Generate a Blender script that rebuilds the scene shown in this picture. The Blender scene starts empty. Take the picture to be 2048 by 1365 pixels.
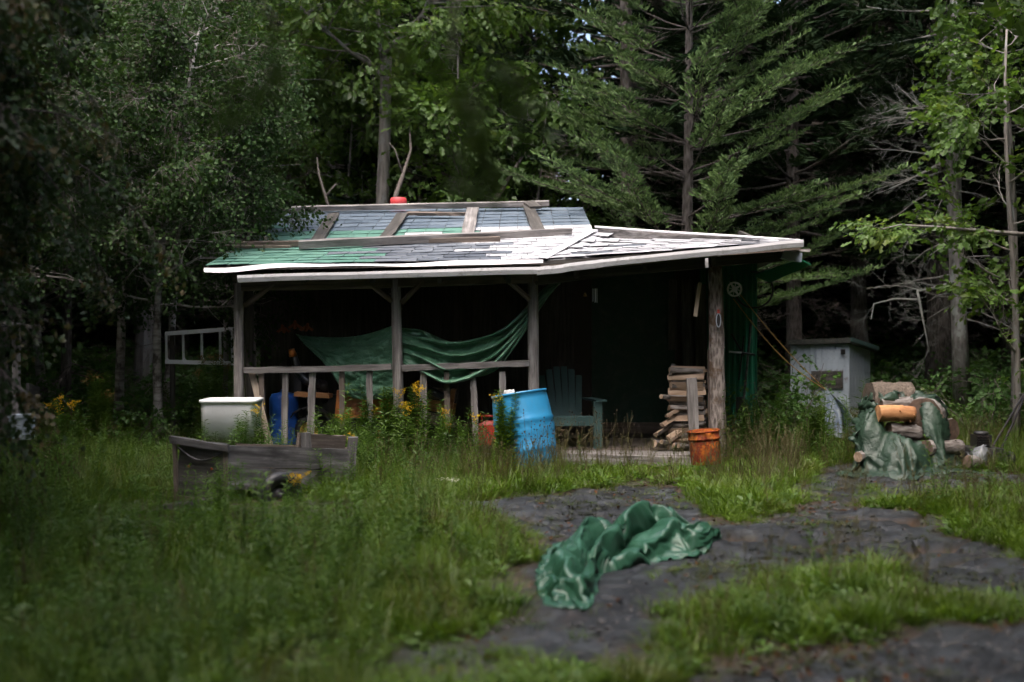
import bpy, math, random
import numpy as np
from mathutils import Matrix, Vector

S = bpy.context.scene
# ------------------------------------------------------------------ camera
CAMZ = 1.35
FPX = 40.0 / 36.0 * 2048.0
cam_d = bpy.data.cameras.new("camera")
cam = bpy.data.objects.new("camera", cam_d)
S.collection.objects.link(cam)
cam.location = (0, 0, CAMZ)
cam.rotation_euler = (math.pi / 2, 0, 0)
cam_d.lens = 40
cam_d.sensor_width = 36
cam_d.clip_start = 0.05
cam_d.clip_end = 600
cam_d.dof.use_dof = True
cam_d.dof.focus_distance = 12.6
cam_d.dof.aperture_fstop = 0.95
S.camera = cam
# ------------------------------------------------------------------ sky and sun
SUN_EL, SUN_AZ = math.radians(66), math.radians(205)     # azimuth from +Y towards +X: veiled sun high over the open side of the clearing
W = bpy.data.worlds.new("World")
S.world = W
W.use_nodes = True
wn, wl = W.node_tree.nodes, W.node_tree.links
wn.clear()
sky = wn.new("ShaderNodeTexSky")
sky.sky_type = 'NISHITA'
sky.sun_disc = False
sky.sun_elevation = SUN_EL
sky.sun_rotation = SUN_AZ
sky.air_density = 1.0
sky.dust_density = 6.0
sky.ozone_density = 1.0
bg = wn.new("ShaderNodeBackground")
bg.inputs[1].default_value = 0.15
wo = wn.new("ShaderNodeOutputWorld")
wl.new(sky.outputs[0], bg.inputs[0])
wl.new(bg.outputs[0], wo.inputs[0])
sun_d = bpy.data.lights.new("sun", 'SUN')
sun_d.energy = 0.8
sun_d.angle = math.radians(60)
sun_d.color = (1.0, 0.98, 0.96)
sun = bpy.data.objects.new("sun", sun_d)
S.collection.objects.link(sun)
sd = Vector((math.sin(SUN_AZ) * math.cos(SUN_EL), math.cos(SUN_AZ) * math.cos(SUN_EL), math.sin(SUN_EL)))
sun.rotation_euler = sd.to_track_quat('Z', 'Y').to_euler()
sun.location = sd * 40
# ------------------------------------------------------------------ exposure
S.view_settings.view_transform = 'Standard'
S.view_settings.look = 'None'
S.view_settings.exposure = 1.75
S.view_settings.gamma = 1.0
S.view_settings.use_curve_mapping = False
S.render.engine = 'CYCLES'
S.cycles.max_bounces = 5
S.cycles.diffuse_bounces = 3
S.cycles.glossy_bounces = 3
S.cycles.transmission_bounces = 4
S.cycles.transparent_max_bounces = 4
S.cycles.caustics_reflective = False
S.cycles.caustics_refractive = False
S.cycles.use_denoising = True
S.cycles.use_adaptive_sampling = True
S.cycles.adaptive_threshold = 0.04
S.cycles.adaptive_min_samples = 12
S.cycles.use_light_tree = False

# ================================================================== helpers
RND = random.Random(7)
NR = np.random.default_rng(11)
WORLD = {}


def P(px, py, Y):
    """world point at depth Y that the photograph shows at pixel (px, py)"""
    return Vector(((px - 1024.0) / FPX * Y, Y, CAMZ - (py - 682.5) / FPX * Y))


def hit(px, py, plane, lift=0.0):
    p0, n = plane
    d = Vector(((px - 1024.0) / FPX, 1.0, -(py - 682.5) / FPX))
    o = Vector((0, 0, CAMZ))
    t = (p0 - o).dot(n) / d.dot(n)
    return o + d * t + n * lift


def _hash(ix, iy, seed):
    h = np.sin(ix * 127.1 + iy * 311.7 + seed * 74.7) * 43758.5453
    return h - np.floor(h)


def vnoise(x, y, seed=0.0):
    x = np.asarray(x, float); y = np.asarray(y, float)
    ix, iy = np.floor(x), np.floor(y)
    fx, fy = x - ix, y - iy
    fx = fx * fx * (3 - 2 * fx); fy = fy * fy * (3 - 2 * fy)
    a = _hash(ix, iy, seed); b = _hash(ix + 1, iy, seed)
    c = _hash(ix, iy + 1, seed); d = _hash(ix + 1, iy + 1, seed)
    return (a * (1 - fx) + b * fx) * (1 - fy) + (c * (1 - fx) + d * fx) * fy


def fbm(x, y, seed=0.0, o=4):
    s, a, t = 0.0, 0.5, 0.0
    for k in range(o):
        s = s + a * vnoise(x * 2 ** k, y * 2 ** k, seed + k * 3.1); t += a; a *= .5
    return s / t


def sstep(a, b, x):
    t = np.clip((np.asarray(x, float) - a) / (b - a), 0, 1)
    return t * t * (3 - 2 * t)


def inpoly(px, py, poly):
    px = np.asarray(px, float); py = np.asarray(py, float)
    r = np.zeros(px.shape, bool)
    n = len(poly)
    j = n - 1
    for i in range(n):
        xi, yi = poly[i]; xj, yj = poly[j]
        c = ((yi > py) != (yj > py)) & (px < (xj - xi) * (py - yi) / (yj - yi + 1e-9) + xi)
        r ^= c
        j = i
    return r


class MB:
    """collects faces, then links them as one mesh object"""
    def __init__(s):
        s.v, s.f, s.m, s.uv = [], [], [], {}

    def add(s, vs, fs, mi=0):
        o = len(s.v)
        s.v += [tuple(v) for v in vs]
        s.f += [tuple(i + o for i in f) for f in fs]
        s.m += [mi] * len(fs)
        return s

    def hexa(s, p, mi=0):
        return s.add(p, [(0, 3, 2, 1), (4, 5, 6, 7), (0, 1, 5, 4), (1, 2, 6, 5), (2, 3, 7, 6), (3, 0, 4, 7)], mi)

    def box(s, c, d, M=None, mi=0):
        x, y, z = d[0] / 2, d[1] / 2, d[2] / 2
        p = [Vector(q) for q in ((-x, -y, -z), (x, -y, -z), (x, y, -z), (-x, y, -z), (-x, -y, z), (x, -y, z), (x, y, z), (-x, y, z))]
        if M is not None:
            p = [M @ q for q in p]
        c = Vector(c)
        return s.hexa([q + c for q in p], mi)

    def tube(s, pts, rad, n=8, cap=True, mi=0, seed=None, jit=0.0):
        pts = [Vector(p) for p in pts]
        if not hasattr(rad, '__len__'):
            rad = [rad] * len(pts)
        rg = random.Random(seed)
        vs, fs = [], []
        prev = None
        for i, p in enumerate(pts):
            t = (pts[min(i + 1, len(pts) - 1)] - pts[max(i - 1, 0)])
            t = t.normalized() if t.length > 1e-9 else Vector((0, 0, 1))
            if prev is None:
                a = Vector((0, 0, 1)) if abs(t.z) < .9 else Vector((1, 0, 0))
                u = t.cross(a).normalized()
            else:
                u = (prev - t * prev.dot(t))
                u = u.normalized() if u.length > 1e-6 else t.orthogonal().normalized()
            prev = u
            w = t.cross(u)
            for k in range(n):
                an = 2 * math.pi * k / n
                r = rad[i] * (1 + (rg.uniform(-jit, jit) if jit else 0))
                vs.append(p + (u * math.cos(an) + w * math.sin(an)) * r)
        for i in range(len(pts) - 1):
            for k in range(n):
                a, b = i * n + k, i * n + (k + 1) % n
                fs.append((a, b, b + n, a + n))
        if cap:
            fs.append(tuple(range(n - 1, -1, -1)))
            fs.append(tuple((len(pts) - 1) * n + k for k in range(n)))
        return s.add(vs, fs, mi)

    def lathe(s, prof, n=24, M=None, mi=0, closed=False):
        vs, fs = [], []
        for r, z in prof:
            for k in range(n):
                a = 2 * math.pi * k / n
                q = Vector((r * math.cos(a), r * math.sin(a), z))
                vs.append(M @ q if M is not None else q)
        for i in range(len(prof) - 1):
            for k in range(n):
                a, b = i * n + k, i * n + (k + 1) % n
                fs.append((a, b, b + n, a + n))
        if closed:
            fs.append(tuple(range(n - 1, -1, -1)))
            fs.append(tuple((len(prof) - 1) * n + k for k in range(n)))
        return s.add(vs, fs, mi)

    def grid(s, A, mi=0):
        """A: array (r, c, 3)"""
        r, c = A.shape[:2]
        fs = [(i * c + j, i * c + j + 1, (i + 1) * c + j + 1, (i + 1) * c + j) for i in range(r - 1) for j in range(c - 1)]
        return s.add(A.reshape(-1, 3).tolist(), fs, mi)

    def build(s, name, mat, parent=None, smooth=False, M=None, origin=True):
        me = bpy.data.meshes.new(name)
        if M is None:
            a = np.array(s.v)
            if origin and len(a):
                o = Vector((float((a[:, 0].min() + a[:, 0].max()) / 2), float((a[:, 1].min() + a[:, 1].max()) / 2), float(a[:, 2].min())))
            else:
                o = Vector((0, 0, 0))
            me.from_pydata([(x - o.x, y - o.y, z - o.z) for x, y, z in s.v], [], s.f)
            M = Matrix.Translation(o)
        else:
            me.from_pydata(s.v, [], s.f)
        for m in (mat if isinstance(mat, (list, tuple)) else [mat]):
            me.materials.append(m)
        if any(s.m):
            me.polygons.foreach_set('material_index', s.m)
        if smooth:
            me.polygons.foreach_set('use_smooth', [True] * len(me.polygons))
        me.update()
        return link(name, me, M, parent)


def link(name, data, M, parent=None):
    o = bpy.data.objects.new(name, data)
    S.collection.objects.link(o)
    place(o, M, parent)
    return o


def place(o, M, parent=None):
    if parent is not None:
        o.parent = parent
        o.matrix_parent_inverse = WORLD[parent].inverted()
    o.matrix_basis = M
    WORLD[o] = M


def thing(name, label, cat, loc, group=None):
    o = bpy.data.objects.new(name, None)
    S.collection.objects.link(o)
    o.empty_display_size = 0.1
    place(o, Matrix.Translation(Vector(loc)))
    return tag(o, label, cat, group)


def tag(o, label, cat, group=None):
    o['label'] = label
    o['category'] = cat
    if group:
        o['group'] = group
    return o


def kind(o, k, label=None):
    o['kind'] = k
    if label:
        o['label'] = label
    return o


def frame(p0, p1, up=(0, 0, 1)):
    p0, p1, up = Vector(p0), Vector(p1), Vector(up)
    x = (p1 - p0).normalized()
    y = up.cross(x)
    y = y.normalized() if y.length > 1e-6 else x.orthogonal().normalized()
    z = x.cross(y)
    M = Matrix((x, y, z)).transposed().to_4x4()
    M.translation = p0
    return M


def plank(name, p0, p1, w, t, mat, parent, up=(0, 0, 1), jit=0.004, seg=7, seed=0, taper=0.0):
    """sawn board from p0 to p1: width w along local y, thickness t along local z"""
    p0, p1 = Vector(p0), Vector(p1)
    L = (p1 - p0).length
    rg = random.Random(seed * 31 + int(L * 1000))
    mb = MB()
    rings = []
    bow = rg.uniform(-1, 1) * jit * 1.5
    for i in range(seg + 1):
        f = i / seg
        x = f * L
        b = bow * math.sin(math.pi * f)
        ww = w * (1 - taper * f)
        for (sy, sz) in ((-1, -1), (1, -1), (1, 1), (-1, 1)):
            rings.append((x + (rg.uniform(-jit, jit) * 2 if i in (0, seg) else 0), sy * ww / 2 + rg.uniform(-jit, jit) + b, sz * t / 2 + rg.uniform(-jit, jit) * .6))
    fs = []
    for i in range(seg):
        for k in range(4):
            a, b2 = i * 4 + k, i * 4 + (k + 1) % 4
            fs.append((a, a + 4, b2 + 4, b2))
    fs += [(0, 1, 2, 3), (seg * 4 + 3, seg * 4 + 2, seg * 4 + 1, seg * 4)]
    mb.add(rings, fs)
    return mb.build(name, mat, parent, M=frame(p0, p1, up))


def pole(name, p0, p1, r0, r1, mat, parent, n=12, seg=9, jit=0.05, wob=0.012, seed=0, endmat=None, knots=0):
    p0, p1 = Vector(p0), Vector(p1)
    L = (p1 - p0).length
    rg = random.Random(seed * 17 + 3)
    a, b = rg.uniform(0, 6), rg.uniform(0, 6)
    pts = [(L * i / seg, wob * math.sin(a + 3.1 * i / seg), wob * math.sin(b + 2.3 * i / seg)) for i in range(seg + 1)]
    rad = [r0 + (r1 - r0) * i / seg for i in range(seg + 1)]
    mb = MB().tube(pts, rad, n, True, 0, seed, jit)
    if endmat:
        mb.m[-1] = mb.m[-2] = 1
    for k in range(knots):
        i = rg.randint(1, seg - 1); an = rg.uniform(0, 6.28)
        q = Vector(pts[i]); d = Vector((rg.uniform(-.3, .3), math.cos(an), math.sin(an))).normalized()
        mb.tube([q + d * rad[i] * .7, q + d * (rad[i] * 1.05 + .012)], [.016, .009], 6)
    o = mb.build(name, [mat, endmat] if endmat else mat, parent, M=frame(p0, p1), smooth=False)
    for p in o.data.polygons:
        p.use_smooth = len(p.vertices) == 4
    return o


# ================================================================== materials
def newmat(name):
    m = bpy.data.materials.new(name)
    m.use_nodes = True
    n = m.node_tree.nodes
    return m, n, m.node_tree.links, n['Principled BSDF']


def ramp(n, l, src, stops):
    r = n.new('ShaderNodeValToRGB')
    e = r.color_ramp.elements
    while len(e) > 1:
        e.remove(e[-1])
    e[0].position = stops[0][0]; e[0].color = (*stops[0][1], 1)
    for p, c in stops[1:]:
        q = e.new(p); q.color = (*c, 1)
    l.new(src, r.inputs[0])
    return r.outputs[0]


def coord(n, l, kind_='Object', scale=(1, 1, 1)):
    c = n.new('ShaderNodeTexCoord')
    mp = n.new('ShaderNodeMapping')
    mp.inputs['Scale'].default_value = scale
    l.new(c.outputs[kind_], mp.inputs[0])
    return mp.outputs[0]


def noise(n, l, vec, scale=5.0, detail=5.0, rough=.6, dist=0.0):
    t = n.new('ShaderNodeTexNoise')
    t.inputs['Scale'].default_value = scale
    t.inputs['Detail'].default_value = detail
    t.inputs['Roughness'].default_value = rough
    t.inputs['Distortion'].default_value = dist
    if vec is not None:
        l.new(vec, t.inputs['Vector'])
    return t.outputs['Fac']


def mathn(n, l, op, a, b=None, clamp=False):
    m = n.new('ShaderNodeMath')
    m.operation = op
    m.use_clamp = clamp
    for i, q in enumerate((a, b)):
        if q is None:
            continue
        if isinstance(q, (int, float)):
            m.inputs[i].default_value = q
        else:
            l.new(q, m.inputs[i])
    return m.outputs[0]


def mixc(n, l, fac, a, b, mode='MIX'):
    m = n.new('ShaderNodeMix')
    m.data_type = 'RGBA'
    m.blend_type = mode
    for s_, q in ((0, fac), (6, a), (7, b)):
        if isinstance(q, (int, float)):
            m.inputs[s_].default_value = q
        elif isinstance(q, tuple):
            m.inputs[s_].default_value = (*q, 1)
        else:
            l.new(q, m.inputs[s_])
    return m.outputs[2]


def bump(n, l, bs, h, strength=.4, dist=.01):
    b = n.new('ShaderNodeBump')
    b.inputs['Strength'].default_value = strength
    b.inputs['Distance'].default_value = dist
    l.new(h, b.inputs['Height'])
    l.new(b.outputs[0], bs.inputs['Normal'])


def objrand(n):
    return n.new('ShaderNodeObjectInfo').outputs['Random']


def wood(name, dark, mid, light, stretch=(1.6, 26, 26), rough=.85, stain=.5):
    m, n, l, b = newmat(name)
    v = coord(n, l, 'Object', stretch)
    rnd = objrand(n)
    av = n.new('ShaderNodeVectorMath'); av.operation = 'ADD'
    cx = n.new('ShaderNodeCombineXYZ')
    l.new(mathn(n, l, 'MULTIPLY', rnd, 37.0), cx.inputs[0]); l.new(mathn(n, l, 'MULTIPLY', rnd, 91.0), cx.inputs[1])
    l.new(v, av.inputs[0]); l.new(cx.outputs[0], av.inputs[1])
    g = noise(n, l, av.outputs[0], 1.0, 6, .65, .4)
    c = ramp(n, l, g, [(.28, dark), (.5, mid), (.72, light)])
    big = noise(n, l, coord(n, l, 'Object', (2.5, 5, 5)), 1.2, 4, .6)
    c = mixc(n, l, mathn(n, l, 'MULTIPLY', ramp(n, l, big, [(.45, (0, 0, 0)), (.7, (1, 1, 1))]), stain), c, dark)
    c = mixc(n, l, .35, c, ramp(n, l, rnd, [(0, (.55, .55, .55)), (1, (1.25, 1.2, 1.15))]), 'MULTIPLY')
    l.new(c, b.inputs['Base Color'])
    b.inputs['Roughness'].default_value = rough
    bump(n, l, b, g, .6, .006)
    return m


def bark(name, stops, scale=(9, 9, 2.2), dist=.02, strength=.9, patches=None, kind_='Object'):
    m, n, l, b = newmat(name)
    v = coord(n, l, kind_, scale)
    vo = n.new('ShaderNodeTexVoronoi')
    vo.inputs['Scale'].default_value = 2.0
    l.new(v, vo.inputs['Vector'])
    g = noise(n, l, v, 1.5, 6, .7, .6)
    h = mathn(n, l, 'ADD', mathn(n, l, 'MULTIPLY', vo.outputs[0], .6), g)
    c = ramp(n, l, h, stops)
    if patches:
        pn = noise(n, l, coord(n, l, kind_, (2.5, 2.5, 1.6)), 2.2, 5, .65)
        c = mixc(n, l, ramp(n, l, pn, [(.52, (0, 0, 0)), (.62, (1, 1, 1))]), c, patches)
    l.new(c, b.inputs['Base Color'])
    b.inputs['Roughness'].default_value = .9
    bump(n, l, b, h, strength, dist)
    return m


def leafmat(name, c0, c1, c2=None, trans=.3, rough=.45, spec=.4, drift=None):
    m, n, l, b = newmat(name)
    n.remove(b)
    rnd = objrand(n)
    geo = n.new('ShaderNodeNewGeometry')
    nz = noise(n, l, geo.outputs['Position'], 2.6, 1.5, .6)
    pr = n.new('ShaderNodeAttribute'); pr.attribute_name = 'rnd'
    rnd = mathn(n, l, 'ADD', mathn(n, l, 'MULTIPLY', rnd, .3), mathn(n, l, 'MULTIPLY', pr.outputs['Fac'], .3))
    f = mathn(n, l, 'ADD', rnd, mathn(n, l, 'MULTIPLY', nz, .6))
    st = [(.25, c0), (.75, c1)] + ([(.93, c2)] if c2 else [])
    c = ramp(n, l, f, st)
    if drift:
        dn = noise(n, l, geo.outputs['Position'], 1.1, 3, .65)
        c = mixc(n, l, ramp(n, l, mathn(n, l, 'ADD', dn, mathn(n, l, 'MULTIPLY', mathn(n, l, 'SUBTRACT', rnd, .15), .35)), [(.52, (0, 0, 0)), (.70, (.6, .6, .6))]), c, drift)
    d = n.new('ShaderNodeBsdfDiffuse')
    l.new(c, d.inputs[0])
    out = d.outputs[0]
    if trans > 0:
        t = n.new('ShaderNodeBsdfTranslucent')
        l.new(mixc(n, l, 1.0, c, (1.2, 1.25, .55), 'MULTIPLY'), t.inputs[0])
        mx = n.new('ShaderNodeMixShader')
        mx.inputs[0].default_value = trans
        l.new(out, mx.inputs[1]); l.new(t.outputs[0], mx.inputs[2])
        out = mx.outputs[0]
    if spec > 0:
        g = n.new('ShaderNodeBsdfGlossy')
        g.inputs['Roughness'].default_value = rough
        mx = n.new('ShaderNodeMixShader')
        mx.inputs[0].default_value = .022 * spec / .4
        l.new(out, mx.inputs[1]); l.new(g.outputs[0], mx.inputs[2])
        out = mx.outputs[0]
    l.new(out, n['Material Output'].inputs[0])
    return m


def plain(name, col, rough=.6, var=.25, scale=6.0, spec=.5, dirt=None, metal=0.0, bmp=0.0, dirt_range=(.5, .7), mud=0.0):
    m, n, l, b = newmat(name)
    v = coord(n, l, 'Object')
    g = noise(n, l, v, scale, 5, .6)
    c = ramp(n, l, g, [(.25, tuple(x * (1 - var) for x in col)), (.75, tuple(min(1, x * (1 + var)) for x in col))])
    if dirt:
        g2 = noise(n, l, v, scale * 1.7, 6, .7, .5)
        c = mixc(n, l, ramp(n, l, g2, [(dirt_range[0], (0, 0, 0)), (dirt_range[1], (1, 1, 1))]), c, dirt)
    if mud:
        sx = n.new('ShaderNodeSeparateXYZ'); l.new(v, sx.inputs[0])
        hm = mathn(n, l, 'ADD', mathn(n, l, 'MULTIPLY', sx.outputs[2], 1.0 / mud), mathn(n, l, 'MULTIPLY', mathn(n, l, 'SUBTRACT', noise(n, l, v, 9, 6, .75, .6), .5), 2.4))
        c = mixc(n, l, ramp(n, l, hm, [(.3, (.75, .75, .75)), (1.1, (0, 0, 0))]), c, (.085, .065, .045))
        streak = noise(n, l, coord(n, l, 'Object', (22, 22, 1.2)), 1.0, 4, .7)
        c = mixc(n, l, ramp(n, l, streak, [(.60, (0, 0, 0)), (.78, (.35, .35, .35))]), c, (.12, .10, .08))
    l.new(c, b.inputs['Base Color'])
    l.new(ramp(n, l, g, [(.3, (rough * .8,) * 3), (.7, (min(1, rough * 1.2),) * 3)]), b.inputs['Roughness'])
    b.inputs['Specular IOR Level'].default_value = spec
    b.inputs['Metallic'].default_value = metal
    if bmp:
        bump(n, l, b, noise(n, l, v, scale * 6, 4, .6), bmp, .004)
    return m


def shinglemat(name, a, b_, c_, rough, patch=None):
    m, n, l, b = newmat(name)
    v = coord(n, l, 'Object')
    geo = n.new('ShaderNodeNewGeometry')
    g = noise(n, l, geo.outputs['Position'], 9.0, 6, .7, .4)
    fine = noise(n, l, geo.outputs['Position'], 160.0, 2, .6)
    f = mathn(n, l, 'ADD', mathn(n, l, 'MULTIPLY', objrand(n), .3), mathn(n, l, 'MULTIPLY', g, .7))
    c = ramp(n, l, f, [(.25, a), (.5, b_), (.8, c_)])
    if patch:
        pg = noise(n, l, geo.outputs['Position'], 5.0, 7, .75, .8)
        c = mixc(n, l, ramp(n, l, pg, [(patch[1], (0, 0, 0)), (patch[1] + .05, (1, 1, 1))]), c, patch[0])
    c = mixc(n, l, .4, c, ramp(n, l, fine, [(.3, (.6, .6, .6)), (.7, (1.2, 1.2, 1.2))]), 'MULTIPLY')
    l.new(c, b.inputs['Base Color'])
    b.inputs['Roughness'].default_value = rough
    bump(n, l, b, fine, .3, .003)
    return m


def tarpmat(name, dark, mid, light, rough=.38, weave=True, crinkle=.35):
    m, n, l, b = newmat(name)
    uv = coord(n, l, 'UV')
    g = noise(n, l, uv, 5.0, 5, .6, .5)
    c = ramp(n, l, g, [(.3, dark), (.55, mid), (.8, light)])
    cr = noise(n, l, coord(n, l, 'UV', (60, 4, 1)), 1.0, 3, .6, 1.5)
    cr2 = noise(n, l, coord(n, l, 'UV', (4, 60, 1)), 1.0, 3, .6, 1.5)
    k = mathn(n, l, 'MAXIMUM', cr, cr2)
    c = mixc(n, l, mathn(n, l, 'MULTIPLY', ramp(n, l, k, [(.66, (0, 0, 0)), (.74, (1, 1, 1))]), .7 if weave else 0.0), c, tuple(min(1, x * 1.9 + .03) for x in light))
    l.new(c, b.inputs['Base Color'])
    b.inputs['Roughness'].default_value = rough
    b.inputs['Specular IOR Level'].default_value = .45
    v1 = n.new('ShaderNodeTexVoronoi'); v1.feature = 'DISTANCE_TO_EDGE'; v1.inputs['Scale'].default_value = 11.0
    wv = n.new('ShaderNodeVectorMath'); wv.operation = 'ADD'
    nv = n.new('ShaderNodeTexNoise'); nv.inputs['Scale'].default_value = 6.0; l.new(uv, nv.inputs['Vector'])
    l.new(uv, wv.inputs[0]); l.new(mixc(n, l, .88, nv.outputs['Color'], (0, 0, 0)), wv.inputs[1])
    l.new(wv.outputs[0], v1.inputs['Vector'])
    crs = ramp(n, l, v1.outputs[0], [(0, (0, 0, 0)), (.12, (1, 1, 1))])
    hh = mathn(n, l, 'ADD', mathn(n, l, 'MULTIPLY', k, .5), mathn(n, l, 'ADD', noise(n, l, uv, 16, 4, .6, 1.0), mathn(n, l, 'MULTIPLY', crs, crinkle)))
    bump(n, l, b, hh, .6 if crinkle > .2 else .25, .02)
    return m


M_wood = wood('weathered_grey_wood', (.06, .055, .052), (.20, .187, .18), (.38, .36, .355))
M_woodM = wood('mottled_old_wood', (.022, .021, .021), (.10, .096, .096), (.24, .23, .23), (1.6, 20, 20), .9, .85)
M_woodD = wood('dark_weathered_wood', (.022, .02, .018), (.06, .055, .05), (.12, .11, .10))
M_woodB = wood('brown_weathered_wood', (.05, .038, .03), (.14, .11, .09), (.24, .20, .17))
M_woodP = wood('pale_sawn_wood', (.22, .17, .12), (.40, .33, .26), (.52, .45, .37))
M_split = wood('split_firewood', (.16, .10, .06), (.33, .24, .17), (.48, .39, .31), (3, 22, 22))
M_logbark = bark('log_bark', [(.3, (.03, .025, .022)), (.7, (.11, .095, .085)), (1.0, (.22, .2, .19))], (4, 14, 14), .015)
M_postbark = bark('post_bark', [(.35, (.03, .024, .021)), (.7, (.12, .10, .09)), (1.0, (.27, .235, .215))], (5, 18, 18), .02, 1.0, (.10, .065, .04))
M_spruce_bark = bark('spruce_bark', [(.3, (.018, .014, .012)), (.7, (.06, .05, .043)), (1.0, (.12, .105, .095))], (14, 14, 4), .02)
M_maple_bark = bark('maple_bark', [(.3, (.05, .045, .04)), (.7, (.15, .135, .12)), (1.0, (.24, .22, .20))], (10, 10, 1.6), .012, .8, (.20, .20, .19))
M_lichen_bark = bark('lichen_bark', [(.3, (.04, .035, .03)), (.7, (.13, .12, .11)), (1.0, (.22, .21, .2))], (10, 10, 3), .015, .9, (.28, .30, .28))
M_birch_bark = bark('birch_bark', [(.35, (.05, .042, .038)), (.62, (.20, .18, .165)), (1.0, (.40, .38, .36))], (3, 3, 12), .004, .5, (.06, .05, .042))
M_deadtwig = bark('dead_twig', [(.3, (.05, .04, .035)), (.8, (.14, .12, .105))], (8, 8, 8), .004, .3)
M_lichtwig = bark('lichen_twig', [(.3, (.06, .06, .055)), (.8, (.17, .18, .165))], (8, 8, 8), .004, .3)
M_twigG = plain('green_twig', (.045, .045, .028), .8, .2, 6)
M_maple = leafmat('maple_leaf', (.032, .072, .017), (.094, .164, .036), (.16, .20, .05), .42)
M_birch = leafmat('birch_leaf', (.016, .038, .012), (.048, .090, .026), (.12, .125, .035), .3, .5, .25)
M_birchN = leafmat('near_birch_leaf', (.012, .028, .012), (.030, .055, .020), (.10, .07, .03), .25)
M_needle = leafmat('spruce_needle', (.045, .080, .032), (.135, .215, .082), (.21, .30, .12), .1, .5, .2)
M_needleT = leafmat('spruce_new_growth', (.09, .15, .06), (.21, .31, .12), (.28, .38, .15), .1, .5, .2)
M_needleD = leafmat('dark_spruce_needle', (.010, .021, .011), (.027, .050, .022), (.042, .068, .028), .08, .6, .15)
M_grass = leafmat('lawn_blade', (.040, .078, .008), (.125, .200, .021), (.20, .20, .035), .4, drift=(.085, .075, .022))
M_grassT = leafmat('tall_blade', (.036, .068, .009), (.115, .175, .022), (.18, .16, .04), .4, drift=(.12, .095, .035))
M_dry = leafmat('dry_blade', (.060, .056, .024), (.115, .10, .045), (.18, .155, .08), .25)
M_weed = leafmat('weed_leaf', (.040, .085, .016), (.11, .19, .035), (.16, .21, .05), .35)
M_shrub = leafmat('shrub_leaf', (.035, .085, .022), (.085, .17, .045), (.14, .20, .06), .35)
M_yellow = leafmat('goldenrod_yellow', (.42, .26, .01), (.62, .42, .02), None, .2)
M_seed = leafmat('dark_seed_head', (.03, .02, .012), (.07, .045, .025), None, 0)
M_tanflower = leafmat('faded_plume', (.16, .11, .04), (.28, .19, .07), None, .2)
M_white_flower = leafmat('white_umbel', (.5, .5, .45), (.75, .74, .68), None, .2)
M_blue_sh = shinglemat('blue_grey_shingle', (.06, .085, .115), (.095, .128, .165), (.15, .185, .22), .55)
M_green_sh = shinglemat('green_shingle', (.055, .145, .11), (.085, .205, .16), (.14, .28, .22), .6, ((.09, .12, .145), .60))
M_glare_sh = shinglemat('pale_glare_shingle', (.38, .38, .405), (.54, .54, .565), (.70, .695, .72), .34, ((.22, .23, .26), .55))  # sky glare on the low slope put into a pale base colour
M_mix_sh = shinglemat('pale_glint_shingle', (.06, .07, .09), (.12, .135, .16), (.2, .22, .25), .45, ((.6, .6, .63), .66))  # pale patches are white glints put into the colour
M_white_metal = plain('white_gutter_paint', (.70, .69, .72), .38, .10, 5, .5, (.33, .32, .30), bmp=.15, dirt_range=(.55, .8))
M_white_old = plain('old_white_paint', (.34, .39, .45), .7, .18, 5, .3, (.16, .14, .13), bmp=.2, dirt_range=(.58, .74))
M_tub = plain('white_plastic', (.80, .81, .82), .4, .1, 3, .5, (.40, .39, .35), dirt_range=(.6, .85), mud=.16)
M_bluedrum = plain('blue_drum_plastic', (.022, .22, .44), .45, .10, 3, .5, (.045, .20, .34), dirt_range=(.45, .95), mud=.22)
M_darkblue = plain('blue_plastic', (.012, .07, .30), .4, .2, 4)
M_greenpaint = plain('dark_green_paint', (.006, .034, .017), .6, .25, 4, .4, (.03, .05, .035), bmp=.1)
M_greenmetal = plain('green_metal_siding', (.010, .13, .066), .45, .2, 4, .5, (.02, .10, .055))
M_chair = plain('chair_green_paint', (.045, .095, .09), .6, .15, 6, .4)
M_red = plain('faded_red_plastic', (.58, .065, .07), .5, .12, 5)
M_redcan = plain('red_plastic', (.42, .03, .02), .4, .1, 5)
M_orange = plain('orange_paint', (.55, .17, .03), .4, .2, 5, .5, (.25, .08, .03))
M_yellowrim = plain('yellow_rim_paint', (.50, .34, .07), .5, .2, 8, .4, (.20, .10, .03))
M_black = plain('black_rubber', (.012, .012, .013), .55, .2, 8)
M_blackm = plain('black_metal', (.018, .018, .02), .4, .3, 8, .5, (.05, .03, .02))
M_hose = plain('black_ribbed_plastic', (.02, .022, .025), .3, .2, 8)
M_rust = plain('rust', (.33, .095, .012), .8, .5, 9, .2, (.13, .022, .010), bmp=.5, dirt_range=(.36, .56))
M_alu = plain('aluminium', (.72, .74, .77), .45, .1, 6, .5, None, .25)
M_grey = plain('grey_enamel', (.55, .58, .60), .5, .12, 6)
M_rope = plain('yellow_rope', (.34, .20, .06), .8, .2, 20)
M_tarp = tarpmat('green_tarpaulin', (.06, .16, .09), (.11, .25, .155), (.20, .37, .26), .30)
M_tarpD = tarpmat('deep_green_tarpaulin', (.008, .022, .013), (.014, .034, .020), (.030, .060, .040), .5, False, .21)
M_tarpF = tarpmat('smooth_green_tarpaulin', (.011, .046, .027), (.021, .074, .044), (.042, .115, .075), .40, False, .12)
M_tarpB = tarpmat('blue_white_tarpaulin', (.12, .17, .28), (.30, .35, .42), (.50, .52, .52), .4)
M_stump = plain('rough_sawdust_wood', (.12, .098, .08), .95, .5, 30, .1, (.035, .026, .02), bmp=1.0, dirt_range=(.5, .62))
M_peeled = wood('peeled_orange_log', (.13, .05, .02), (.40, .19, .075), (.58, .33, .16), (2, 16, 16))
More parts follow.
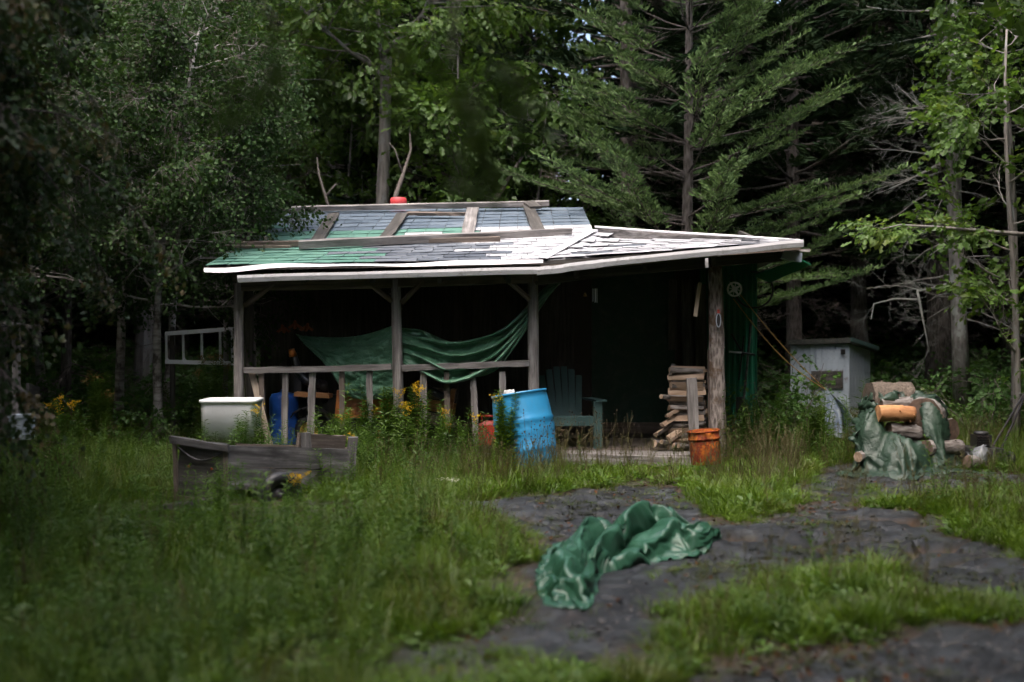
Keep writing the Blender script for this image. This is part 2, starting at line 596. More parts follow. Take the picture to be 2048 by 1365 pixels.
M_cordwood = wood('cut_end', (.04, .026, .02), (.10, .066, .048), (.17, .12, .085), (14, 14, 14))
M_roofgrit = plain('mossy_roof_felt', (.05, .055, .05), .9, .4, 25, .1, (.12, .10, .09), bmp=.8)
M_orn = plain('rusty_ornament', (.20, .055, .02), .7, .3, 9)
M_dirtfloor = plain('porch_dark_board', (.05, .042, .036), .9, .3, 8)


def groundmat():
    m, n, l, b = newmat('ground_rock_soil')
    geo = n.new('ShaderNodeNewGeometry')
    pos = geo.outputs['Position']
    at = n.new('ShaderNodeAttribute'); at.attribute_name = 'rock'
    g1 = noise(n, l, pos, 2.4, 7, .7, .8)
    g2 = noise(n, l, pos, 14.0, 6, .7)
    fine = noise(n, l, pos, 70.0, 4, .7)
    rock = ramp(n, l, g1, [(.36, (.0036, .0043, .0047)), (.5, (.0112, .0130, .0142)), (.64, (.037, .042, .046))])
    rock = mixc(n, l, .5, rock, ramp(n, l, g2, [(.32, (.25, .24, .23)), (.68, (1.6, 1.6, 1.65))]), 'MULTIPLY')
    spk = noise(n, l, pos, 38.0, 3, .7)
    rock = mixc(n, l, ramp(n, l, spk, [(.64, (0, 0, 0)), (.70, (.7, .7, .7))]), rock, (.042, .042, .043))
    soil = ramp(n, l, g2, [(.3, (.012, .008, .005)), (.55, (.036, .022, .012)), (.75, (.085, .046, .024))])
    thatch = ramp(n, l, fine, [(.3, (.008, .009, .004)), (.6, (.022, .022, .009)), (.8, (.045, .038, .018))])
    g3 = noise(n, l, pos, 1.1, 6, .68, .6)
    f = mathn(n, l, 'ADD', mathn(n, l, 'MULTIPLY', at.outputs['Fac'], .8), mathn(n, l, 'ADD', mathn(n, l, 'MULTIPLY', mathn(n, l, 'SUBTRACT', g2, .5), .5), mathn(n, l, 'MULTIPLY', mathn(n, l, 'SUBTRACT', g3, .5), 1.1)))
    moss = ramp(n, l, fine, [(.35, (.008, .009, .004)), (.6, (.022, .026, .008)), (.8, (.05, .05, .016))])
    soil = mixc(n, l, ramp(n, l, g1, [(.48, (0, 0, 0)), (.6, (.8, .8, .8))]), soil, moss)
    c = mixc(n, l, ramp(n, l, f, [(.36, (0, 0, 0)), (.58, (1, 1, 1))]), soil, rock)
    at2 = n.new('ShaderNodeAttribute'); at2.attribute_name = 'turf'
    f2 = mathn(n, l, 'ADD', at2.outputs['Fac'], mathn(n, l, 'MULTIPLY', mathn(n, l, 'SUBTRACT', g2, .5), .6))
    c = mixc(n, l, ramp(n, l, f2, [(.45, (0, 0, 0)), (.65, (1, 1, 1))]), c, thatch)
    l.new(c, b.inputs['Base Color'])
    l.new(ramp(n, l, g2, [(.3, (.38,) * 3), (.7, (.7,) * 3)]), b.inputs['Roughness'])
    b.inputs['Specular IOR Level'].default_value = .4
    bump(n, l, b, mathn(n, l, 'ADD', g2, mathn(n, l, 'MULTIPLY', fine, .4)), .7, .03)
    return m


M_ground = groundmat()

# ================================================================== ground
ROCK_POLYS = [
    [(860, 1015), (960, 1000), (1060, 985), (1200, 980), (1330, 968), (1390, 990), (1420, 1060), (1520, 1050), (1640, 1010), (1560, 985), (1640, 955), (1690, 925),
     (1760, 940), (1900, 945), (2100, 955), (2100, 975), (1900, 985), (1700, 1010), (1680, 1030), (1880, 1030), (1900, 1085), (2100, 1100), (2100, 1215),
     (1900, 1215), (1840, 1170), (1740, 1125), (1600, 1150), (1430, 1200), (1330, 1215), (1290, 1290), (1180, 1335), (1060, 1350), (960, 1420), (700, 1420),
     (760, 1340), (930, 1290), (1040, 1240), (1085, 1190), (1100, 1080), (1010, 1040)],
    [(1340, 1400), (1480, 1335), (1650, 1300), (1860, 1265), (2100, 1240), (2400, 1500), (1300, 1600)],
]


def base_z(x, y):
    x = np.asarray(x, float); y = np.asarray(y, float)
    z = -.27 * (1 - sstep(2.0, 11.0, y)) + .055 * np.clip(y - 13.5, 0, 12) + .02 * np.clip(y - 25.5, 0, 60)
    z = z + .10 * sstep(5, 10, x) * sstep(6, 14, y) + .02 * np.clip(-x - 3, 0, 20)
    z = z + .10 * (fbm(x * .35 + 4, y * .35, 2.0, 3) - .5) * sstep(14, 11.5, y) + .05 * (fbm(x * 1.1, y * 1.1, 5.0, 3) - .5)
    return z


def pix(x, y, z):
    y = np.maximum(y, .3)
    return 1024 + x / y * FPX, 682.5 - (z - CAMZ) / y * FPX


def rock_mask(x, y):
    """bare bedrock: 1 on the outcrop that runs up to the cabin, 0 elsewhere (a fixed map of the ground)"""
    x = np.asarray(x, float); y = np.asarray(y, float)
    z = base_z(x, y)
    acc = 0.0
    k = 9
    rg = np.random.default_rng(3)
    for i in range(k):
        dx, dy = rg.normal(0, .19, 2)
        wx = x + dx + .35 * (fbm(x * 2.2, y * 2.2, 8.0, 3) - .5)
        wy = y + dy * 1.6 + .5 * (fbm(x * 2.2, y * 2.2, 19.0, 3) - .5)
        px, py = pix(wx, wy, z)
        r = np.zeros(x.shape, bool)
        for poly in ROCK_POLYS:
            r |= inpoly(px, py, poly)
        acc = acc + (r & (y > 3.2))
    return acc / k


def axis(lo, hi, step, far):
    a = list(np.arange(lo, hi, step))
    s, v = step, hi
    up = []
    while v < far:
        up.append(v); s *= 1.22; v += s
    s, v = step, lo
    dn = []
    while v > -far:
        s *= 1.22; v -= s; dn.append(v)
    return np.array(dn[::-1] + a + up)


gx, gy = axis(-2.2, 5.6, .034, 160), axis(4.2, 13.0, .034, 160)
GX, GY = np.meshgrid(gx, gy)
RM = rock_mask(GX, GY)
GZ = base_z(GX, GY)


def rock_relief(x, y):
    u = x * .92 + y * .38; v = y * .92 - x * .38
    slab = fbm(u * .8, v * 1.7, 31.0, 4)
    n1 = fbm(u * .55 + 3, v * 1.15, 41.0, 3) - .5
    n2 = fbm(u * 1.0, v * .55 + 9, 47.0, 3) - .5
    n3 = fbm(u * 1.9 + 7, v * 2.6, 57.0, 3) - .5
    crack = np.maximum(np.maximum((1 - sstep(.004, .026, np.abs(n1))), (1 - sstep(.003, .020, np.abs(n2))) * .8), (1 - sstep(.002, .014, np.abs(n3))) * .5)
    q = slab * 9
    step = .055 * (np.floor(q) + sstep(.6, 1.0, q - np.floor(q))) / 9 * 2.2
    return step + .022 * fbm(x * 3.5, y * 3.5, 51.0, 5) - crack * .05, crack


near_w = sstep(2.5, 4.0, GY) * sstep(16, 13, GY)
REL, CRK = rock_relief(GX, GY)
GZ = GZ + near_w * (RM * (REL - .06) * 1.7 + (1 - RM) * .03 * fbm(GX * 5, GY * 5, 61.0, 3))
GZ = GZ - .02
gm = bpy.data.meshes.new('ground')
nr, nc = GX.shape
V = np.stack([GX, GY, GZ], -1).reshape(-1, 3)
ii = np.arange(nr * nc).reshape(nr, nc)
F = np.stack([ii[:-1, :-1], ii[:-1, 1:], ii[1:, 1:], ii[1:, :-1]], -1).reshape(-1, 4)
gm.vertices.add(len(V)); gm.vertices.foreach_set('co', V.ravel())
gm.loops.add(F.size); gm.loops.foreach_set('vertex_index', F.ravel().astype(np.int32))
gm.polygons.add(len(F))
gm.polygons.foreach_set('loop_start', np.arange(0, F.size, 4, dtype=np.int32))
gm.polygons.foreach_set('use_smooth', np.ones(len(F), bool))
gm.update(calc_edges=True)
gm.validate()
a_ = gm.attributes.new('rock', 'FLOAT', 'POINT'); a_.data.foreach_set('value', (RM * (1 - .75 * CRK)).ravel().astype(np.float32))
turf = np.clip(1 - RM * 1.6, 0, 1) * (0.35 + .65 * sstep(.38, .6, fbm(GX * .9, GY * .9, 71.0, 3)))
a_ = gm.attributes.new('turf', 'FLOAT', 'POINT'); a_.data.foreach_set('value', turf.ravel().astype(np.float32))
gm.materials.append(M_ground)
kind(link('ground', gm, Matrix.Identity(4)), 'structure', 'dark bedrock and soil of the forest clearing')


def gz(x, y):
    """height of the finished ground sheet"""
    x = np.asarray(x, float); y = np.asarray(y, float)
    i = np.clip(np.searchsorted(gx, x) - 1, 0, len(gx) - 2)
    j = np.clip(np.searchsorted(gy, y) - 1, 0, len(gy) - 2)
    fx = (x - gx[i]) / (gx[i + 1] - gx[i]); fy = (y - gy[j]) / (gy[j + 1] - gy[j])
    return (GZ[j, i] * (1 - fx) + GZ[j, i + 1] * fx) * (1 - fy) + (GZ[j + 1, i] * (1 - fx) + GZ[j + 1, i + 1] * fx) * fy


def gp(x, y, dz=0.0):
    return Vector((x, y, float(gz(x, y)) + dz))


# ================================================================== scattering (leaves, needles, blades)
def source(name, mb, mats):
    me = bpy.data.meshes.new(name)
    me.from_pydata(mb.v, [], mb.f)
    for m in mats:
        me.materials.append(m)
    if any(mb.m):
        me.polygons.foreach_set('material_index', mb.m)
    me.update()
    return bpy.data.objects.new(name, me)


def scatter(name, pts, rot, scl, vid, sources, parent=None):
    """one object: points that carry small leaf / blade meshes"""
    pts = np.asarray(pts, float).reshape(-1, 3)
    o3 = Vector((float(pts[:, 0].mean()), float(pts[:, 1].mean()), float(pts[:, 2].min())))
    me = bpy.data.meshes.new(name)
    me.vertices.add(len(pts))
    me.vertices.foreach_set('co', (pts - np.array(o3)).ravel())
    a = me.attributes.new('rot', 'FLOAT_VECTOR', 'POINT'); a.data.foreach_set('vector', np.asarray(rot, np.float32).ravel())
    a = me.attributes.new('scl', 'FLOAT', 'POINT'); a.data.foreach_set('value', np.asarray(scl, np.float32).ravel())
    a = me.attributes.new('vid', 'INT', 'POINT'); a.data.foreach_set('value', np.asarray(vid, np.int32).ravel())
    key = '+'.join(s.name for s in sources)
    ng = bpy.data.node_groups.get(key)
    if ng is None:
        ng = bpy.data.node_groups.new(key, 'GeometryNodeTree')
        ng.interface.new_socket('Geometry', in_out='INPUT', socket_type='NodeSocketGeometry')
        ng.interface.new_socket('Geometry', in_out='OUTPUT', socket_type='NodeSocketGeometry')
        N, L = ng.nodes, ng.links
        gi, go = N.new('NodeGroupInput'), N.new('NodeGroupOutput')
        inst = N.new('GeometryNodeInstanceOnPoints')
        jn = N.new('GeometryNodeJoinGeometry')
        for s in reversed(sources):
            oi = N.new('GeometryNodeObjectInfo')
            oi.inputs['Object'].default_value = s
            oi.inputs['As Instance'].default_value = False
            g2 = N.new('GeometryNodeGeometryToInstance')
            L.new(oi.outputs['Geometry'], g2.inputs[0])
            L.new(g2.outputs[0], jn.inputs[0])

        def na(nm, ty):
            q = N.new('GeometryNodeInputNamedAttribute')
            q.data_type = ty
            q.inputs['Name'].default_value = nm
            return q.outputs['Attribute']
        e2r = N.new('FunctionNodeEulerToRotation')
        L.new(na('rot', 'FLOAT_VECTOR'), e2r.inputs[0])
        L.new(gi.outputs[0], inst.inputs['Points'])
        L.new(jn.outputs[0], inst.inputs['Instance'])
        inst.inputs['Pick Instance'].default_value = True
        L.new(na('vid', 'INT'), inst.inputs['Instance Index'])
        L.new(e2r.outputs[0], inst.inputs['Rotation'])
        L.new(na('scl', 'FLOAT'), inst.inputs['Scale'])
        L.new(inst.outputs[0], go.inputs[0])
    o = link(name, me, Matrix.Translation(o3), parent)
    md = o.modifiers.new('scatter', 'NODES')
    md.node_group = ng
    for m in sources[0].data.materials:
        me.materials.append(m)
    return o


def leaf_quad(mb, base, d, up, L, w, fold=.25, mi=0, lobes=False):
    """one leaf: folded along its midrib; lobed for maple"""
    d = Vector(d).normalized()
    side = d.cross(Vector(up))
    side = side.normalized() if side.length > 1e-4 else d.orthogonal().normalized()
    nn = side.cross(d)
    b = Vector(base)
    if lobes:
        pr = [(0, 0), (.10, .58), (.42, .34), (.58, .90), (1.0, 0)]
        for sg in (1, -1):
            vs = [b + d * (L * x) + side * (sg * y * w) + nn * (y * w * fold - x * x * L * .16) for x, y in pr]
            fs = [(0, 1, 2), (0, 2, 4), (2, 3, 4)]
            mb.add(vs, fs if sg > 0 else [f[::-1] for f in fs], mi)
    else:
        tip = b + d * L - nn * L * .12
        c = b + d * L * .5
        vs = [b, c + side * w + nn * w * fold, tip, c - side * w + nn * w * fold]
        mb.add(vs, [(0, 1, 2), (0, 2, 3)], mi)


def rvec(rg, s=1.0):
    return Vector((rg.gauss(0, s), rg.gauss(0, s), rg.gauss(0, s)))


def maple_spray(seed, n=17, L=.55, leaf=.095):
    rg = random.Random(seed)
    mb = MB()
    pts = [Vector((L * t, .05 * math.sin(t * 3 + seed), -.10 * t * t)) for t in (0, .33, .66, 1)]
    mb.tube(pts, [.005, .004, .003, .002], 3, False, 1)
    for i in range(n):
        t = .15 + .85 * i / (n - 1)
        b = pts[0].lerp(pts[3], t); b.z = -.10 * t * t
        sg = 1 if i % 2 else -1
        out = Vector((rg.uniform(.2, .9), sg * rg.uniform(.5, 1), rg.uniform(-.4, .25))).normalized()
        st = b + out * rg.uniform(.04, .16)
        d = (out + Vector((.2, 0, rg.uniform(-.9, -.1)))).normalized()
        leaf_quad(mb, st, d, Vector((0, 0, 1)) + rvec(rg, .45), leaf * rg.uniform(.7, 1.25), leaf * .55 * rg.uniform(.8, 1.1), .25, 0, True)
    return mb


def birch_spray(seed, n=30, L=.5, leaf=.05):
    rg = random.Random(seed)
    mb = MB()
    for k in range(3):
        a = (k - 1) * .55 + rg.uniform(-.2, .2)
        ln = L * rg.uniform(.7, 1.1)
        pts = [Vector((math.cos(a) * ln * t, math.sin(a) * ln * t, -.22 * ln * t * t * 2)) for t in (0, .35, .7, 1)]
        mb.tube([pts[0], pts[2]], [.003, .0015], 3, False, 1)
        for i in range(n // 3):
            t = .15 + .85 * (i + rg.random()) / (n / 3)
            t = min(t, 1)
            b = Vector((math.cos(a) * ln * t, math.sin(a) * ln * t, -.44 * ln * t * t))
            out = Vector((rg.uniform(-.2, .8), rg.uniform(-1, 1), rg.uniform(-.8, .3))).normalized()
            st = b + out * rg.uniform(.01, .05)
            d = (out + Vector((0, 0, rg.uniform(-1.1, -.2)))).normalized()
            leaf_quad(mb, st, d, rvec(rg, .8) + Vector((0, 0, .8)), leaf * rg.uniform(.7, 1.25), leaf * .40 * rg.uniform(.8, 1.15), .3)
    return mb


def spruce_spray(seed, L=.36, k=8, blades=2, spikes=3, wid=.0125, upturn=.45, ln0=.30):
    """flat bough end: an axis with short side shoots, every shoot a fuzzy bottle brush of needles"""
    rg = random.Random(seed)
    mb = MB()
    shoots = [(Vector((L * .7, 0, .01)), Vector((1, 0, .1)).normalized(), L * .38)]
    for i in range(k):
        for sg in (-1, 1):
            t = (.06 + .84 * i / (k - 1)) + rg.uniform(-.05, .05)
            a = math.radians(rg.uniform(35, 75)) * sg
            ln = L * (ln0 - .12 * t) * rg.uniform(.65, 1.35)
            off = Vector((math.cos(a), math.sin(a), 0)) * L * .16 * (1 - t) * rg.random() * 2
            shoots.append((Vector((L * t, 0, .01)) + off, Vector((math.cos(a), math.sin(a), rg.uniform(-.05, .5) + upturn * .4)).normalized(), ln))
    mb.tube([(0, 0, 0), (L, 0, .02)], [.004, .002], 3, False, 1)
    for b, d, ln in shoots:
        u = d.orthogonal().normalized(); w = d.cross(u)
        tip = b + d * ln + Vector((0, 0, upturn * ln * .3))
        mi = 2 if rg.random() < .35 else 0
        for j in range(blades):
            an = math.pi * j / blades + rg.uniform(-.3, .3)
            s = (u * math.cos(an) + w * math.sin(an)) * wid * rg.uniform(.8, 1.25)
            m1 = b.lerp(tip, .45 + rg.uniform(-.12, .12)); m2 = b.lerp(tip, .66 + rg.uniform(-.12, .12))
            mb.add([b, m1 + s, tip, m2 - s], [(0, 1, 2), (0, 2, 3)], mi)
        for j in range(spikes):
            p = b.lerp(tip, .15 + .85 * (j + rg.random()) / spikes)
            an = rg.uniform(0, 6.283)
            r = (u * math.cos(an) + w * math.sin(an))
            q = (r + d * .7).normalized()
            s = d.cross(r).normalized() * .005
            mb.add([p - s, p + s, p + q * wid * rg.uniform(1.4, 2.1)], [(0, 1, 2)], mi)
    return mb


def dead_spray(seed, L=.6):
    rg = random.Random(seed)
    mb = MB()

    def br(p, d, ln, r, dep):
        n = 2
        pts = [p]
        for i in range(n):
            d = (d + rvec(rg, .16) + Vector((0, 0, -.05))).normalized()
            pts.append(pts[-1] + d * ln / n)
        mb.tube(pts, [r * (1 - .3 * i) for i in range(n + 1)], 3, False)
        if dep:
            for k in range(4):
                br(at_path(pts, .2 + .2 * k), (d + rvec(rg, .6)).normalized(), ln * rg.uniform(.35, .65), r * .6, dep - 1)
    br(Vector((0, 0, 0)), Vector((1, 0, -.05)), L, .005, 2)
    return mb


def at_path(path, t):
    q = t * (len(path) - 1)
    i = min(int(q), len(path) - 2)
    return path[i].lerp(path[i + 1], q - i)


def blade(mb, rg, b, az, L, w, lean, curl, mi=0, seg=3):
    pl, pr = [], []
    for i in range(seg + 1):
        t = i / seg
        h = L * (t - curl * t * t * .55)
        o = L * (lean * t + curl * t * t * .75)
        c = Vector(b) + Vector((math.cos(az) * o, math.sin(az) * o, h))
        s = Vector((-math.sin(az), math.cos(az), 0)) * (w * (1 - t ** 1.6) / 2 + .0003)
        pl.append(c - s); pr.append(c + s)
    vs = pl[:-1] + pr[:-1] + [pl[-1]]
    fs = [(i, i + seg, i + seg + 1, i + 1) for i in range(seg - 1)] + [(seg - 1, 2 * seg - 1, 2 * seg)]
    mb.add(vs, fs, mi)


def tuft(seed, n, Lr, w, spread, leanr, curlr):
    rg = random.Random(seed)
    mb = MB()
    for i in range(n):
        r = spread * math.sqrt(rg.random()); a = rg.uniform(0, 6.283)
        az = a + rg.uniform(-1.2, 1.2)
        blade(mb, rg, (r * math.cos(a), r * math.sin(a), -.01), az, rg.uniform(*Lr), w * rg.uniform(.7, 1.3), rg.uniform(*leanr), rg.uniform(*curlr))
    return mb


def dry_tuft(seed, n=12):
    rg = random.Random(seed)
    mb = MB()
    for i in range(n):
        a = rg.uniform(0, 6.283); r = .07 * rg.random()
        L = rg.uniform(.22, .5); ln = rg.uniform(.05, .35); az = rg.uniform(0, 6.283)
        b = Vector((r * math.cos(a), r * math.sin(a), 0))
        tip = b + Vector((math.cos(az) * ln * L, math.sin(az) * ln * L, L))
        mid = b.lerp(tip, .5) + Vector((0, 0, .03))
        mb.tube([b, mid, tip], [.0016, .0013, .001], 3, False)
        for k in range(9):
            q = mid.lerp(tip, .55 + .45 * k / 8)
            d = (tip - mid).normalized() + rvec(rg, .5)
            leaf_quad(mb, q, d, rvec(rg), rg.uniform(.012, .026), .0035)
        if rg.random() < .6:
            blade(mb, rg, b, az + 1, L * .6, .004, .3, .8)
    return mb


def weed(seed, H=.5, leaves=34, mi_leaf=0):
    """upright leafy stem with narrow leaves"""
    rg = random.Random(seed)
    mb = MB()
    top = Vector((rg.uniform(-.1, .1) * H, rg.uniform(-.1, .1) * H, H))
    mb.tube([(0, 0, 0), top * .5 + Vector((.01, .01, 0)), top], [.004, .003, .0015], 4, False)
    for i in range(leaves):
        t = .12 + .88 * i / leaves
        p = top * t
        a = i * 2.4 + rg.uniform(-.3, .3)
        d = Vector((math.cos(a), math.sin(a), rg.uniform(.1, .6)))
        ln = rg.uniform(.06, .10) * (1.15 - .6 * t) * (H / .5) ** .5
        leaf_quad(mb, p, d, (0, 0, 1), ln, ln * .12, .2, mi_leaf)
    return mb


def broad_weed(seed, n=14):
    rg = random.Random(seed)
    mb = MB()
    for i in range(n):
        a = rg.uniform(0, 6.283); r = rg.uniform(.01, .09)
        b = Vector((r * math.cos(a), r * math.sin(a), rg.uniform(.01, .08)))
        d = Vector((math.cos(a), math.sin(a), rg.uniform(.1, .7)))
        L = rg.uniform(.04, .09)
        leaf_quad(mb, b, d, (0, 0, 1), L, L * .3, .25)
    return mb


def fern_mesh(seed):
    rg = random.Random(seed)
    mb = MB()
    for k in range(6):
        a = k * 1.05 + rg.uniform(-.2, .2)
        L = rg.uniform(.35, .55)
        pr = None
        for i in range(12):
            t = i / 11
            p = Vector((math.cos(a) * L * t, math.sin(a) * L * t, L * (.75 * t - .62 * t * t)))
            if pr is not None:
                mb.tube([pr, p], [.002, .002], 3, False)
            pr = p
            for sg in (-1, 1):
                d = Vector((math.cos(a + sg * 1.2), math.sin(a + sg * 1.2), -.1))
                ll = .14 * math.sin(math.pi * (t * .85 + .12))
                leaf_quad(mb, p, d, (0, 0, 1), ll, ll * .16, .1)
    return mb


def merged(name, pts, rot, scl, vid, sources, parent=None):
    """a crown as one real mesh: every leaf spray copied into place"""
    pts = np.asarray(pts, float).reshape(-1, 3); rot = np.asarray(rot, float).reshape(-1, 3)
    scl = np.asarray(scl, float); vid = np.asarray(vid, int)
    o3 = np.array([pts[:, 0].mean(), pts[:, 1].mean(), pts[:, 2].min()])
    VV, TT, MM, RR = [], [], [], []
    off = 0
    rg = np.random.default_rng(len(pts))
    for k, s in enumerate(sources):
        sel = np.where(vid == k)[0]
        if not len(sel):
            continue
        me = s.data
        me.calc_loop_triangles()
        nv, nt = len(me.vertices), len(me.loop_triangles)
        v = np.zeros(nv * 3); me.vertices.foreach_get('co', v); v = v.reshape(-1, 3)
        t = np.zeros(nt * 3, np.int32); me.loop_triangles.foreach_get('vertices', t); t = t.reshape(-1, 3)
        mi = np.zeros(nt, np.int32); me.loop_triangles.foreach_get('material_index', mi)
        ax, ay, az = rot[sel].T
        cx, sx, cy, sy, cz, sz = np.cos(ax), np.sin(ax), np.cos(ay), np.sin(ay), np.cos(az), np.sin(az)
        R = np.empty((len(sel), 3, 3))
        R[:, 0, 0] = cy * cz; R[:, 0, 1] = sx * sy * cz - cx * sz; R[:, 0, 2] = cx * sy * cz + sx * sz
        R[:, 1, 0] = cy * sz; R[:, 1, 1] = sx * sy * sz + cx * cz; R[:, 1, 2] = cx * sy * sz - sx * cz
        R[:, 2, 0] = -sy; R[:, 2, 1] = sx * cy; R[:, 2, 2] = cx * cy
        w = np.einsum('nij,vj->nvi', R, v) * scl[sel][:, None, None] + (pts[sel] - o3)[:, None, :]
        VV.append(w.reshape(-1, 3))
        TT.append((t[None] + (np.arange(len(sel)) * nv)[:, None, None] + off).reshape(-1, 3))
        MM.append(np.tile(mi, len(sel)))
        RR.append(np.repeat(rg.random(len(sel)), nv))
        off += nv * len(sel)
    V, T, M_, R_ = np.concatenate(VV), np.concatenate(TT).astype(np.int32), np.concatenate(MM), np.concatenate(RR)
    me = bpy.data.meshes.new(name)
    me.vertices.add(len(V)); me.vertices.foreach_set('co', V.ravel())
    me.loops.add(T.size); me.loops.foreach_set('vertex_index', T.ravel())
    me.polygons.add(len(T))
    me.polygons.foreach_set('loop_start', np.arange(0, T.size, 3, dtype=np.int32))
    me.polygons.foreach_set('material_index', M_.astype(np.int32))
    me.update(calc_edges=True)
    a = me.attributes.new('rnd', 'FLOAT', 'POINT'); a.data.foreach_set('value', R_.astype(np.float32))
    for m in sources[0].data.materials:
        me.materials.append(m)
    global NTRI
    NTRI += len(T)
    return link(name, me, Matrix.Translation(Vector(o3)), parent)


NTRI = 0
SRC_maple = [source('maple_spray_%d' % k, maple_spray(k + 1), [M_maple, M_twigG]) for k in range(4)]
M_mapleN = leafmat('shaded_maple_leaf', (.018, .036, .008), (.040, .070, .014), (.07, .08, .02), .35)  # darker copy of the maple leaf, shade put into its colour
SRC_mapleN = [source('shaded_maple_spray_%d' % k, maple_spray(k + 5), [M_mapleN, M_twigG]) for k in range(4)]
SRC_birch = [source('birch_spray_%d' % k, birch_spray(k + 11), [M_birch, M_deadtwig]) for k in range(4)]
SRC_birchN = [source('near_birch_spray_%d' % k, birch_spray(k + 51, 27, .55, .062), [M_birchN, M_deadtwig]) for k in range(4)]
SRC_spruce = [source('spruce_spray_%d' % k, spruce_spray(k + 21), [M_needle, M_twigG, M_needleT]) for k in range(4)]
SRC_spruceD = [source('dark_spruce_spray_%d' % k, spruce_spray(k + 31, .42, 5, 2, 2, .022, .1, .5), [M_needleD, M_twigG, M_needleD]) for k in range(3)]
SRC_dead = [source('dead_spray_%d' % k, dead_spray(k + 41), [M_deadtwig]) for k in range(3)]
SRC_lich = [source('lichen_spray_%d' % k, dead_spray(k + 61), [M_lichtwig]) for k in range(3)]
SRC_shrub = [source('shrub_spray_%d' % k, maple_spray(k + 71, 15, .4, .075), [M_shrub, M_deadtwig]) for k in range(3)]
def stone_mesh(seed):
    rg = random.Random(seed)
    mb = MB()
    mb.lathe([(0, -.4), (.8, -.25), (1, .05), (.6, .42), (0, .5)], 7)
    mb.v = [tuple(Vector((x * .012, y * .010, z * .010)) + rvec(rg, .0013)) for x, y, z in mb.v]
    return mb


M_stone = plain('loose_stone', (.05, .048, .048), .8, .5, 60)
SRC_stone = [source('stone_%d' % k, stone_mesh(k), [M_stone]) for k in range(3)]
SRC_moss = [source('moss_%d' % k, tuft(k + 181, 40, (.012, .035), .004, .05, (.2, .7), (.2, .9)), [leafmat('moss', (.02, .026, .006), (.05, .06, .012), (.10, .075, .025), .1)]) for k in range(2)]
SRC_lawn = [source('lawn_tuft_%d' % k, tuft(k + 81, 26, (.06, .17), .0055, .07, (.1, .5), (.2, 1.0)), [M_grass]) for k in range(4)]
SRC_tall = [source('tall_tuft_%d' % k, tuft(k + 91, 22, (.22, .5), .006, .07, (.05, .35), (.15, .9)), [M_grassT]) for k in range(4)]
SRC_dry = [source('dry_tuft_%d' % k, dry_tuft(k + 101), [M_dry]) for k in range(3)]
SRC_weed = [source('weed_%d' % k, weed(k + 111, .35 + .06 * k), [M_weed]) for k in range(4)]
SRC_broad = [source('broad_weed_%d' % k, broad_weed(k + 121), [M_weed]) for k in range(3)]
SRC_fern = [source('fern_%d' % k, fern_mesh(k + 131), [M_weed]) for k in range(2)]

# ================================================================== the cabin
DECK = 0.115
cabin = thing('cabin', 'low weathered cabin with open porch, patched shingle roof and grey log posts', 'cabin', (-.4, 13.5, 0))


def patch(bl, br, tr, tl):
    bl, br, tr, tl = map(Vector, (bl, br, tr, tl))

    def f(u, v):
        return (bl.lerp(br, u)).lerp(tl.lerp(tr, u), v)
    n = ((br - bl).cross(tl - bl)).normalized()
    f.n = n
    f.plane = (bl, n)
    f.c = (bl, br, tr, tl)
    return f


PA = patch(P(505, 484, 14.0), P(1187, 464, 14.0), P(1166, 418, 15.6), P(583, 425, 15.6))
PB = patch(P(412, 533, 12.1), P(1086, 521, 12.1), P(1187, 463, 14.02), P(500, 483, 14.02))
PC0 = patch(P(1086, 521, 12.1), P(1604, 484, 12.1), P(1590, 481, 13.3), P(1192, 481, 14.0))
PC1 = patch(P(1086, 521, 12.1), P(1604, 484, 12.1), P(1590, 481, 13.3), P(1187, 463, 14.02))


def PC(u, v):
    a = float(sstep(0, .14, u))
    return PC1(u, v) * (1 - a) + PC0(u, v) * a


PC.n, PC.plane, PC.c = PC0.n, PC0.plane, PC0.c

roof_mb = MB()
for f in (PA, PB, PC):
    t = [c - f.n * .012 for c in f.c]
    b = [c - f.n * .05 for c in f.c]
    roof_mb.hexa(b + t)
tl, tr = PA.c[3], PA.c[2]
bk = [Vector((tl.x, 18.2, 2.3)), Vector((tr.x, 18.2, 2.3))]
roof_mb.hexa([tl - Vector((0, 0, .07)), tr - Vector((0, 0, .07)), bk[1] - Vector((0, 0, .05)), bk[0] - Vector((0, 0, .05)),
              tl - Vector((0, 0, .02)), tr - Vector((0, 0, .02)), bk[1], bk[0]])
q = [Vector((.95, 14.06, 2.56)), Vector((3.3, 13.35, 2.42)), Vector((3.3, 18.2, 2.30)), Vector((.95, 18.2, 2.30))]
roof_mb.hexa([v - Vector((0, 0, .05)) for v in q] + q)
roof = roof_mb.build('roof', M_woodD, cabin)


def shingle_mesh(seed, mat):
    rg = random.Random(seed)
    mb = MB()
    for sx in (-1, 1):
        w, c = .210, sx * .108
        dz = [rg.uniform(0, .008) for _ in range(2)]
        y0 = rg.uniform(-.016, .010)
        p = []
        for z0 in (0, .005):
            p += [(c - w / 2, y0, .007 + dz[0] + z0), (c + w / 2, y0 + rg.uniform(-.008, .008), .007 + dz[1] + z0), (c + w / 2, .25, .001 + z0), (c - w / 2, .25, .001 + z0)]
        mb.hexa(p)
    me = bpy.data.meshes.new('shingle')
    me.from_pydata(mb.v, [], mb.f)
    me.materials.append(mat)
    return me


SH = {k: [shingle_mesh(i + 5, m) for i in range(4)] for k, m in (('b', M_blue_sh), ('g', M_green_sh), ('s', M_glare_sh), ('m', M_mix_sh))}
nsh = 0


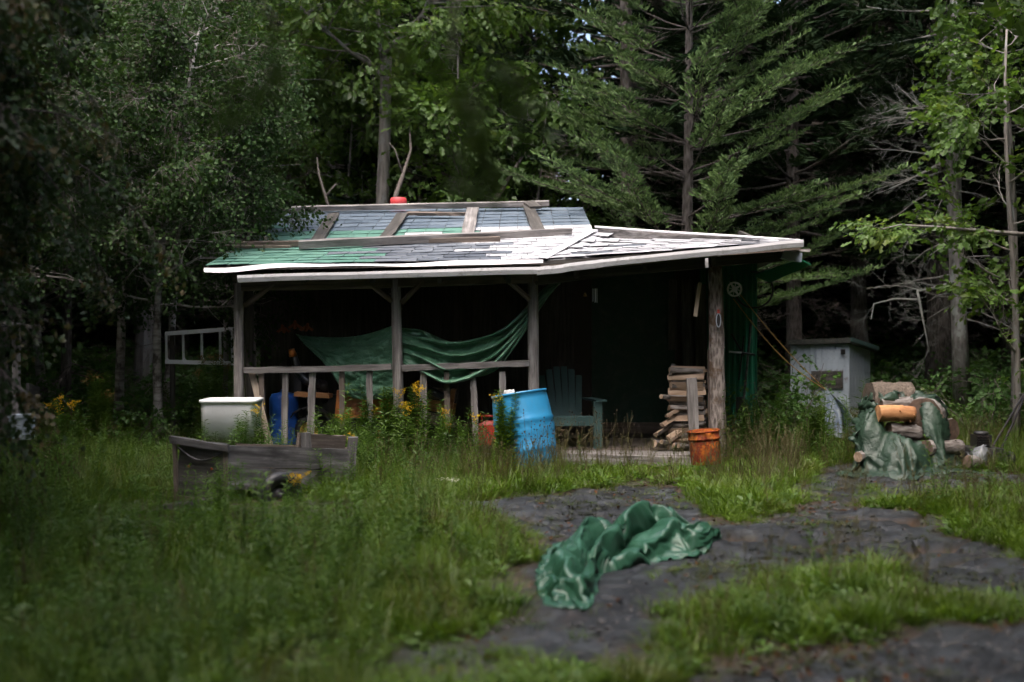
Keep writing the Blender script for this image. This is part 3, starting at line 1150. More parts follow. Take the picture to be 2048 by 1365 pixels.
def shingle_patch(f, rows, pick, wid=.45):
    global nsh
    for r in range(rows):
        v = r / rows
        a, b = f(0, v), f(1, v)
        n = max(3, round((b - a).length / wid))
        off = (.5 if r % 2 else 0) / n
        for i in range(n + (1 if r % 2 else 0)):
            u = min(max((i + .5) / n - off, .25 / n), 1 - .25 / n)
            p = f(u, v)
            px = 1024 + p.x / p.y * FPX
            k = pick(px, v, r)
            if k is None:
                continue
            ex = (b - a).normalized()
            ey = (f(u, min(1, v + .08)) - f(u, max(0, v - .02))).normalized()
            ez = ex.cross(ey).normalized()
            ey = ez.cross(ex)
            sc = (b - a).length / n / .433 * (.5 if (r % 2 and (i == 0 or i == n)) else 1)
            a_ = RND.gauss(0, .016)
            M = Matrix((ex * sc, ey * ((f(u, 1) - f(u, 0)).length / rows / .19), ez)).transposed().to_4x4()
            M.translation = p + ez * .004
            M = M @ Matrix.Rotation(a_, 4, 'Z')
            link('shingle', RND.choice(SH[k]), M, roof)
            nsh += 1


def pickA(px, v, r):
    if v < .20:
        return 'g' if px < 880 + RND.uniform(-60, 60) else 's'
    if RND.random() < .06:
        return 'g' if px < 1000 else 'b'
    return 'b'


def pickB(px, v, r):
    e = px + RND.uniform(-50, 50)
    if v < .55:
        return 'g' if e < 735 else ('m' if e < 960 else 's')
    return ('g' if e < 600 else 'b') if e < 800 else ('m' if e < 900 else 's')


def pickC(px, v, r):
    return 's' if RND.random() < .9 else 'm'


shingle_patch(PA, 8, pickA)
shingle_patch(PB, 10, pickB)
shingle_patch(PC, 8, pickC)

# boards lying on the roof
RB = [((583, 428), (1098, 416), PA, .085, .065), ((815, 436), (932, 437), PA, .06, .04),
      ((598, 505), (1142, 478), PB, .09, .085), ((447, 500), (1000, 489), PB, .11, .06), ((620, 496), (1062, 476), PB, .05, .06), ((448, 503), (582, 504), PB, .06, .03),
      ((420, 500), (520, 482), PB, .05, .025)]
for i, (a, b, f, w, t) in enumerate(RB):
    pl = (f.plane[0], f.n)
    plank('roof_board', hit(*a, pl, .03 + t / 2 + .006 * (i % 3)), hit(*b, pl, .03 + t / 2 + .006 * (i % 3)), w, t, M_wood if i % 2 == 0 else M_woodB, cabin, f.n, .006, 9, i)
for i, (a, b, w) in enumerate([((668, 436), (634, 489), .15), ((805, 436), (768, 487), .15), ((946, 424), (936, 476), .16), ((1056, 417), (1078, 470), .15)]):
    plank('roof_batten', hit(*a, PA.plane, .05), hit(*b, PA.plane, .04), w, .035, M_wood if i == 2 else M_woodD, cabin, PA.n, .007, 7, i + 20)
plank('roof_block', hit(1056, 416, PA.plane, .075), hit(1072, 427, PA.plane, .075), .16, .04, M_woodD, cabin, PA.n, .006, 2, 30)
for i, (a, b) in enumerate([((395, 517), (446, 516)), ((418, 507), (470, 505))]):
    plank('lath', P(*a, 12.7 + .3 * i), P(*b, 12.7 + .3 * i), .035, .02, M_wood, cabin, (0, 0, 1), .003, 3, i)
# upstand board behind the right hand slope
ck = MB()
cg = np.array([[list(PC(u, v) - PC.n * .004) for u in np.linspace(0, .2, 9)] for v in np.linspace(0, 1, 9)])
ck.grid(cg)
ck.build('valley_sheet', M_glare_sh, cabin)
plank('valley_strip', P(1086, 520, 12.09) + PB.n * .020, P(1187, 463, 14.01) + PB.n * .020, .11, .006, M_glare_sh, cabin, PB.n, .003, 8, 77)
k0, k1 = P(1191, 461, 14.05), P(1199, 484, 14.05)
ck = MB().hexa([k1 + Vector((-.05, 0, 0)), k1, k1 + Vector((0, .02, 0)), k1 + Vector((-.05, .02, 0)), k0 + Vector((-.02, 0, 0)), k0 + Vector((.03, 0, 0)), k0 + Vector((.03, .02, 0)), k0 + Vector((-.02, .02, 0))])
ck.build('step_flashing', M_white_metal, cabin)
ub = MB()
a0, a1 = P(1193, 458, 14.06), P(1470, 474, 13.62)
b0, b1 = P(1193, 484, 14.06), P(1470, 484, 13.62)
th = Vector((0, .03, 0))
ub.hexa([b0, b1, b1 + th, b0 + th, a0, a1, a1 + th, a0 + th])
ub.build('upstand_board', M_wood, cabin)
cap = MB()
cc = [P(1190, 454, 14.04), P(1330, 464, 13.8), P(1470, 472.5, 13.6), P(1600, 481, 13.28)]
for i in range(3):
    cap.tube([cc[i], cc[i + 1]], .014, 6)
cap.build('edge_flashing', M_white_metal, cabin)

# eave flashing: a thin white metal edge that waves along the shingles
fl = MB()
top, bot = [], []
for i in range(33):
    t = i / 32
    px = 408 + (1086 - 408) * t
    py = 537 + (523 - 537) * t + (4.5 * math.sin(t * 11 + 1.2) + 2 * math.sin(t * 23)) * (1 - t) * .8
    th_ = 6.5 + 3.0 * math.sin(t * 9 + .6)
    top.append(P(px, py - th_ / 2, 12.06)); bot.append(P(px, py + th_ / 2, 12.03))
for i in range(32):
    d = Vector((0, .012, 0))
    fl.hexa([bot[i], bot[i + 1], bot[i + 1] + d, bot[i] + d, top[i], top[i + 1], top[i + 1] + d, top[i] + d])
fl.build('eave_flashing', M_white_metal, cabin)


def gutter(name, p0, p1, w, h, parent, seed=0):
    L = (p1 - p0).length
    prof = [(-w / 2, h / 2), (-w / 2 - .008, h / 2), (-w / 2 - .008, h * .1), (-w * .38, -h / 2), (w / 2, -h / 2), (w / 2, h / 2), (w / 2 - .004, h / 2), (w / 2 - .004, -h / 2 + .004), (-w * .36, -h / 2 + .004), (-w / 2 + .0, h * .1)]
    mb = MB()
    rg = random.Random(seed)
    rings = 9
    vs = []
    for i in range(rings):
        x = L * i / (rings - 1)
        dz = rg.uniform(-.004, .004)
        vs += [(x, y, z + dz) for y, z in prof]
    k = len(prof)
    fs = [(i * k + j, i * k + (j + 1) % k, (i + 1) * k + (j + 1) % k, (i + 1) * k + j) for i in range(rings - 1) for j in range(k)]
    mb.add(vs, fs)
    mb.add([(0, -w / 2, h / 2), (0, -w * .37, -h / 2), (0, w / 2, -h / 2), (0, w / 2, h / 2), (.004, -w / 2, h / 2), (.004, -w * .37, -h / 2), (.004, w / 2, -h / 2), (.004, w / 2, h / 2)],
           [(0, 1, 2, 3), (7, 6, 5, 4)])
    return mb.build(name, M_white_metal, parent, M=frame(p0, p1))


gutter('gutter', P(477, 558, 12.0), P(1084, 541, 12.0), .09, .072, cabin, 1)
gutter('gutter', P(1073, 544, 11.97), P(1206, 527, 11.97), .09, .082, cabin, 2)
gutter('gutter', P(1203, 527, 11.98), P(1605, 487, 11.98), .09, .075, cabin, 3)
plank('fascia_board', P(1080, 535, 12.12), P(1600, 494, 12.12), .06, .02, M_woodB, cabin, (0, 1, 0), .004, 9, 5)
plank('trim_board', P(1205, 534, 12.02), P(1310, 523, 12.02), .035, .014, M_wood, cabin, (0, 1, 0), .002, 5, 6)
plank('hanging_bracket', P(1437, 500, 12.0), P(1438, 513, 12.0), .03, .02, M_white_metal, cabin, (0, 1, 0), .001, 2, 1)
plank('hanging_bracket', P(1413, 517, 12.1), P(1414, 536, 12.1), .03, .02, M_white_metal, cabin, (0, 1, 0), .001, 2, 2)
# beams
plank('beam', P(474, 573, 12.55), P(1075, 556, 12.55), .11, .10, M_woodB, cabin, (0, 1, 0), .006, 9, 7)
plank('beam', P(1068, 560, 12.55), P(1560, 512, 12.55), .12, .10, M_woodD, cabin, (0, 1, 0), .006, 9, 8)
plank('beam_end', P(1564, 508, 12.3), P(1602, 516, 12.3), .10, .08, M_white_old, cabin, (0, 1, 0), .003, 2, 8)
plank('rafter_end', P(1575, 498, 12.6), P(1620, 502, 12.5), .03, .05, M_wood, cabin, (0, 1, 0), .004, 3, 9)
for i in range(9):
    x = -3.0 + i * .74
    z0 = 2.02 + (max(0, x - .2) * .10)
    plank('rafter', (x, 12.3, z0), (x, 14.55, z0 + .42), .05, .09, M_woodD, cabin, (0, 0, 1), .003, 3, i)
# green sheet tucked below the right eave
sb = MB()
sb.hexa([P(1505, 552, 13.6), P(1600, 520, 12.9), P(1622, 530, 12.9), P(1540, 566, 13.6), P(1505, 550, 13.6), P(1600, 518, 12.9), P(1622, 528, 12.9), P(1540, 564, 13.6)])
sb.build('soffit_sheet', M_greenmetal, cabin)

# posts
pole('post', P(480, 900, 12.55), P(478, 566, 12.55), .060, .055, M_wood, cabin, 10, 11, .035, .006, 1, knots=3)
pole('post', P(500, 900, 13.1), P(497, 575, 13.1), .055, .052, M_woodD, cabin, 10, 11, .035, .006, 2)
pole('post', P(797, 895, 12.55), P(791, 560, 12.55), .062, .056, M_wood, cabin, 10, 11, .035, .008, 3, knots=4)
pole('post', P(1070, 905, 12.55), P(1066, 552, 12.55), .068, .060, M_wood, cabin, 10, 11, .035, .006, 4, knots=6)
lp = pole('post', P(1435, 912, 12.6), P(1431, 515, 12.6), .092, .078, M_postbark, cabin, 14, 15, .06, .008, 5, knots=7)
lp['label'] = 'rough bark covered log post at the corner of the porch'
# knee braces
for i, (a, b) in enumerate([((488, 612), (548, 568)), ((734, 562), (784, 604)), ((802, 606), (846, 562)), ((1008, 556), (1060, 600))]):
    pole('brace', P(*a, 12.52), P(*b, 12.52), .030, .027, M_woodB, cabin, 8, 4, .05, .005, 10 + i)
# railing
plank('railing', P(489, 741, 12.5), P(784, 734, 12.5), .065, .07, M_wood, cabin, (0, 1, 0), .006, 11, 41)
plank('railing', P(803, 737, 12.5), P(1058, 727, 12.5), .065, .07, M_wood, cabin, (0, 1, 0), .006, 11, 42)
for i, (xt, xb) in enumerate([(523, 527), (571, 569), (626, 621), (684, 683), (739, 742), (847, 846), (893, 897), (945, 951), (1005, 1003)]):
    plank('baluster', P(xb, 888, 12.53), P(xt, 744, 12.53), .058 + .008 * (i % 3), .04, M_wood if i % 3 else M_woodB, cabin, (0, 1, 0), .005, 7, 50 + i)
plank('leaning_board', P(543, 905, 12.35), P(503, 742, 12.6), .07, .022, M_woodP, cabin, (0, 1, 0), .003, 5, 61)
# walls
wm = MB()
wm.box((-.05, 14.66, 1.32), (6.34, .10, 2.44))
wm.build('wall', M_dirtfloor, cabin)
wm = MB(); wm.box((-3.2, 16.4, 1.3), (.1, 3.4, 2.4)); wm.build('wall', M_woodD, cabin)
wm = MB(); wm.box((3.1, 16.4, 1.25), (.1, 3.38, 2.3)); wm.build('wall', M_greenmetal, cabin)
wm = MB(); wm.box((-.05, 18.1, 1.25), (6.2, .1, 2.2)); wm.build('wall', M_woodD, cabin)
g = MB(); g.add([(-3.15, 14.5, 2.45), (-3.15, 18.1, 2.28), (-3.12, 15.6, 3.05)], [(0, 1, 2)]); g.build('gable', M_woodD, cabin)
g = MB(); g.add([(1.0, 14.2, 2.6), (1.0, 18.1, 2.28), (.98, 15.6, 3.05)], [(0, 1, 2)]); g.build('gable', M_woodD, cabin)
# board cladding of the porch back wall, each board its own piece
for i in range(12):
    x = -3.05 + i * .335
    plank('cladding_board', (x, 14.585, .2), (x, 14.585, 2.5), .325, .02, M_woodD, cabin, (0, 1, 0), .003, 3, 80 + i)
gp_ = MB(); gp_.box((1.55, 14.56, 1.30), (1.06, .03, 1.98)); gpo = gp_.build('wall_panel', M_greenpaint, cabin)
gpo['label'] = 'dark green painted panel at the back of the porch'
sk = MB(); sk.box((1.55, 14.57, .24), (1.1, .05, .14)); sk.build('skirting', M_woodB, cabin)


def corrugated(name, x0, x1, y, z0, z1, mat, parent, pitch=.075, amp=.012):
    n = int((x1 - x0) / pitch * 6)
    A = np.zeros((2, n, 3)); B = np.zeros((2, n, 3))
    xs = np.linspace(x0, x1, n)
    ys = y + amp * np.clip(np.sin(xs / pitch * 6.283) * 1.6, -1, 1)
    for r, z in enumerate((z0, z1)):
        A[r] = np.stack([xs, ys, np.full(n, z)], -1)
    mb = MB().grid(A)
    A2 = A.copy(); A2[..., 1] += .012
    mb.grid(A2[:, ::-1])
    return mb.build(name, mat, parent)


corrugated('metal_siding', 2.40, 3.13, 14.54, .15, 2.35, M_greenmetal, cabin)
# dark boards standing in the porch corner
for i, (a, b, w) in enumerate([((1378, 860), (1372, 560), .12), ((1404, 860), (1400, 570), .14), ((1345, 700), (1346, 560), .10)]):
    plank('corner_board', P(*a, 14.3), P(*b, 14.3), w, .025, M_woodD, cabin, (0, 1, 0), .004, 5, 95 + i)
# porch deck, board by board
for i in range(13):
    y = 12.42 + i * .168
    plank('deck_board', (-3.1, y, DECK - .016), (2.28, y, DECK - .016), .158, .03, M_wood if i < 3 else M_woodB, cabin, (0, 0, 1), .003, 9, 110 + i)
plank('step_board', P(1120, 918, 12.30), P(1392, 927, 12.30), .12, .10, M_wood, cabin, (0, 1, 0), .006, 7, 130)
plank('sill_log', (-3.1, 12.52, .02), (2.3, 12.52, .02), .14, .12, M_wood, cabin, (0, 0, 1), .006, 9, 131)
for i in range(5):
    x = -3.0 + i * 1.3
    wmb = MB(); wmb.box((x, 12.62, -.06), (.2, .2, .16)); wmb.build('footing', M_woodD, cabin)

# ================================================================== things on and round the cabin
# red bucket behind the ridge
rb = thing('red_bucket', 'faded red plastic bucket upturned over the stove pipe at the roof ridge', 'bucket', P(797, 418, 15.75))
z0 = P(797, 418, 15.75)
MB().lathe([(.118, -.22), (.118, -.02), (.121, -.02), (.112, .135), (.104, .148), (.0, .150)], 28, Matrix.Translation(z0)).build('body', M_red, rb, True)
MB().lathe([(.124, -.03), (.128, -.03), (.128, -.005), (.124, -.005)], 28, Matrix.Translation(z0)).build('rim', M_red, rb, True)


# ---- cloth solver (position based) for the tarpaulins
def drape(X, H, steps=120, it=8, dt=.022, fr=.55, damp=.985, bend=.12, pins=None, grav=9.8, stretch=1.0):
    X = X.copy()
    r, c = X.shape[:2]
    R0 = X.copy() if not isinstance(stretch, np.ndarray) else stretch
    sets = []
    for di, dj, k in ((0, 1, 1.0), (1, 0, 1.0), (1, 1, .6), (1, -1, .6), (0, 2, bend), (2, 0, bend)):
        I, J = np.meshgrid(np.arange(r), np.arange(c), indexing='ij')
        I2, J2 = I + di, J + dj
        ok = (I2 < r) & (J2 < c) & (J2 >= 0)
        I, J, I2, J2 = I[ok], J[ok], I2[ok], J2[ok]
        L = np.linalg.norm(R0[I, J] - R0[I2, J2], axis=1)
        ph = ((J // dj) if di == 0 else (I // di)) % 2
        for s in (0, 1):
            m = ph == s
            sets.append((I[m] * c + J[m], I2[m] * c + J2[m], L[m], k))
    x = X.reshape(-1, 3)
    v = np.zeros_like(x)
    wgt = np.ones(len(x))
    if pins is not None:
        wgt[pins] = 0
    for s_ in range(steps):
        v[:, 2] -= grav * dt
        v *= damp
        p = x + v * dt * wgt[:, None]
        for _ in range(it):
            for a, b, L, k in sets:
                d = p[a] - p[b]
                ln = np.linalg.norm(d, axis=1) + 1e-9
                e = (ln - L)
                kk = np.where(e < 0, k * .5, k) if k >= .5 else k
                w1, w2 = wgt[a], wgt[b]
                q = (kk * e / ln / np.maximum(w1 + w2, 1e-6))[:, None] * d
                p[a] -= q * w1[:, None]
                p[b] += q * w2[:, None]
            h = H(p[:, 0], p[:, 1])
            under = p[:, 2] < h
            p[under, 2] = h[under]
        if s_ % 1 == 0:
            p[under, :2] = x[under, :2] + (p[under, :2] - x[under, :2]) * (1 - fr)
        v = (p - x) / dt
        x = p
    return x.reshape(r, c, 3)


def sheet(name, A, mat, parent=None, cut=None, thick=.004):
    r, c = A.shape[:2]
    fs = [(i * c + j, i * c + j + 1, (i + 1) * c + j + 1, (i + 1) * c + j) for i in range(r - 1) for j in range(c - 1)]
    if cut is not None:
        fs = [f for f in fs if not cut[f[0] // c, f[0] % c]]
    me = bpy.data.meshes.new(name)
    o = Vector((float(A[..., 0].mean()), float(A[..., 1].mean()), float(A[..., 2].min())))
    me.from_pydata((A.reshape(-1, 3) - np.array(o)).tolist(), [], fs)
    uvl = me.uv_layers.new(name='UVMap')
    idx = np.zeros(len(me.loops), np.int32); me.loops.foreach_get('vertex_index', idx)
    uv = np.stack([(idx % c) / (c - 1), (idx // c) / (r - 1)], -1)
    uvl.data.foreach_set('uv', uv.ravel())
    me.polygons.foreach_set('use_smooth', [True] * len(me.polygons))
    me.materials.append(mat)
    ob = link(name, me, Matrix.Translation(o), parent)
    sd_ = ob.modifiers.new('thickness', 'SOLIDIFY'); sd_.thickness = thick
    return ob


def curve_px(pts, n):
    """smooth curve through (px, py, Y) control points -> array (n,3)"""
    pts = np.array([list(P(*p)) for p in pts])
    t = np.linspace(0, len(pts) - 1, n)
    out = []
    for q in t:
        i = min(int(q), len(pts) - 2); f = q - i
        p0, p1, p2, p3 = pts[max(i - 1, 0)], pts[i], pts[i + 1], pts[min(i + 2, len(pts) - 1)]
        out.append(.5 * ((2 * p1) + (-p0 + p2) * f + (2 * p0 - 5 * p1 + 4 * p2 - p3) * f * f + (-p0 + 3 * p1 - 3 * p2 + p3) * f ** 3))
    return np.array(out)


# tarp slung between the posts: pleats run along the sag
n_u, n_v = 90, 60
topc = curve_px([(803, 655, 12.75), (850, 668, 12.85), (905, 680, 12.9), (960, 672, 12.95), (1010, 650, 12.9), (1055, 612, 12.85), (1095, 572, 12.8), (1130, 556, 12.8)], n_u)
botc = curve_px([(806, 735, 12.72), (845, 748, 12.62), (890, 768, 12.6), (935, 762, 12.62), (985, 738, 12.66), (1030, 690, 12.72), (1070, 632, 12.75), (1090, 600, 12.78)], n_u)
A = np.zeros((n_v, n_u, 3))
uu = np.linspace(0, 1, n_u)
for i in range(n_v):
    v = i / (n_v - 1)
    A[i] = topc * (1 - v) + botc * v
    pinch = np.clip(np.minimum((uu + .03) * 4.5, (1.1 - uu) * 2.2), .18, 1)
    ph = v * 4.3 + .35 * np.sin(uu * 5 + v * 3) + .9 * uu
    fold = np.abs(((ph * 1.0) % 1.0) - .5) * 2
    A[i, :, 1] += -(fold ** .9) * .20 * pinch - .05 * np.sin(v * 3.14) * pinch
    A[i, :, 2] += .05 * np.sin(ph * 6.283) * pinch + .010 * (fbm(uu * 16, v * 9 + 0 * uu, 3.0, 3) - .5)
    A[i, :, 1] += .10 * (fbm(uu * 9, v * 12 + 0 * uu, 9.0, 3) - .5) + .05 * (fbm(uu * 22 + v * 6, v * 20 + 0 * uu, 29.0, 2) - .5)
tag(sheet('hanging_tarp', A, M_tarp), 'green tarpaulin slung in sagging folds between the two right hand porch posts', 'tarp')

# tarp hanging left of the middle post down to the tractor
n_u, n_v = 60, 60
topc = curve_px([(590, 668, 13.3), (650, 660, 13.2), (720, 656, 13.0), (786, 650, 12.8)], n_u)
botc = curve_px([(668, 742, 13.0), (690, 790, 12.86), (735, 800, 12.8), (806, 792, 12.72)], n_u)
A = np.zeros((n_v, n_u, 3))
uu = np.linspace(0, 1, n_u)
for i in range(n_v):
    v = i / (n_v - 1)
    A[i] = topc * (1 - v) + botc * v
    A[i, :, 1] += .10 * v * np.abs(np.sin(uu * 7 + v * 1.5)) - .22 * np.sin(v * 3.14) * (1 - uu) * .6
    A[i, :, 1] += .15 * (fbm(uu * 6 + v * 3, v * 7 - uu * 2, 13.0, 4) - .5) + .05 * np.abs(fbm(uu * 13 - v * 9, v * 12 + uu * 7, 33.0, 2) - .5)
    A[i, :, 2] -= .10 * np.sin(uu * 3.14) * (1 - v)
tag(sheet('draped_tarp', A, M_tarp), 'green tarpaulin with pale creases hanging over the garden tractor left of the middle post', 'tarp')

# ---- garden tractor behind the railing
tr_ = thing('garden_tractor', 'orange and black garden tractor with yellow wheel rims behind the railing', 'tractor', (-2.2, 13.0, DECK))


def wheel(c, R, w, parent, tire='tyre'):
    Mx = Matrix.Translation(c) @ Matrix.Rotation(math.pi / 2, 4, 'X')
    t = MB().lathe([(R * .62, -w / 2), (R * .9, -w / 2), (R, -w * .3), (R, w * .3), (R * .9, w / 2), (R * .62, w / 2), (R * .60, 0), (R * .62, -w / 2)], 28, Mx)
    for k in range(18):
        a = k * 6.283 / 18
        t.box(Vector(c) + Vector((math.cos(a) * R, 0, math.sin(a) * R)), (.035, w * .7, .02), Matrix.Rotation(-a + math.pi / 2, 3, 'Y'))
    to = t.build('wheel', M_black, parent, True)
    MB().lathe([(R * .62, w * .42), (R * .58, w * .46), (R * .52, w * .2), (R * .2, w * .12), (R * .16, w * .3), (0, w * .32)], 24, Mx @ Matrix.Scale(1, 4)).build('rim', M_yellowrim, to, True)
    MB().lathe([(R * .62, -w * .42), (R * .58, -w * .2), (R * .2, -w * .1), (0, -w * .1)], 24, Mx).build('rim', M_yellowrim, to, True)
    return to


wheel(P(620, 862, 12.95), .17, .14, tr_)
wheel(P(760, 872, 12.98), .13, .10, tr_)
wheel(P(625, 858, 13.7), .17, .14, tr_)
wheel(P(760, 872, 13.7), .13, .10, tr_)
hb = MB(); c0 = P(735, 800, 13.3)
hb.hexa([c0 + Vector(q) for q in ((-.35, -.22, -.2), (.32, -.2, -.2), (.32, .2, -.2), (-.35, .22, -.2), (-.33, -.2, .12), (.26, -.17, .06), (.26, .17, .06), (-.33, .2, .12))])
hb.build('hood', M_orange, tr_)
MB().box(P(640, 845, 13.3), (.9, .34, .10)).build('chassis', M_blackm, tr_)
fm = MB()
for i in range(7):
    a = math.radians(25 + i * 22)
    a2 = math.radians(25 + (i + 1) * 22)
    c1 = P(620, 858, 12.95)
    r0, r1 = .24, .262
    q = [Vector((-math.cos(t_) * r_, dy, math.sin(t_) * r_)) + c1 for dy in (-.09, .09) for t_, r_ in ((a, r0), (a2, r0), (a2, r1), (a, r1))]
    fm.hexa(q)
fm.build('fender', M_blackm, tr_)
MB().box(P(627, 790, 13.0), (.40, .26, .05), Matrix.Rotation(.06, 3, 'Y')).build('seat_board', M_peeled, tr_)
MB().box(P(602, 762, 13.3), (.08, .40, .30)).build('seat_back', M_black, tr_)
MB().tube([P(690, 770, 13.3), P(672, 735, 13.3)], .014, 8).build('steering_column', M_blackm, tr_)
MB().tube([P(672, 735, 13.3) + Vector((.0 + .05 * math.sin(a * .5236), .15 * math.cos(a * .5236), .15 * .4 * math.sin(a * .5236))) for a in range(13)], .012, 6).build('steering_wheel', M_black, tr_)

# snow blower chute
sc_ = thing('snow_blower', 'black snow blower with a bent discharge chute tipped in orange', 'snow blower', P(610, 890, 13.4))
MB().tube([P(640, 768, 13.1), P(612, 762, 13.1), P(597, 745, 13.1), P(590, 722, 13.1), P(585, 708, 13.1)], [.05, .052, .05, .045, .05], 14).build('chute', M_hose, sc_, True)
MB().tube([P(586, 712, 13.07), P(583, 699, 13.05)], [.045, .036], 12).build('chute_tip', M_orange, sc_, True)
MB().box(P(660, 815, 13.5), (.5, .3, .30)).build('auger_housing', M_blackm, sc_)
MB().tube([P(650, 800, 13.4), P(645, 768, 13.15)], .06, 12).build('chute_base', M_blackm, sc_, True)

# blue plastic drum behind the balusters
bd = thing('blue_container', 'dark blue plastic container standing behind the railing by the leaning board', 'container', P(566, 895, 12.95))
Mx = Matrix.Translation(P(568, 888, 12.98))
MB().lathe([(.0, 0), (.155, 0), (.165, .03), (.165, .28), (.15, .31), (.165, .34), (.165, .52), (.14, .57), (.06, .585), (0, .585)], 24, Mx).build('body', M_darkblue, bd, True)
MB().lathe([(.045, .58), (.05, .62), (0, .625)], 16, Mx).build('cap', M_darkblue, bd, True)

# brown chest and black pipe under the slung tarp, red fuel can
ch = thing('wooden_crate', 'orange brown wooden crate leaning under the slung tarp', 'crate', P(890, 890, 12.95))
Mr = Matrix.Rotation(math.radians(9), 3, 'Y')
for i in range(3):
    MB().box(P(868, 786 + i * 26, 12.95), (.50, .03, .13), Mr).build('slat', M_peeled if i == 1 else M_woodB, ch)
for i, x in enumerate((843, 902)):
    MB().box(P(x, 815, 12.97), (.05, .30, .42), Mr).build('corner_post', M_peeled, ch)
MB().box(P(868, 812, 13.1), (.50, .26, .40), Mr).build('body', M_woodD, ch)
pp = thing('black_pipe', 'length of black pipe lying across the crate behind the railing', 'pipe', P(870, 780, 12.85))
MB().tube([P(852, 776, 12.82), P(890, 796, 12.82)], .045, 14).build('pipe_body', M_hose, pp, True)
rc = thing('fuel_can', 'red plastic fuel can on the porch floor beside the blue drum', 'fuel can', P(978, 890, 12.8))
c0 = P(978, 866, 12.8)
fc = MB(); x, y, z = .13, .09, .13
fc.hexa([c0 + Vector(q) for q in ((-x, -y, -z), (x, -y, -z), (x, y, -z), (-x, y, -z), (-x * .95, -y * .9, z * .7), (x * .95, -y * .9, z * .7), (x * .95, y * .9, z * .7), (-x * .95, y * .9, z * .7))])
fc.hexa([c0 + Vector(q) for q in ((-x * .95, -y * .9, z * .7), (x * .95, -y * .9, z * .7), (x * .95, y * .9, z * .7), (-x * .95, y * .9, z * .7), (-x * .3, -y * .5, z * 1.05), (x * .6, -y * .5, z * 1.05), (x * .6, y * .5, z * 1.05), (-x * .3, y * .5, z * 1.05))])
fc.build('body', M_redcan, rc)
MB().tube([c0 + Vector((-.08, 0, .12)), c0 + Vector((-.08, 0, .19)), c0 + Vector((.05, 0, .19)), c0 + Vector((.07, 0, .13))], .013, 8).build('handle', M_redcan, rc, True)
MB().tube([c0 + Vector((.09, 0, .08)), c0 + Vector((.13, 0, .2))], [.022, .014], 10).build('spout', M_black, rc, True)

# ---- tilted blue drum
dr = thing('plastic_drum', 'bright blue plastic drum leaning in the weeds before the porch', 'drum', P(1072, 935, 12.0))
Mx = Matrix.Translation(P(1062, 940, 12.0)) @ Matrix.Rotation(math.radians(-9), 4, 'Y') @ Matrix.Rotation(math.radians(-4), 4, 'X')
prof = [(0, .02), (.27, 0), (.285, .02), (.30, .14), (.305, .20), (.318, .225), (.305, .25), (.315, .36), (.322, .44), (.312, .50), (.326, .525), (.312, .55), (.308, .62), (.297, .74), (.288, .80), (.296, .805), (.296, .825), (.28, .825), (.275, .80), (.27, .60), (.26, .3)]
MB().lathe(prof, 48, Mx).build('body', M_bluedrum, dr, True)
MB().lathe([(0, .3), (.26, .3)], 32, Mx).build('bottom', M_bluedrum, dr)
jug = thing('plastic_bag', 'crumpled white plastic scrap poking up behind the blue drum', 'bag', P(1018, 790, 12.45))
jb = MB()
rg_ = random.Random(4)
jb.lathe([(.0, -.10), (.05, -.08), (.07, -.02), (.06, .03), (.035, .05), (0, .055)], 12, Matrix.Translation(P(1018, 790, 12.45)))
jb.v = [tuple(Vector(v) + rvec(rg_, .009)) for v in jb.v]
jb.build('body', M_tub, jug)

# ---- white tub
tb = thing('plastic_tub', 'square white plastic tub with a flared rim at the porch corner', 'tub', P(465, 895, 12.0))
c0 = P(464, 890, 12.0)


def rrect(hx, hy, r, z, n=6):
    o = []
    for cx_, cy_, a0 in ((hx - r, hy - r, 0), (-hx + r, hy - r, 90), (-hx + r, -hy + r, 180), (hx - r, -hy + r, 270)):
        for k in range(n):
            a = math.radians(a0 + 90 * k / (n - 1))
            o.append(Vector((cx_ + r * math.cos(a), cy_ + r * math.sin(a), z)))
    return o


def loft(rings, closed_bottom=True):
    vs, fs = [], []
    n = len(rings[0])
    for rr in rings:
        vs += rr
    for i in range(len(rings) - 1):
        for k in range(n):
            a, b = i * n + k, i * n + (k + 1) % n
            fs.append((a, b, b + n, a + n))
    if closed_bottom:
        fs.append(tuple(range(n))[::-1])
    return vs, fs


Rz = Matrix.Rotation(math.radians(4), 3, 'Z')
rings = [rrect(.272, .26, .06, 0), rrect(.28, .27, .06, .42), rrect(.283, .275, .06, .452), rrect(.296, .288, .065, .455), rrect(.296, .288, .065, .485), rrect(.286, .279, .06, .487), rrect(.272, .265, .055, .45), rrect(.25, .24, .05, .03)]
vs, fs = loft([[c0 + Rz @ v for v in r_] for r_ in rings])
fs.append(tuple(range(len(vs) - 24, len(vs))))
MB().add(vs, fs).build('body', M_tub, tb, True)
cl = pole('fallen_stick', P(360, 886, 10.5), P(398, 893, 10.6), .02, .014, M_woodD, None, 7, 4, .1, .01, 9)
tag(cl, 'short dark stick resting beside the cart headboard', 'stick')

# ---- wooden cart
ct = thing('wooden_cart', 'weathered grey wooden utility cart sunk in the long grass', 'cart', P(520, 1010, 9.9))
YC = 9.75
# end board faces the camera at the left, long side runs away to the right
e0, e1 = P(352, 892, YC), P(452, 904, YC)
ex = (e1 - e0).normalized()
lo = Vector((0, 0, -.50))
tilt = Vector((.02, .05, 0))
s0, s1 = P(455, 896, YC + .02), P(700, 904, YC + .95)


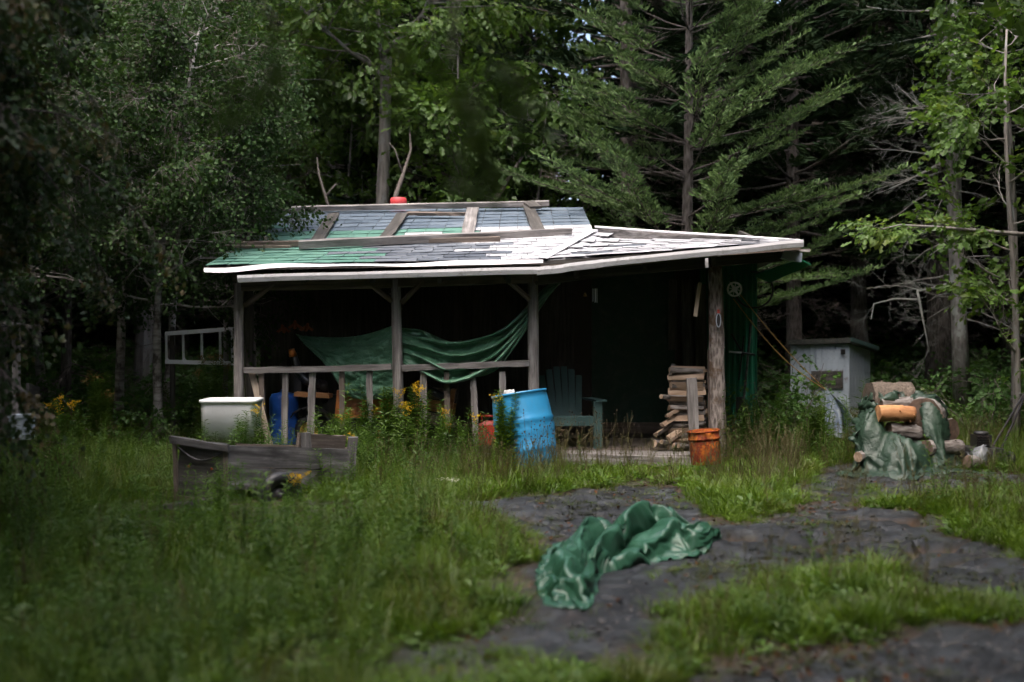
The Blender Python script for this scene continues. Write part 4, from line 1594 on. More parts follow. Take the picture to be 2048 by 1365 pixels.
def slab(a, b, h0, h1, t, name, mat, parent, n=None, gap=.004, seed=0):
    """upright panel of boards stacked between heights h0 (top) and h1 (bottom)"""
    d = (b - a).normalized()
    nn = Vector((0, 0, 1)).cross(d).normalized()
    rg = random.Random(seed)
    n = n or 1
    for i in range(n):
        z1, z0 = h0 + (h1 - h0) * i / n, h0 + (h1 - h0) * (i + 1) / n + gap
        o = rg.uniform(-.004, .004)
        plank(name, a + Vector((0, 0, (z0 + z1) / 2)) + nn * o, b + Vector((0, 0, (z0 + z1) / 2)) + nn * o, abs(z1 - z0), t, mat, parent, nn, .004, 7, seed + i)


slab(e0 + Vector((.01, .01, 0)), e1, .02, -.42, .02, 'end_panel', M_woodD, ct, 1, 0, 5)
ep = [o for o in ct.children if o.name.startswith('end_panel')][0]
ep['label'] = 'dark plywood end panel of the cart'
plank('top_rail', e0 + Vector((-.04, -.03, .06)), e1 + Vector((.03, -.03, .035)), .06, .06, M_woodM, ct, (0, 1, 0), .005, 5, 4)
plank('corner_stile', e0 + Vector((-.01, -.015, .05)), e0 + Vector((.005, .0, -.46)), .035, .03, M_woodB, ct, (0, 1, 0), .003, 5, 6)
plank('corner_stile', e1 + Vector((.0, -.015, .05)), e1 + Vector((.01, .0, -.46)), .035, .03, M_woodB, ct, (0, 1, 0), .003, 5, 7)
plank('bottom_rail', e0 + Vector((0, -.01, -.44)), e1 + Vector((.02, -.01, -.47)), .05, .05, M_woodB, ct, (0, 1, 0), .004, 5, 8)
chn = MB()
for i in range(12):
    t = i / 12; t2 = (i + 1) / 12
    a = e0.lerp(e1, .06 + .88 * t) + Vector((0, -.03, -.005 - .09 * math.sin(math.pi * t)))
    b = e0.lerp(e1, .06 + .88 * t2) + Vector((0, -.03, -.005 - .09 * math.sin(math.pi * t2)))
    chn.tube([a, b], .009, 6)
chn.build('chain', M_blackm, ct)
for t in (.27, .72):
    MB().lathe([(0, 0), (.012, 0), (.009, .010), (0, .011)], 10, Matrix.Translation(e0.lerp(e1, t) + Vector((0, -.012, -.16))) @ Matrix.Rotation(math.pi / 2, 4, 'X')).build('bolt', M_rust, ct)
slab(s0, s1, .02, -.36, .022, 'side_board', M_woodM, ct, 2, .004, 11)
bo = Vector((-.04, .42, 0))
slab(s0 + bo, s1 + bo, .0, -.34, .022, 'side_board', M_woodB, ct, 2, .004, 21)
plank('floor_board', s0 + Vector((0, .2, -.36)), s1 + Vector((-.05, .2, -.36)), .45, .025, M_woodD, ct, (0, 0, 1), .004, 5, 9)
plank('tail_board', P(594, 888, 10.35), P(690, 893, 10.85), .20, .022, M_woodB, ct, (.3, -1, 0), .006, 5, 31)
plank('tail_stile', P(611, 866, 10.38), P(612, 905, 10.38), .09, .03, M_woodM, ct, (.3, -1, 0), .004, 3, 32)
plank('tail_stile', P(706, 875, 10.7), P(700, 975, 10.7), .09, .03, M_woodM, ct, (.3, -1, 0), .004, 3, 33)
cw = P(560, 992, 9.88)
Mx = Matrix.Translation(cw) @ Matrix.Rotation(math.radians(-50) + math.radians(8), 4, 'Z') @ Matrix.Rotation(math.pi / 2, 4, 'X')
Mx = Matrix.Translation(cw) @ Matrix.Rotation(math.radians(38), 4, 'Z') @ Matrix.Rotation(math.pi / 2, 4, 'X')
wo_ = MB().lathe([(.11, -.05), (.18, -.055), (.205, -.03), (.21, 0), (.205, .03), (.18, .055), (.11, .05), (.11, -.05)], 32, Mx).build('wheel', M_black, ct, True)
MB().lathe([(.115, .02), (.11, .03), (.03, .0), (.03, .05), (0, .05)], 20, Mx).build('rim', M_blackm, wo_, True)
plank('axle', cw + Vector((0, .05, 0)), cw + Vector((-.25, .5, 0)), .04, .04, M_blackm, ct, (0, 0, 1), .001, 2, 1)
plank('draw_bar', P(440, 1000, 9.7), P(330, 1015, 9.3), .05, .05, M_woodD, ct, (0, 0, 1), .003, 3, 14)

# ---- adirondack chair
ac = thing('adirondack_chair', 'dark green slatted garden armchair on the porch behind the blue drum', 'chair', (.66, 13.4, DECK))
CM = Matrix.Translation(Vector((.64, 13.35, DECK))) @ Matrix.Rotation(math.radians(8), 4, 'Z')


def cpl(name, a, b, w, t, up, seed):
    plank(name, CM @ Vector(a), CM @ Vector(b), w, t, M_chair, ac, CM.to_3x3() @ Vector(up), .001, 3, seed)


for i in range(6):
    k = i - 2.5
    top = .93 - .018 * k * k
    cpl('back_slat', (k * .072, .20, .28), (k * .092, .42, top), .072 + .004, .018, (0, -1, .3), i)
for i in range(5):
    cpl('seat_slat', (-.25, -.28 + i * .105, .36 - i * .026), (.25, -.28 + i * .105, .36 - i * .026), .092, .018, (0, .2, 1), 10 + i)
cpl('seat_front', (-.27, -.335, .315), (.27, -.335, .315), .10, .02, (0, -1, 0), 16)
for sx in (-1, 1):
    cpl('arm', (sx * .33, -.40, .555), (sx * .31, .36, .545), .125, .022, (0, 0, 1), 20 + sx)
    cpl('front_leg', (sx * .30, -.34, 0), (sx * .30, -.34, .545), .10, .024, (0, -1, 0) if sx > 5 else (0, -1, 0), 24 + sx)
    cpl('side_rail', (sx * .262, -.33, .31), (sx * .262, .50, .03), .10, .022, (1, 0, 0), 28 + sx)
    cpl('arm_bracket', (sx * .30, -.31, .36), (sx * .30, -.25, .54), .06, .02, (1, 0, 0), 32 + sx)
cpl('back_rail', (-.25, .37, .62), (.25, .37, .62), .06, .022, (0, -1, .3), 40)
cpl('back_rail', (-.22, .24, .33), (.22, .24, .33), .06, .022, (0, -1, .3), 41)

# ---- firewood stacked beside the log post
def split_mesh(seed, kind_):
    rg = random.Random(seed)
    L = rg.uniform(.36, .42)
    r = rg.uniform(.042, .060)
    if kind_ == 0:
        a0, a1 = 0, 6.283
        prof = [(r * .72 * math.cos(a), r * .72 * math.sin(a)) for a in np.linspace(0, 6.283, 12)[:-1]]
        ms = [0] * 11
    else:
        sp = rg.choice([1.4, 2.0, 3.14])
        prof = [(0, 0)] + [(r * 1.25 * math.cos(a), r * 1.25 * math.sin(a)) for a in np.linspace(0, sp, 5)]
        ms = [1] + [0] * 4 + [1]
        if kind_ == 2:
            ms = [1] * 6
    k = len(prof)
    cx_ = sum(p[0] for p in prof) / k; cy_ = sum(p[1] for p in prof) / k
    vs = []
    for i in range(4):
        x = -L / 2 + L * i / 3
        vs += [(x + rg.uniform(-.004, .004), a - cx_ + rg.uniform(-.004, .004), b - cy_ + rg.uniform(-.004, .004)) for a, b in prof]
    fs = [(i * k + j, i * k + (j + 1) % k, (i + 1) * k + (j + 1) % k, (i + 1) * k + j) for i in range(3) for j in range(k)]
    mi = ms * 3
    fs += [tuple(range(k))[::-1], tuple(3 * k + j for j in range(k))]
    mi += [1, 1]
    me = bpy.data.meshes.new('firewood')
    me.from_pydata(vs, [], fs)
    me.materials.append(M_logbark); me.materials.append(M_split)
    me.polygons.foreach_set('material_index', mi)
    return me


ORD = 'first second third fourth fifth sixth seventh eighth ninth tenth eleventh twelfth thirteenth fourteenth fifteenth'.split()
FW = [split_mesh(300 + i, (0, 1, 1, 2, 1, 2)[i % 6]) for i in range(14)]
fwn = 0
row_h = .060
for r in range(15):
    for k in range(3):
        if r == 14 and k == 2:
            continue
        x = P(1372, 800, 12.95).x + RND.uniform(-.035, .035) + (.03 if k else 0)
        y = 12.86 + k * .115 + RND.uniform(-.015, .015)
        z = DECK + .05 + r * row_h + RND.uniform(-.008, .008)
        M = Matrix.Translation((x, y, z)) @ Matrix.Rotation(RND.gauss(0, .10) + (.25 if (r * 3 + k) % 7 == 0 else 0), 4, 'Z') @ Matrix.Rotation(RND.gauss(0, .05), 4, 'Y') @ Matrix.Rotation(RND.uniform(0, 6.28), 4, 'X')
        o = link('firewood', FW[(r * 3 + k) % 14], M)
        tag(o, '%s log of the %s row from the floor in the firewood stack' % (('front', 'middle', 'rear')[k], ORD[r]), 'firewood', 'firewood stacked on the porch')
for i, (px, py, az) in enumerate([(1337, 885, 1.45), (1352, 870, 1.35), (1360, 892, 1.5), (1340, 842, 1.3), (1335, 795, 1.5), (1350, 822, 1.2), (1322, 888, 1.57), (1328, 860, 1.3), (1372, 893, 1.4)]):
    M = Matrix.Translation(P(px, py, 12.8)) @ Matrix.Rotation(az - .6, 4, 'Z') @ Matrix.Rotation(-.35 if i % 2 else .1, 4, 'Y') @ Matrix.Rotation(i * 1.3, 4, 'X') @ Matrix.Scale(.72, 4)
    o = link('firewood', FW[(i * 5) % 14], M)
    rank = sorted([1337, 1352, 1360, 1340, 1335, 1350, 1322, 1328, 1372]).index(px)
    tag(o, 'short split log at the open stack end, %s counting from the green panel' % ORD[rank], 'firewood', 'loose firewood at the stack end')
for i, (px, py, a) in enumerate([(1385, 746, .2), (1398, 741, -.1), (1365, 752, .05)]):
    M = Matrix.Translation(P(px, py, 12.9)) @ Matrix.Rotation(a, 4, 'Z') @ Matrix.Rotation(.12 * (i - 1), 4, 'Y') @ Matrix.Scale(.6, 4)
    o = link('firewood', FW[i + 3], M)
    tag(o, ('kindling piece in the middle on top of the firewood stack', 'highest kindling piece on the stack, next to the post', 'lowest kindling piece on the stack, away from the post')[i], 'firewood', 'kindling on the stack')
st = plank('stake', P(1389, 905, 12.62), P(1383, 757, 12.66), .115, .035, M_wood, None, (0, 1, 0), .005, 7, 201)
tag(st, 'upright grey board holding the firewood stack in', 'stake')
st = plank('stake', P(1421, 905, 12.7), P(1419, 700, 12.72), .05, .03, M_woodB, None, (0, 1, 0), .004, 7, 202)
tag(st, 'narrow brown batten between the firewood and the bark covered post', 'stake')
st = plank('stake', P(1346, 905, 13.2), P(1347, 728, 13.2), .045, .035, M_wood, None, (0, 1, 0), .004, 7, 203)
tag(st, 'thin grey stick rising behind the firewood stack', 'stake')

# ---- rusty bucket
rk = thing('rusty_bucket', 'rust eaten orange metal bucket at the foot of the log post', 'bucket', P(1412, 925, 12.2))
Mx = Matrix.Translation(P(1413, 928, 12.2)) @ Matrix.Rotation(math.radians(-5), 4, 'Y')
rp = [(0, 0), (.160, 0), (.163, .01), (.160, .12), (.163, .24), (.160, .262), (.172, .266), (.172, .282), (.164, .286), (.166, .36), (.162, .365), (.155, .36), (.15, .28), (.15, .03), (0, .03)]
m_ = MB().lathe(rp, 36, Mx)
vv = []
ctr = Mx.translation
for v in m_.v:
    q = Vector(v) - ctr
    a = math.atan2(q.y, q.x)
    s_ = 1 - .16 * math.exp(-((a + math.pi / 2 + .05) / .16) ** 2) + .015 * math.sin(a * 5)
    vv.append(tuple(ctr + Vector((q.x * s_, q.y * s_, q.z))))
m_.v = vv
m_.build('body', M_rust, rk, True)
MB().tube([Mx @ Vector((.172 * math.cos(a), .172 * math.sin(a), .352)) for a in np.linspace(0, 6.283, 25)], .009, 6).build('rim', M_rust, rk, True)

# ---- hanging things under the eaves
def hang(name, label, cat, top, bot):
    t_ = thing(name, label, cat, bot)
    MB().tube([top, bot], .003, 5).build('cord', M_blackm, t_)
    return t_


wc_ = hang('wind_chime', 'small metal wind chime hanging below the right hand eave', 'wind chime', P(1190, 552, 12.6), P(1190, 576, 12.6))
MB().lathe([(0, 0), (.03, 0), (.03, .008), (0, .01)], 12, Matrix.Translation(P(1190, 577, 12.6))).build('top_disc', M_woodD, wc_)
for i, dx in enumerate((-4, 0, 1.5, 4)):
    MB().tube([P(1190 + dx, 578, 12.6 + .02 * (i % 2)), P(1190 + dx, 604 + (i % 2) * 2, 12.6 + .02 * (i % 2))], .0045, 6).build('chime_tube', M_alu, wc_)
bl_ = hang('brass_bell', 'little brass bell on a cord beside the wind chime', 'bell', P(1170, 545, 12.6), P(1170, 588, 12.6))
MB().lathe([(.0, .0), (.006, .0), (.014, -.012), (.018, -.035), (.026, -.042), (.022, -.042), (0, -.02)], 14, Matrix.Translation(P(1170, 586, 12.6))).build('bell_cup', plain('brass', (.25, .17, .06), .5, .2, 9, metal=.6), bl_, True)
for i, (px, py) in enumerate([(567, 660), (590, 652), (613, 657)]):
    t_ = hang('hanging_bird', ['leftmost', 'middle', 'rightmost'][i] + ' of three rusty bird ornaments hanging in the dark porch', 'ornament', P(px, 580, 13.1), P(px, py - 5, 13.1))
    t_['group'] = 'bird ornaments in the porch'
    c0 = P(px, py, 13.1)
    MB().lathe([(0, -.045), (.018, -.035), (.026, 0), (.016, .03), (.02, .045), (.012, .062), (0, .066)], 10, Matrix.Translation(c0) @ Matrix.Rotation(.3 * (i - 1), 4, 'Y')).build('bird_body', M_orn, t_, True)
    for sg in (-1, 1):
        MB().add([c0 + Vector(q) for q in ((sg * .015, -.01, .03), (sg * .085, 0, -.02), (sg * .06, .0, -.035), (sg * .015, .01, -.01), (sg * .015, 0, .034), (sg * .085, .005, -.016), (sg * .06, .005, -.03), (sg * .015, .014, -.006))],
                 [(0, 1, 2, 3), (7, 6, 5, 4), (0, 4, 5, 1), (2, 1, 5, 6), (3, 2, 6, 7)]).build('wing', M_orn, t_)
hp = plank('hanging_wood_strip', P(1390, 634, 12.5), P(1400, 566, 12.5), .04, .015, M_woodP, None, (0, 1, 0), .002, 3, 210)
tag(hp, 'pale wooden slat hanging at a slant before the dark doorway', 'slat')
# compass ornament
cp = thing('compass_ornament', 'grey painted compass rose hanging beside the bark covered post', 'ornament', P(1469, 595, 12.7))
c0 = P(1469, 579, 12.7)
ring = MB()
for i in range(32):
    a, b = i * 6.2832 / 32, (i + 1) * 6.2832 / 32
    q = [c0 + Vector((math.cos(t) * r_, dy, math.sin(t) * r_)) for dy in (-.008, .008) for t, r_ in ((a, .066), (b, .066), (b, .085), (a, .085))]
    ring.hexa(q)
ring.build('ring', M_grey, cp)
for i, an in enumerate((33, 123)):
    d = Vector((math.cos(math.radians(an)), 0, math.sin(math.radians(an))))
    s_ = Vector((-d.z, 0, d.x))
    L = .098 if i == 0 else .105
    w_ = .020
    pm = MB()
    y_ = -.012 + .004 * i
    pm.add([c0 + d * L + Vector((0, y_, 0)), c0 + s_ * w_ + Vector((0, y_, 0)), c0 - d * L + Vector((0, y_, 0)), c0 - s_ * w_ + Vector((0, y_, 0)),
            c0 + d * L + Vector((0, y_ + .006, 0)), c0 + s_ * w_ + Vector((0, y_ + .006, 0)), c0 - d * L + Vector((0, y_ + .006, 0)), c0 - s_ * w_ + Vector((0, y_ + .006, 0))],
           [(0, 1, 2, 3), (7, 6, 5, 4), (0, 4, 5, 1), (1, 5, 6, 2), (2, 6, 7, 3), (3, 7, 4, 0)])
    pm.build('compass_point', M_grey, cp)
for an in (78, 168, 258, 348):
    d = Vector((math.cos(math.radians(an)), 0, math.sin(math.radians(an))))
    MB().tube([c0, c0 + d * .07], .005, 6).build('spoke', M_grey, cp)
MB().tube([c0 + Vector((-.03, 0, .09)), P(1462, 545, 12.7)], .003, 5).build('cord', M_blackm, cp)
# oval ornament on the post
ov = thing('oval_ornament', 'small white oval frame with a red bow hanging on the bark covered post', 'ornament', P(1437, 655, 12.46))
c0 = P(1437, 641, 12.47)
MB().tube([c0 + Vector((.024 * math.cos(a), 0, .074 * math.sin(a))) for a in np.linspace(0, 6.2832, 25)], .006, 6).build('frame', M_white_old, ov, True)
MB().lathe([(0, -.002), (.02, 0), (0, .004)], 16, Matrix.Translation(c0) @ Matrix.Rotation(math.pi / 2, 4, 'X') @ Matrix.Diagonal((1, 3.3, 1, 1))).build('mirror', M_blackm, ov)
MB().lathe([(0, -.02), (.02, -.008), (.012, .01), (.018, .022), (0, .03)], 8, Matrix.Translation(c0 + Vector((0, 0, .09)))).build('bow', M_redcan, ov)
# hose loop under the eave
hl = MB()
ang = np.linspace(-.35, 4.2, 30)
hl.tube([P(1508 + 38 * math.cos(a - 1.4) , 580 + 36 * math.sin(a - 1.4), 13.8) for a in ang], .012, 8)
tag(hl.build('hose_loop', M_black, None, True), 'black hose hanging in a loop under the right hand roof end', 'hose')
# tools against the green siding
tl_ = thing('long_handled_tool', 'dark long handled tool leaning against the green metal siding', 'tool', P(1470, 880, 14.3))
MB().tube([P(1480, 880, 14.2), P(1503, 640, 14.4)], .016, 8).build('handle', M_woodD, tl_)
MB().box(P(1480, 815, 14.2), (.10, .03, .26)).build('blade', M_blackm, tl_)
tl_ = thing('cross_bar_tool', 'thin pale metal bar propped across the green siding', 'tool', P(1480, 705, 14.2))
MB().tube([P(1458, 704, 14.2), P(1483, 706, 14.2)], .012, 8).build('grip', M_alu, tl_)
MB().tube([P(1483, 706, 14.2), P(1510, 710, 14.2)], .014, 8).build('shaft', M_blackm, tl_)
tl_ = thing('pruning_shears', 'open dark metal shears hanging on the green siding', 'tool', P(1480, 690, 14.35))
MB().tube([P(1463, 668, 14.4), P(1488, 712, 14.4)], .012, 8).build('blade', M_blackm, tl_)
MB().tube([P(1488, 672, 14.4), P(1478, 760, 14.4)], .012, 8).build('blade', M_blackm, tl_)

# ---- ladder on its side
ld = thing('ladder', 'aluminium ladder hung on its side left of the cabin', 'ladder', P(400, 730, 14.2))
for (a, b) in (((330, 668), (480, 657)), ((330, 724), (480, 727))):
    plank('side_rail', P(*a, 14.0), P(*b, 14.2), .05, .025, M_alu, ld, (0, 1, 0), .0005, 3, 1)
for i, x in enumerate((332, 366, 403, 440, 464)):
    t = (x - 330) / 150
    MB().tube([P(x, 668 - 11 * t, 14.03 + .2 * t), P(x + 1, 724 + 3 * t, 14.03 + .2 * t)], .016, 10).build('rung', M_alu, ld)
    MB().tube([P(x + 1, 714, 14.03 + .2 * t), P(x + 9, 724, 14.03 + .2 * t)], .005, 6).build('rung_brace', M_alu, ld)
for i, x in enumerate((345, 452)):
    q = P(x, 700, 14.32)
    po = plank('ladder_post', Vector((q.x, q.y, float(gz(q.x, q.y)) - .05)), P(x, 640 if i else 655, 14.32), .05, .05, M_wood if i else M_woodD, None, (0, 1, 0), .004, 6, 220 + i)
    tag(po, ['dark stake behind the far end of the ladder', 'pale split stake behind the ladder near the cabin corner'][i], 'stake')

# ---- small white outhouse
oh = thing('outhouse', 'small white painted plank outhouse with flat felt roof among the spruces', 'outhouse', P(1650, 845, 17.0))
F0, F1 = P(1581, 845, 17.0), P(1697, 845, 17.0)
D0, D1 = Vector((F0.x + .66, 18.1, F0.z)), Vector((F1.x + .66, 18.1, F1.z))
Hh = P(1640, 690, 17.0).z - F0.z
nB = 9
for i in range(nB):
    a, b = F0.lerp(F1, i / nB), F0.lerp(F1, (i + 1) / nB)
    c = (a + b) / 2
    plank('wall_board', c, c + Vector((0, 0, Hh + .02)), (b - a).length - .006, .022, M_white_old, oh, (0, 1, 0), .002, 4, 230 + i)
for i in range(7):
    a, b = F1.lerp(D1, i / 7), F1.lerp(D1, (i + 1) / 7)
    c = (a + b) / 2
    plank('wall_board', c, c + Vector((0, 0, Hh + .0 - .10 * i / 7)), (b - a).length - .005, .022, M_white_old, oh, (1, -.6, 0), .002, 4, 250 + i)
bx_ = MB()
bx_.hexa([F0 + Vector((.03, .04, 0)), F1 + Vector((-.03, .04, 0)), D1 + Vector((-.03, -.03, 0)), D0 + Vector((.03, -.03, 0)),
          F0 + Vector((.03, .04, Hh - .03)), F1 + Vector((-.03, .04, Hh - .03)), D1 + Vector((-.03, -.03, Hh - .16)), D0 + Vector((.03, -.03, Hh - .16))])
bx_.build('wall', M_woodD, oh)
R0 = [P(1576, 690, 16.9), P(1700, 686, 16.9), D1 + Vector((.16, .1, Hh - .11)), D0 + Vector((-.1, .1, Hh - .10))]
rf = MB().hexa(R0 + [v + Vector((0, 0, .075)) for v in R0]).build('roof', M_roofgrit, oh)
cf = MB()
tk = [R0[1] + Vector((.006, -.01, .02)), R0[2] + Vector((.006, 0, .02))]
cf.hexa([tk[0], tk[1], tk[1] + Vector((.02, 0, 0)), tk[0] + Vector((.02, 0, 0)), tk[0] + Vector((0, 0, .06)), tk[1] + Vector((0, 0, .06)), tk[1] + Vector((.02, 0, .06)), tk[0] + Vector((.02, 0, .06))])
cf.build('roof_trim', M_chair, rf)
for i in range(5):
    x0, x1 = 1632 + i * 11, 1632 + (i + 1) * 11
    c = P((x0 + x1) / 2, 830, 16.96)
    plank('door_board', c, P((x0 + x1) / 2, 700, 16.96), 10.4 / FPX * 17, .02, M_white_old, oh, (0, 1, 0), .002, 4, 260 + i)
plank('vent_board', P(1622, 760, 16.93), P(1686, 760, 16.93), .26, .02, M_woodD, oh, (0, -1, 0), .002, 3, 270)
MB().box(P(1686, 704, 16.93), (.06, .03, .075)).build('latch', M_blackm, oh)

# ---- ropes to the roof
for i, (a, b, m1, lab) in enumerate([((1481, 590), (1652, 780), (1570, 690), 'upper yellow guy rope from the eave down to the blue and white sheet'),
                                     ((1467, 598), (1653, 781), (1545, 668), 'lower yellow guy rope from the compass ornament to the blue and white sheet')]):
    p0, p1 = P(*a, 12.7), P(*b, 13.6)
    pts = []
    for k in range(13):
        t = k / 12
        q = p0.lerp(p1, t)
        q.z -= (.05 + .07 * i) * math.sin(math.pi * t)
        pts.append(q)
    tag(MB().tube(pts, .0055, 6, False).build('guy_rope', M_rope, None, True), lab, 'rope')

# ---- blue and white sheet pulled up to a point
n = 30
A = np.zeros((n, n, 3))
tip = np.array(P(1653, 778, 13.6))
bl0, br0 = np.array(P(1652, 875, 13.4)), np.array(P(1716, 880, 13.6))
for i in range(n):
    v = i / (n - 1)
    for j in range(n):
        u = j / (n - 1)
        b = bl0 * (1 - u) + br0 * u
        q = tip * (1 - v) + b * v
        q[1] += (.10 * math.sin(u * 9 + .5) * v + .05 * math.sin(u * 17 + v * 2) * v) + .18 * math.sin(math.pi * u) * v
        q[0] += .10 * math.sin(v * 3.14) * u
        A[i, j] = q
tag(sheet('propped_sheet', A, M_tarpB), 'blue and white plastic sheet pulled up to a peak by the yellow ropes', 'sheet')

# ---- wood pile under a tarp
def bolt(name, label, p0, p1, r, mat, end, seed, cat='log'):
    o = pole(name, p0, p1, r, r * .96, mat, None, 18, 12, .07, .008, seed, end, knots=3)
    tag(o, label, cat)
    return o


YW = 12.2
bolt('wood_log', 'thick rough pale log laid across the top of the tarped wood pile', P(1737, 800, YW + .25), P(1822, 802, YW + .25), .205, M_stump, M_stump, 1)
bolt('wood_log', 'orange peeled log lying bare in front of the wood pile', P(1755, 828, YW - .16), P(1826, 829, YW - .12), .088, M_peeled, M_peeled, 2)
bolt('wood_log', 'dark brown log just under the orange peeled log', P(1776, 862, YW - .12), P(1842, 868, YW - .08), .085, M_logbark, M_cordwood, 3)
bolt('wood_log', 'reddish bark log at the heart of the wood pile below the dark one', P(1770, 893, YW - .1), P(1858, 890, YW + .0), .09, M_logbark, M_cordwood, 4)
bolt('wood_log', 'fat bark covered bolt on end at the right of the wood pile', P(1848, 835, YW - .12), P(1858, 828, YW + .35), .20, M_logbark, M_cordwood, 5)
bolt('wood_log', 'loose bark log on the ground right of the green tarp', P(1852, 898, YW - .3), P(1920, 893, YW - .1), .085, M_logbark, M_cordwood, 6)
bolt('wood_log', 'log end peeping out under the left edge of the tarp', P(1716, 914, YW - .3), P(1760, 900, YW + .0), .055, M_logbark, M_split, 7)
bolt('wood_log', 'small log wedged under the thick pale log', P(1760, 808, YW + .0), P(1826, 806, YW + .05), .07, M_logbark, M_cordwood, 8)
bolt('wood_log', 'short dark log hidden behind the wood pile', P(1880, 860, YW + .25), P(1905, 862, YW + .1), .13, M_logbark, M_cordwood, 9)


def ell(x, y, c, r):
    q = 1 - ((x - c[0]) / r[0]) ** 2 - ((y - c[1]) / r[1]) ** 2
    return np.where(q > 0, c[2] + r[2] * np.sqrt(np.clip(q, 0, None)), -9.0)


def Hpile(x, y):
    h = gz(x, y) + .006
    for c, r in (((P(1779, 0, YW).x, YW + .22, 0), (.26, .42, .93)), ((P(1851, 0, YW).x, YW + .08, 0), (.26, .44, .82)), ((P(1785, 0, YW).x, YW - .16, 0), (.36, .38, .42)),
                 ((P(1738, 0, YW).x, YW + .0, 0), (.20, .36, .60)), ((P(1880, 0, YW).x, YW + .08, 0), (.12, .28, .5))):
        h = np.maximum(h, ell(x, y, c, r))
    return h


n = 62
ux, uy = np.meshgrid(np.linspace(-.92, .86, n), np.linspace(-1.15, .9, n))
cx0 = P(1800, 0, YW).x
X0 = np.stack([cx0 + ux * .70, YW + uy * .70, 1.04 + .07 * fbm(ux * 4, uy * 4, 3.0, 3) + 0 * ux], -1)
RS = np.stack([ux, uy, 0 * ux], -1)
A = drape(X0, Hpile, 110, 7, stretch=RS)
px_, py_ = pix(A[..., 0], A[..., 1], A[..., 2])
win = [(1732, 740), (1835, 740), (1838, 790), (1832, 850), (1848, 885), (1790, 868), (1758, 850), (1748, 815), (1752, 790), (1728, 780)]
jx, jy = 9 * (fbm(ux * 9, uy * 9, 7.0, 3) - .5), 9 * (fbm(ux * 9, uy * 9, 17.0, 3) - .5)
win2 = [(1734, 735), (1824, 735), (1824, 780), (1806, 792), (1786, 782), (1764, 796), (1750, 784), (1740, 790)]
win1 = [(1748, 808), (1800, 799), (1836, 802), (1846, 850), (1862, 892), (1812, 878), (1768, 862)]
win3 = [(1838, 765), (1872, 765), (1866, 792), (1846, 792)]
cut = inpoly(px_ + jx, py_ + jy, win1) | inpoly(px_ + jx, py_ + jy, win2) | inpoly(px_ + jx, py_ + jy, win3)
ang_ = np.arctan2(A[..., 1] - YW, A[..., 0] - cx0)
rr_ = np.hypot(A[..., 1] - YW, A[..., 0] - cx0)
rid = 1 - 1.6 * np.abs(2 * fbm(ang_ * 2.6 + A[..., 2] * 1.2, rr_ * 2.2 + A[..., 2] * 2.0, 5.0, 3) - 1) * 2
rid2 = 1 - np.abs(2 * fbm(ang_ * 6 + A[..., 2] * 3, A[..., 2] * 7, 15.0, 2) - 1) * 2
dsp = .055 * np.clip(rid, 0, 1) ** 2 + .022 * np.clip(rid2, 0, 1) ** 2 - .03 * np.clip((A[..., 2] - gz(A[..., 0], A[..., 1])) * 5, 0.1, 1)
A[..., 0] += np.cos(ang_) * dsp; A[..., 1] += np.sin(ang_) * dsp; A[..., 2] += .25 * dsp
tag(sheet('wood_pile_tarp', A, M_tarpD, None, cut), 'torn dark green tarpaulin draped over the pile of logs', 'tarp')

# ---- mower at the right edge
mw = thing('push_mower', 'old dark push mower half hidden in grass at the right edge', 'mower', P(1962, 935, 12.3))
md = MB()
c0 = P(1962, 900, 12.3)
md.hexa([c0 + Vector(q) for q in ((-.2, -.24, -.12), (.2, -.24, -.12), (.2, .24, -.12), (-.2, .24, -.12), (-.17, -.2, .03), (.17, -.2, .03), (.17, .2, .03), (-.17, .2, .03))])
md.build('deck', M_blackm, mw)
eg = MB().box(c0 + Vector((0, 0, .10)), (.16, .18, .13))
for i in range(6):
    eg.box(c0 + Vector((-.02, -.10, .06 + i * .018)), (.13, .05, .008))
eg.build('engine', M_blackm, mw)
MB().lathe([(.0, .0), (.075, 0), (.08, .02), (.06, .035), (0, .04)], 18, Matrix.Translation(c0 + Vector((0, 0, .165)))).build('starter_cover', M_black, mw, True)
for (dx, dy) in ((-.2, -.2), (.2, -.2), (-.2, .2), (.2, .2)):
    w_ = MB().lathe([(.03, -.025), (.085, -.025), (.095, 0), (.085, .025), (.03, .025), (.03, -.025)], 20, Matrix.Translation(c0 + Vector((dx * 1.15, dy, -.09))) @ Matrix.Rotation(math.pi / 2, 4, 'Y')).build('wheel', M_black, mw, True)
for dy in (-.12, .12):
    MB().tube([c0 + Vector((.15, dy, -.02)), P(2062, 765, 12.3 + dy)], .013, 8).build('handle', M_blackm, mw)
MB().tube([P(2062, 765, 12.18), P(2062, 765, 12.42)], .014, 8).build('handle_bar', M_blackm, mw)
gb = thing('plastic_sack', 'grey crumpled plastic sack lying in front of the mower', 'sack', P(1956, 930, 12.0))
sm = MB()
sm.lathe([(0, -.02), (.07, 0), (.09, .05), (.07, .12), (.03, .17), (0, .18)], 16, Matrix.Translation(P(1956, 925, 12.0)) @ Matrix.Rotation(.4, 4, 'Y'))
rg_ = random.Random(9)
sm.v = [tuple(Vector(v) + rvec(rg_, .012)) for v in sm.v]
sm.build('body', plain('grey_sack', (.16, .17, .18), .5, .2, 8), gb, True)
bolt('wood_log', 'rotting log lying in grass before the mower', P(1935, 922, 11.9), P(1966, 926, 12.0), .07, M_logbark, M_cordwood, 12)

# ---- crumpled tarp on the rock
def ground_hit(px, py):
    Y = 7.0
    for _ in range(25):
        q = P(px, py, Y)
        dz = CAMZ - float(gz(q.x, Y))
        Y += .7 * (dz * FPX / (py - 682.5) - Y)
    q = P(px, py, Y)
    return np.array([q.x, q.y, float(gz(q.x, q.y))])


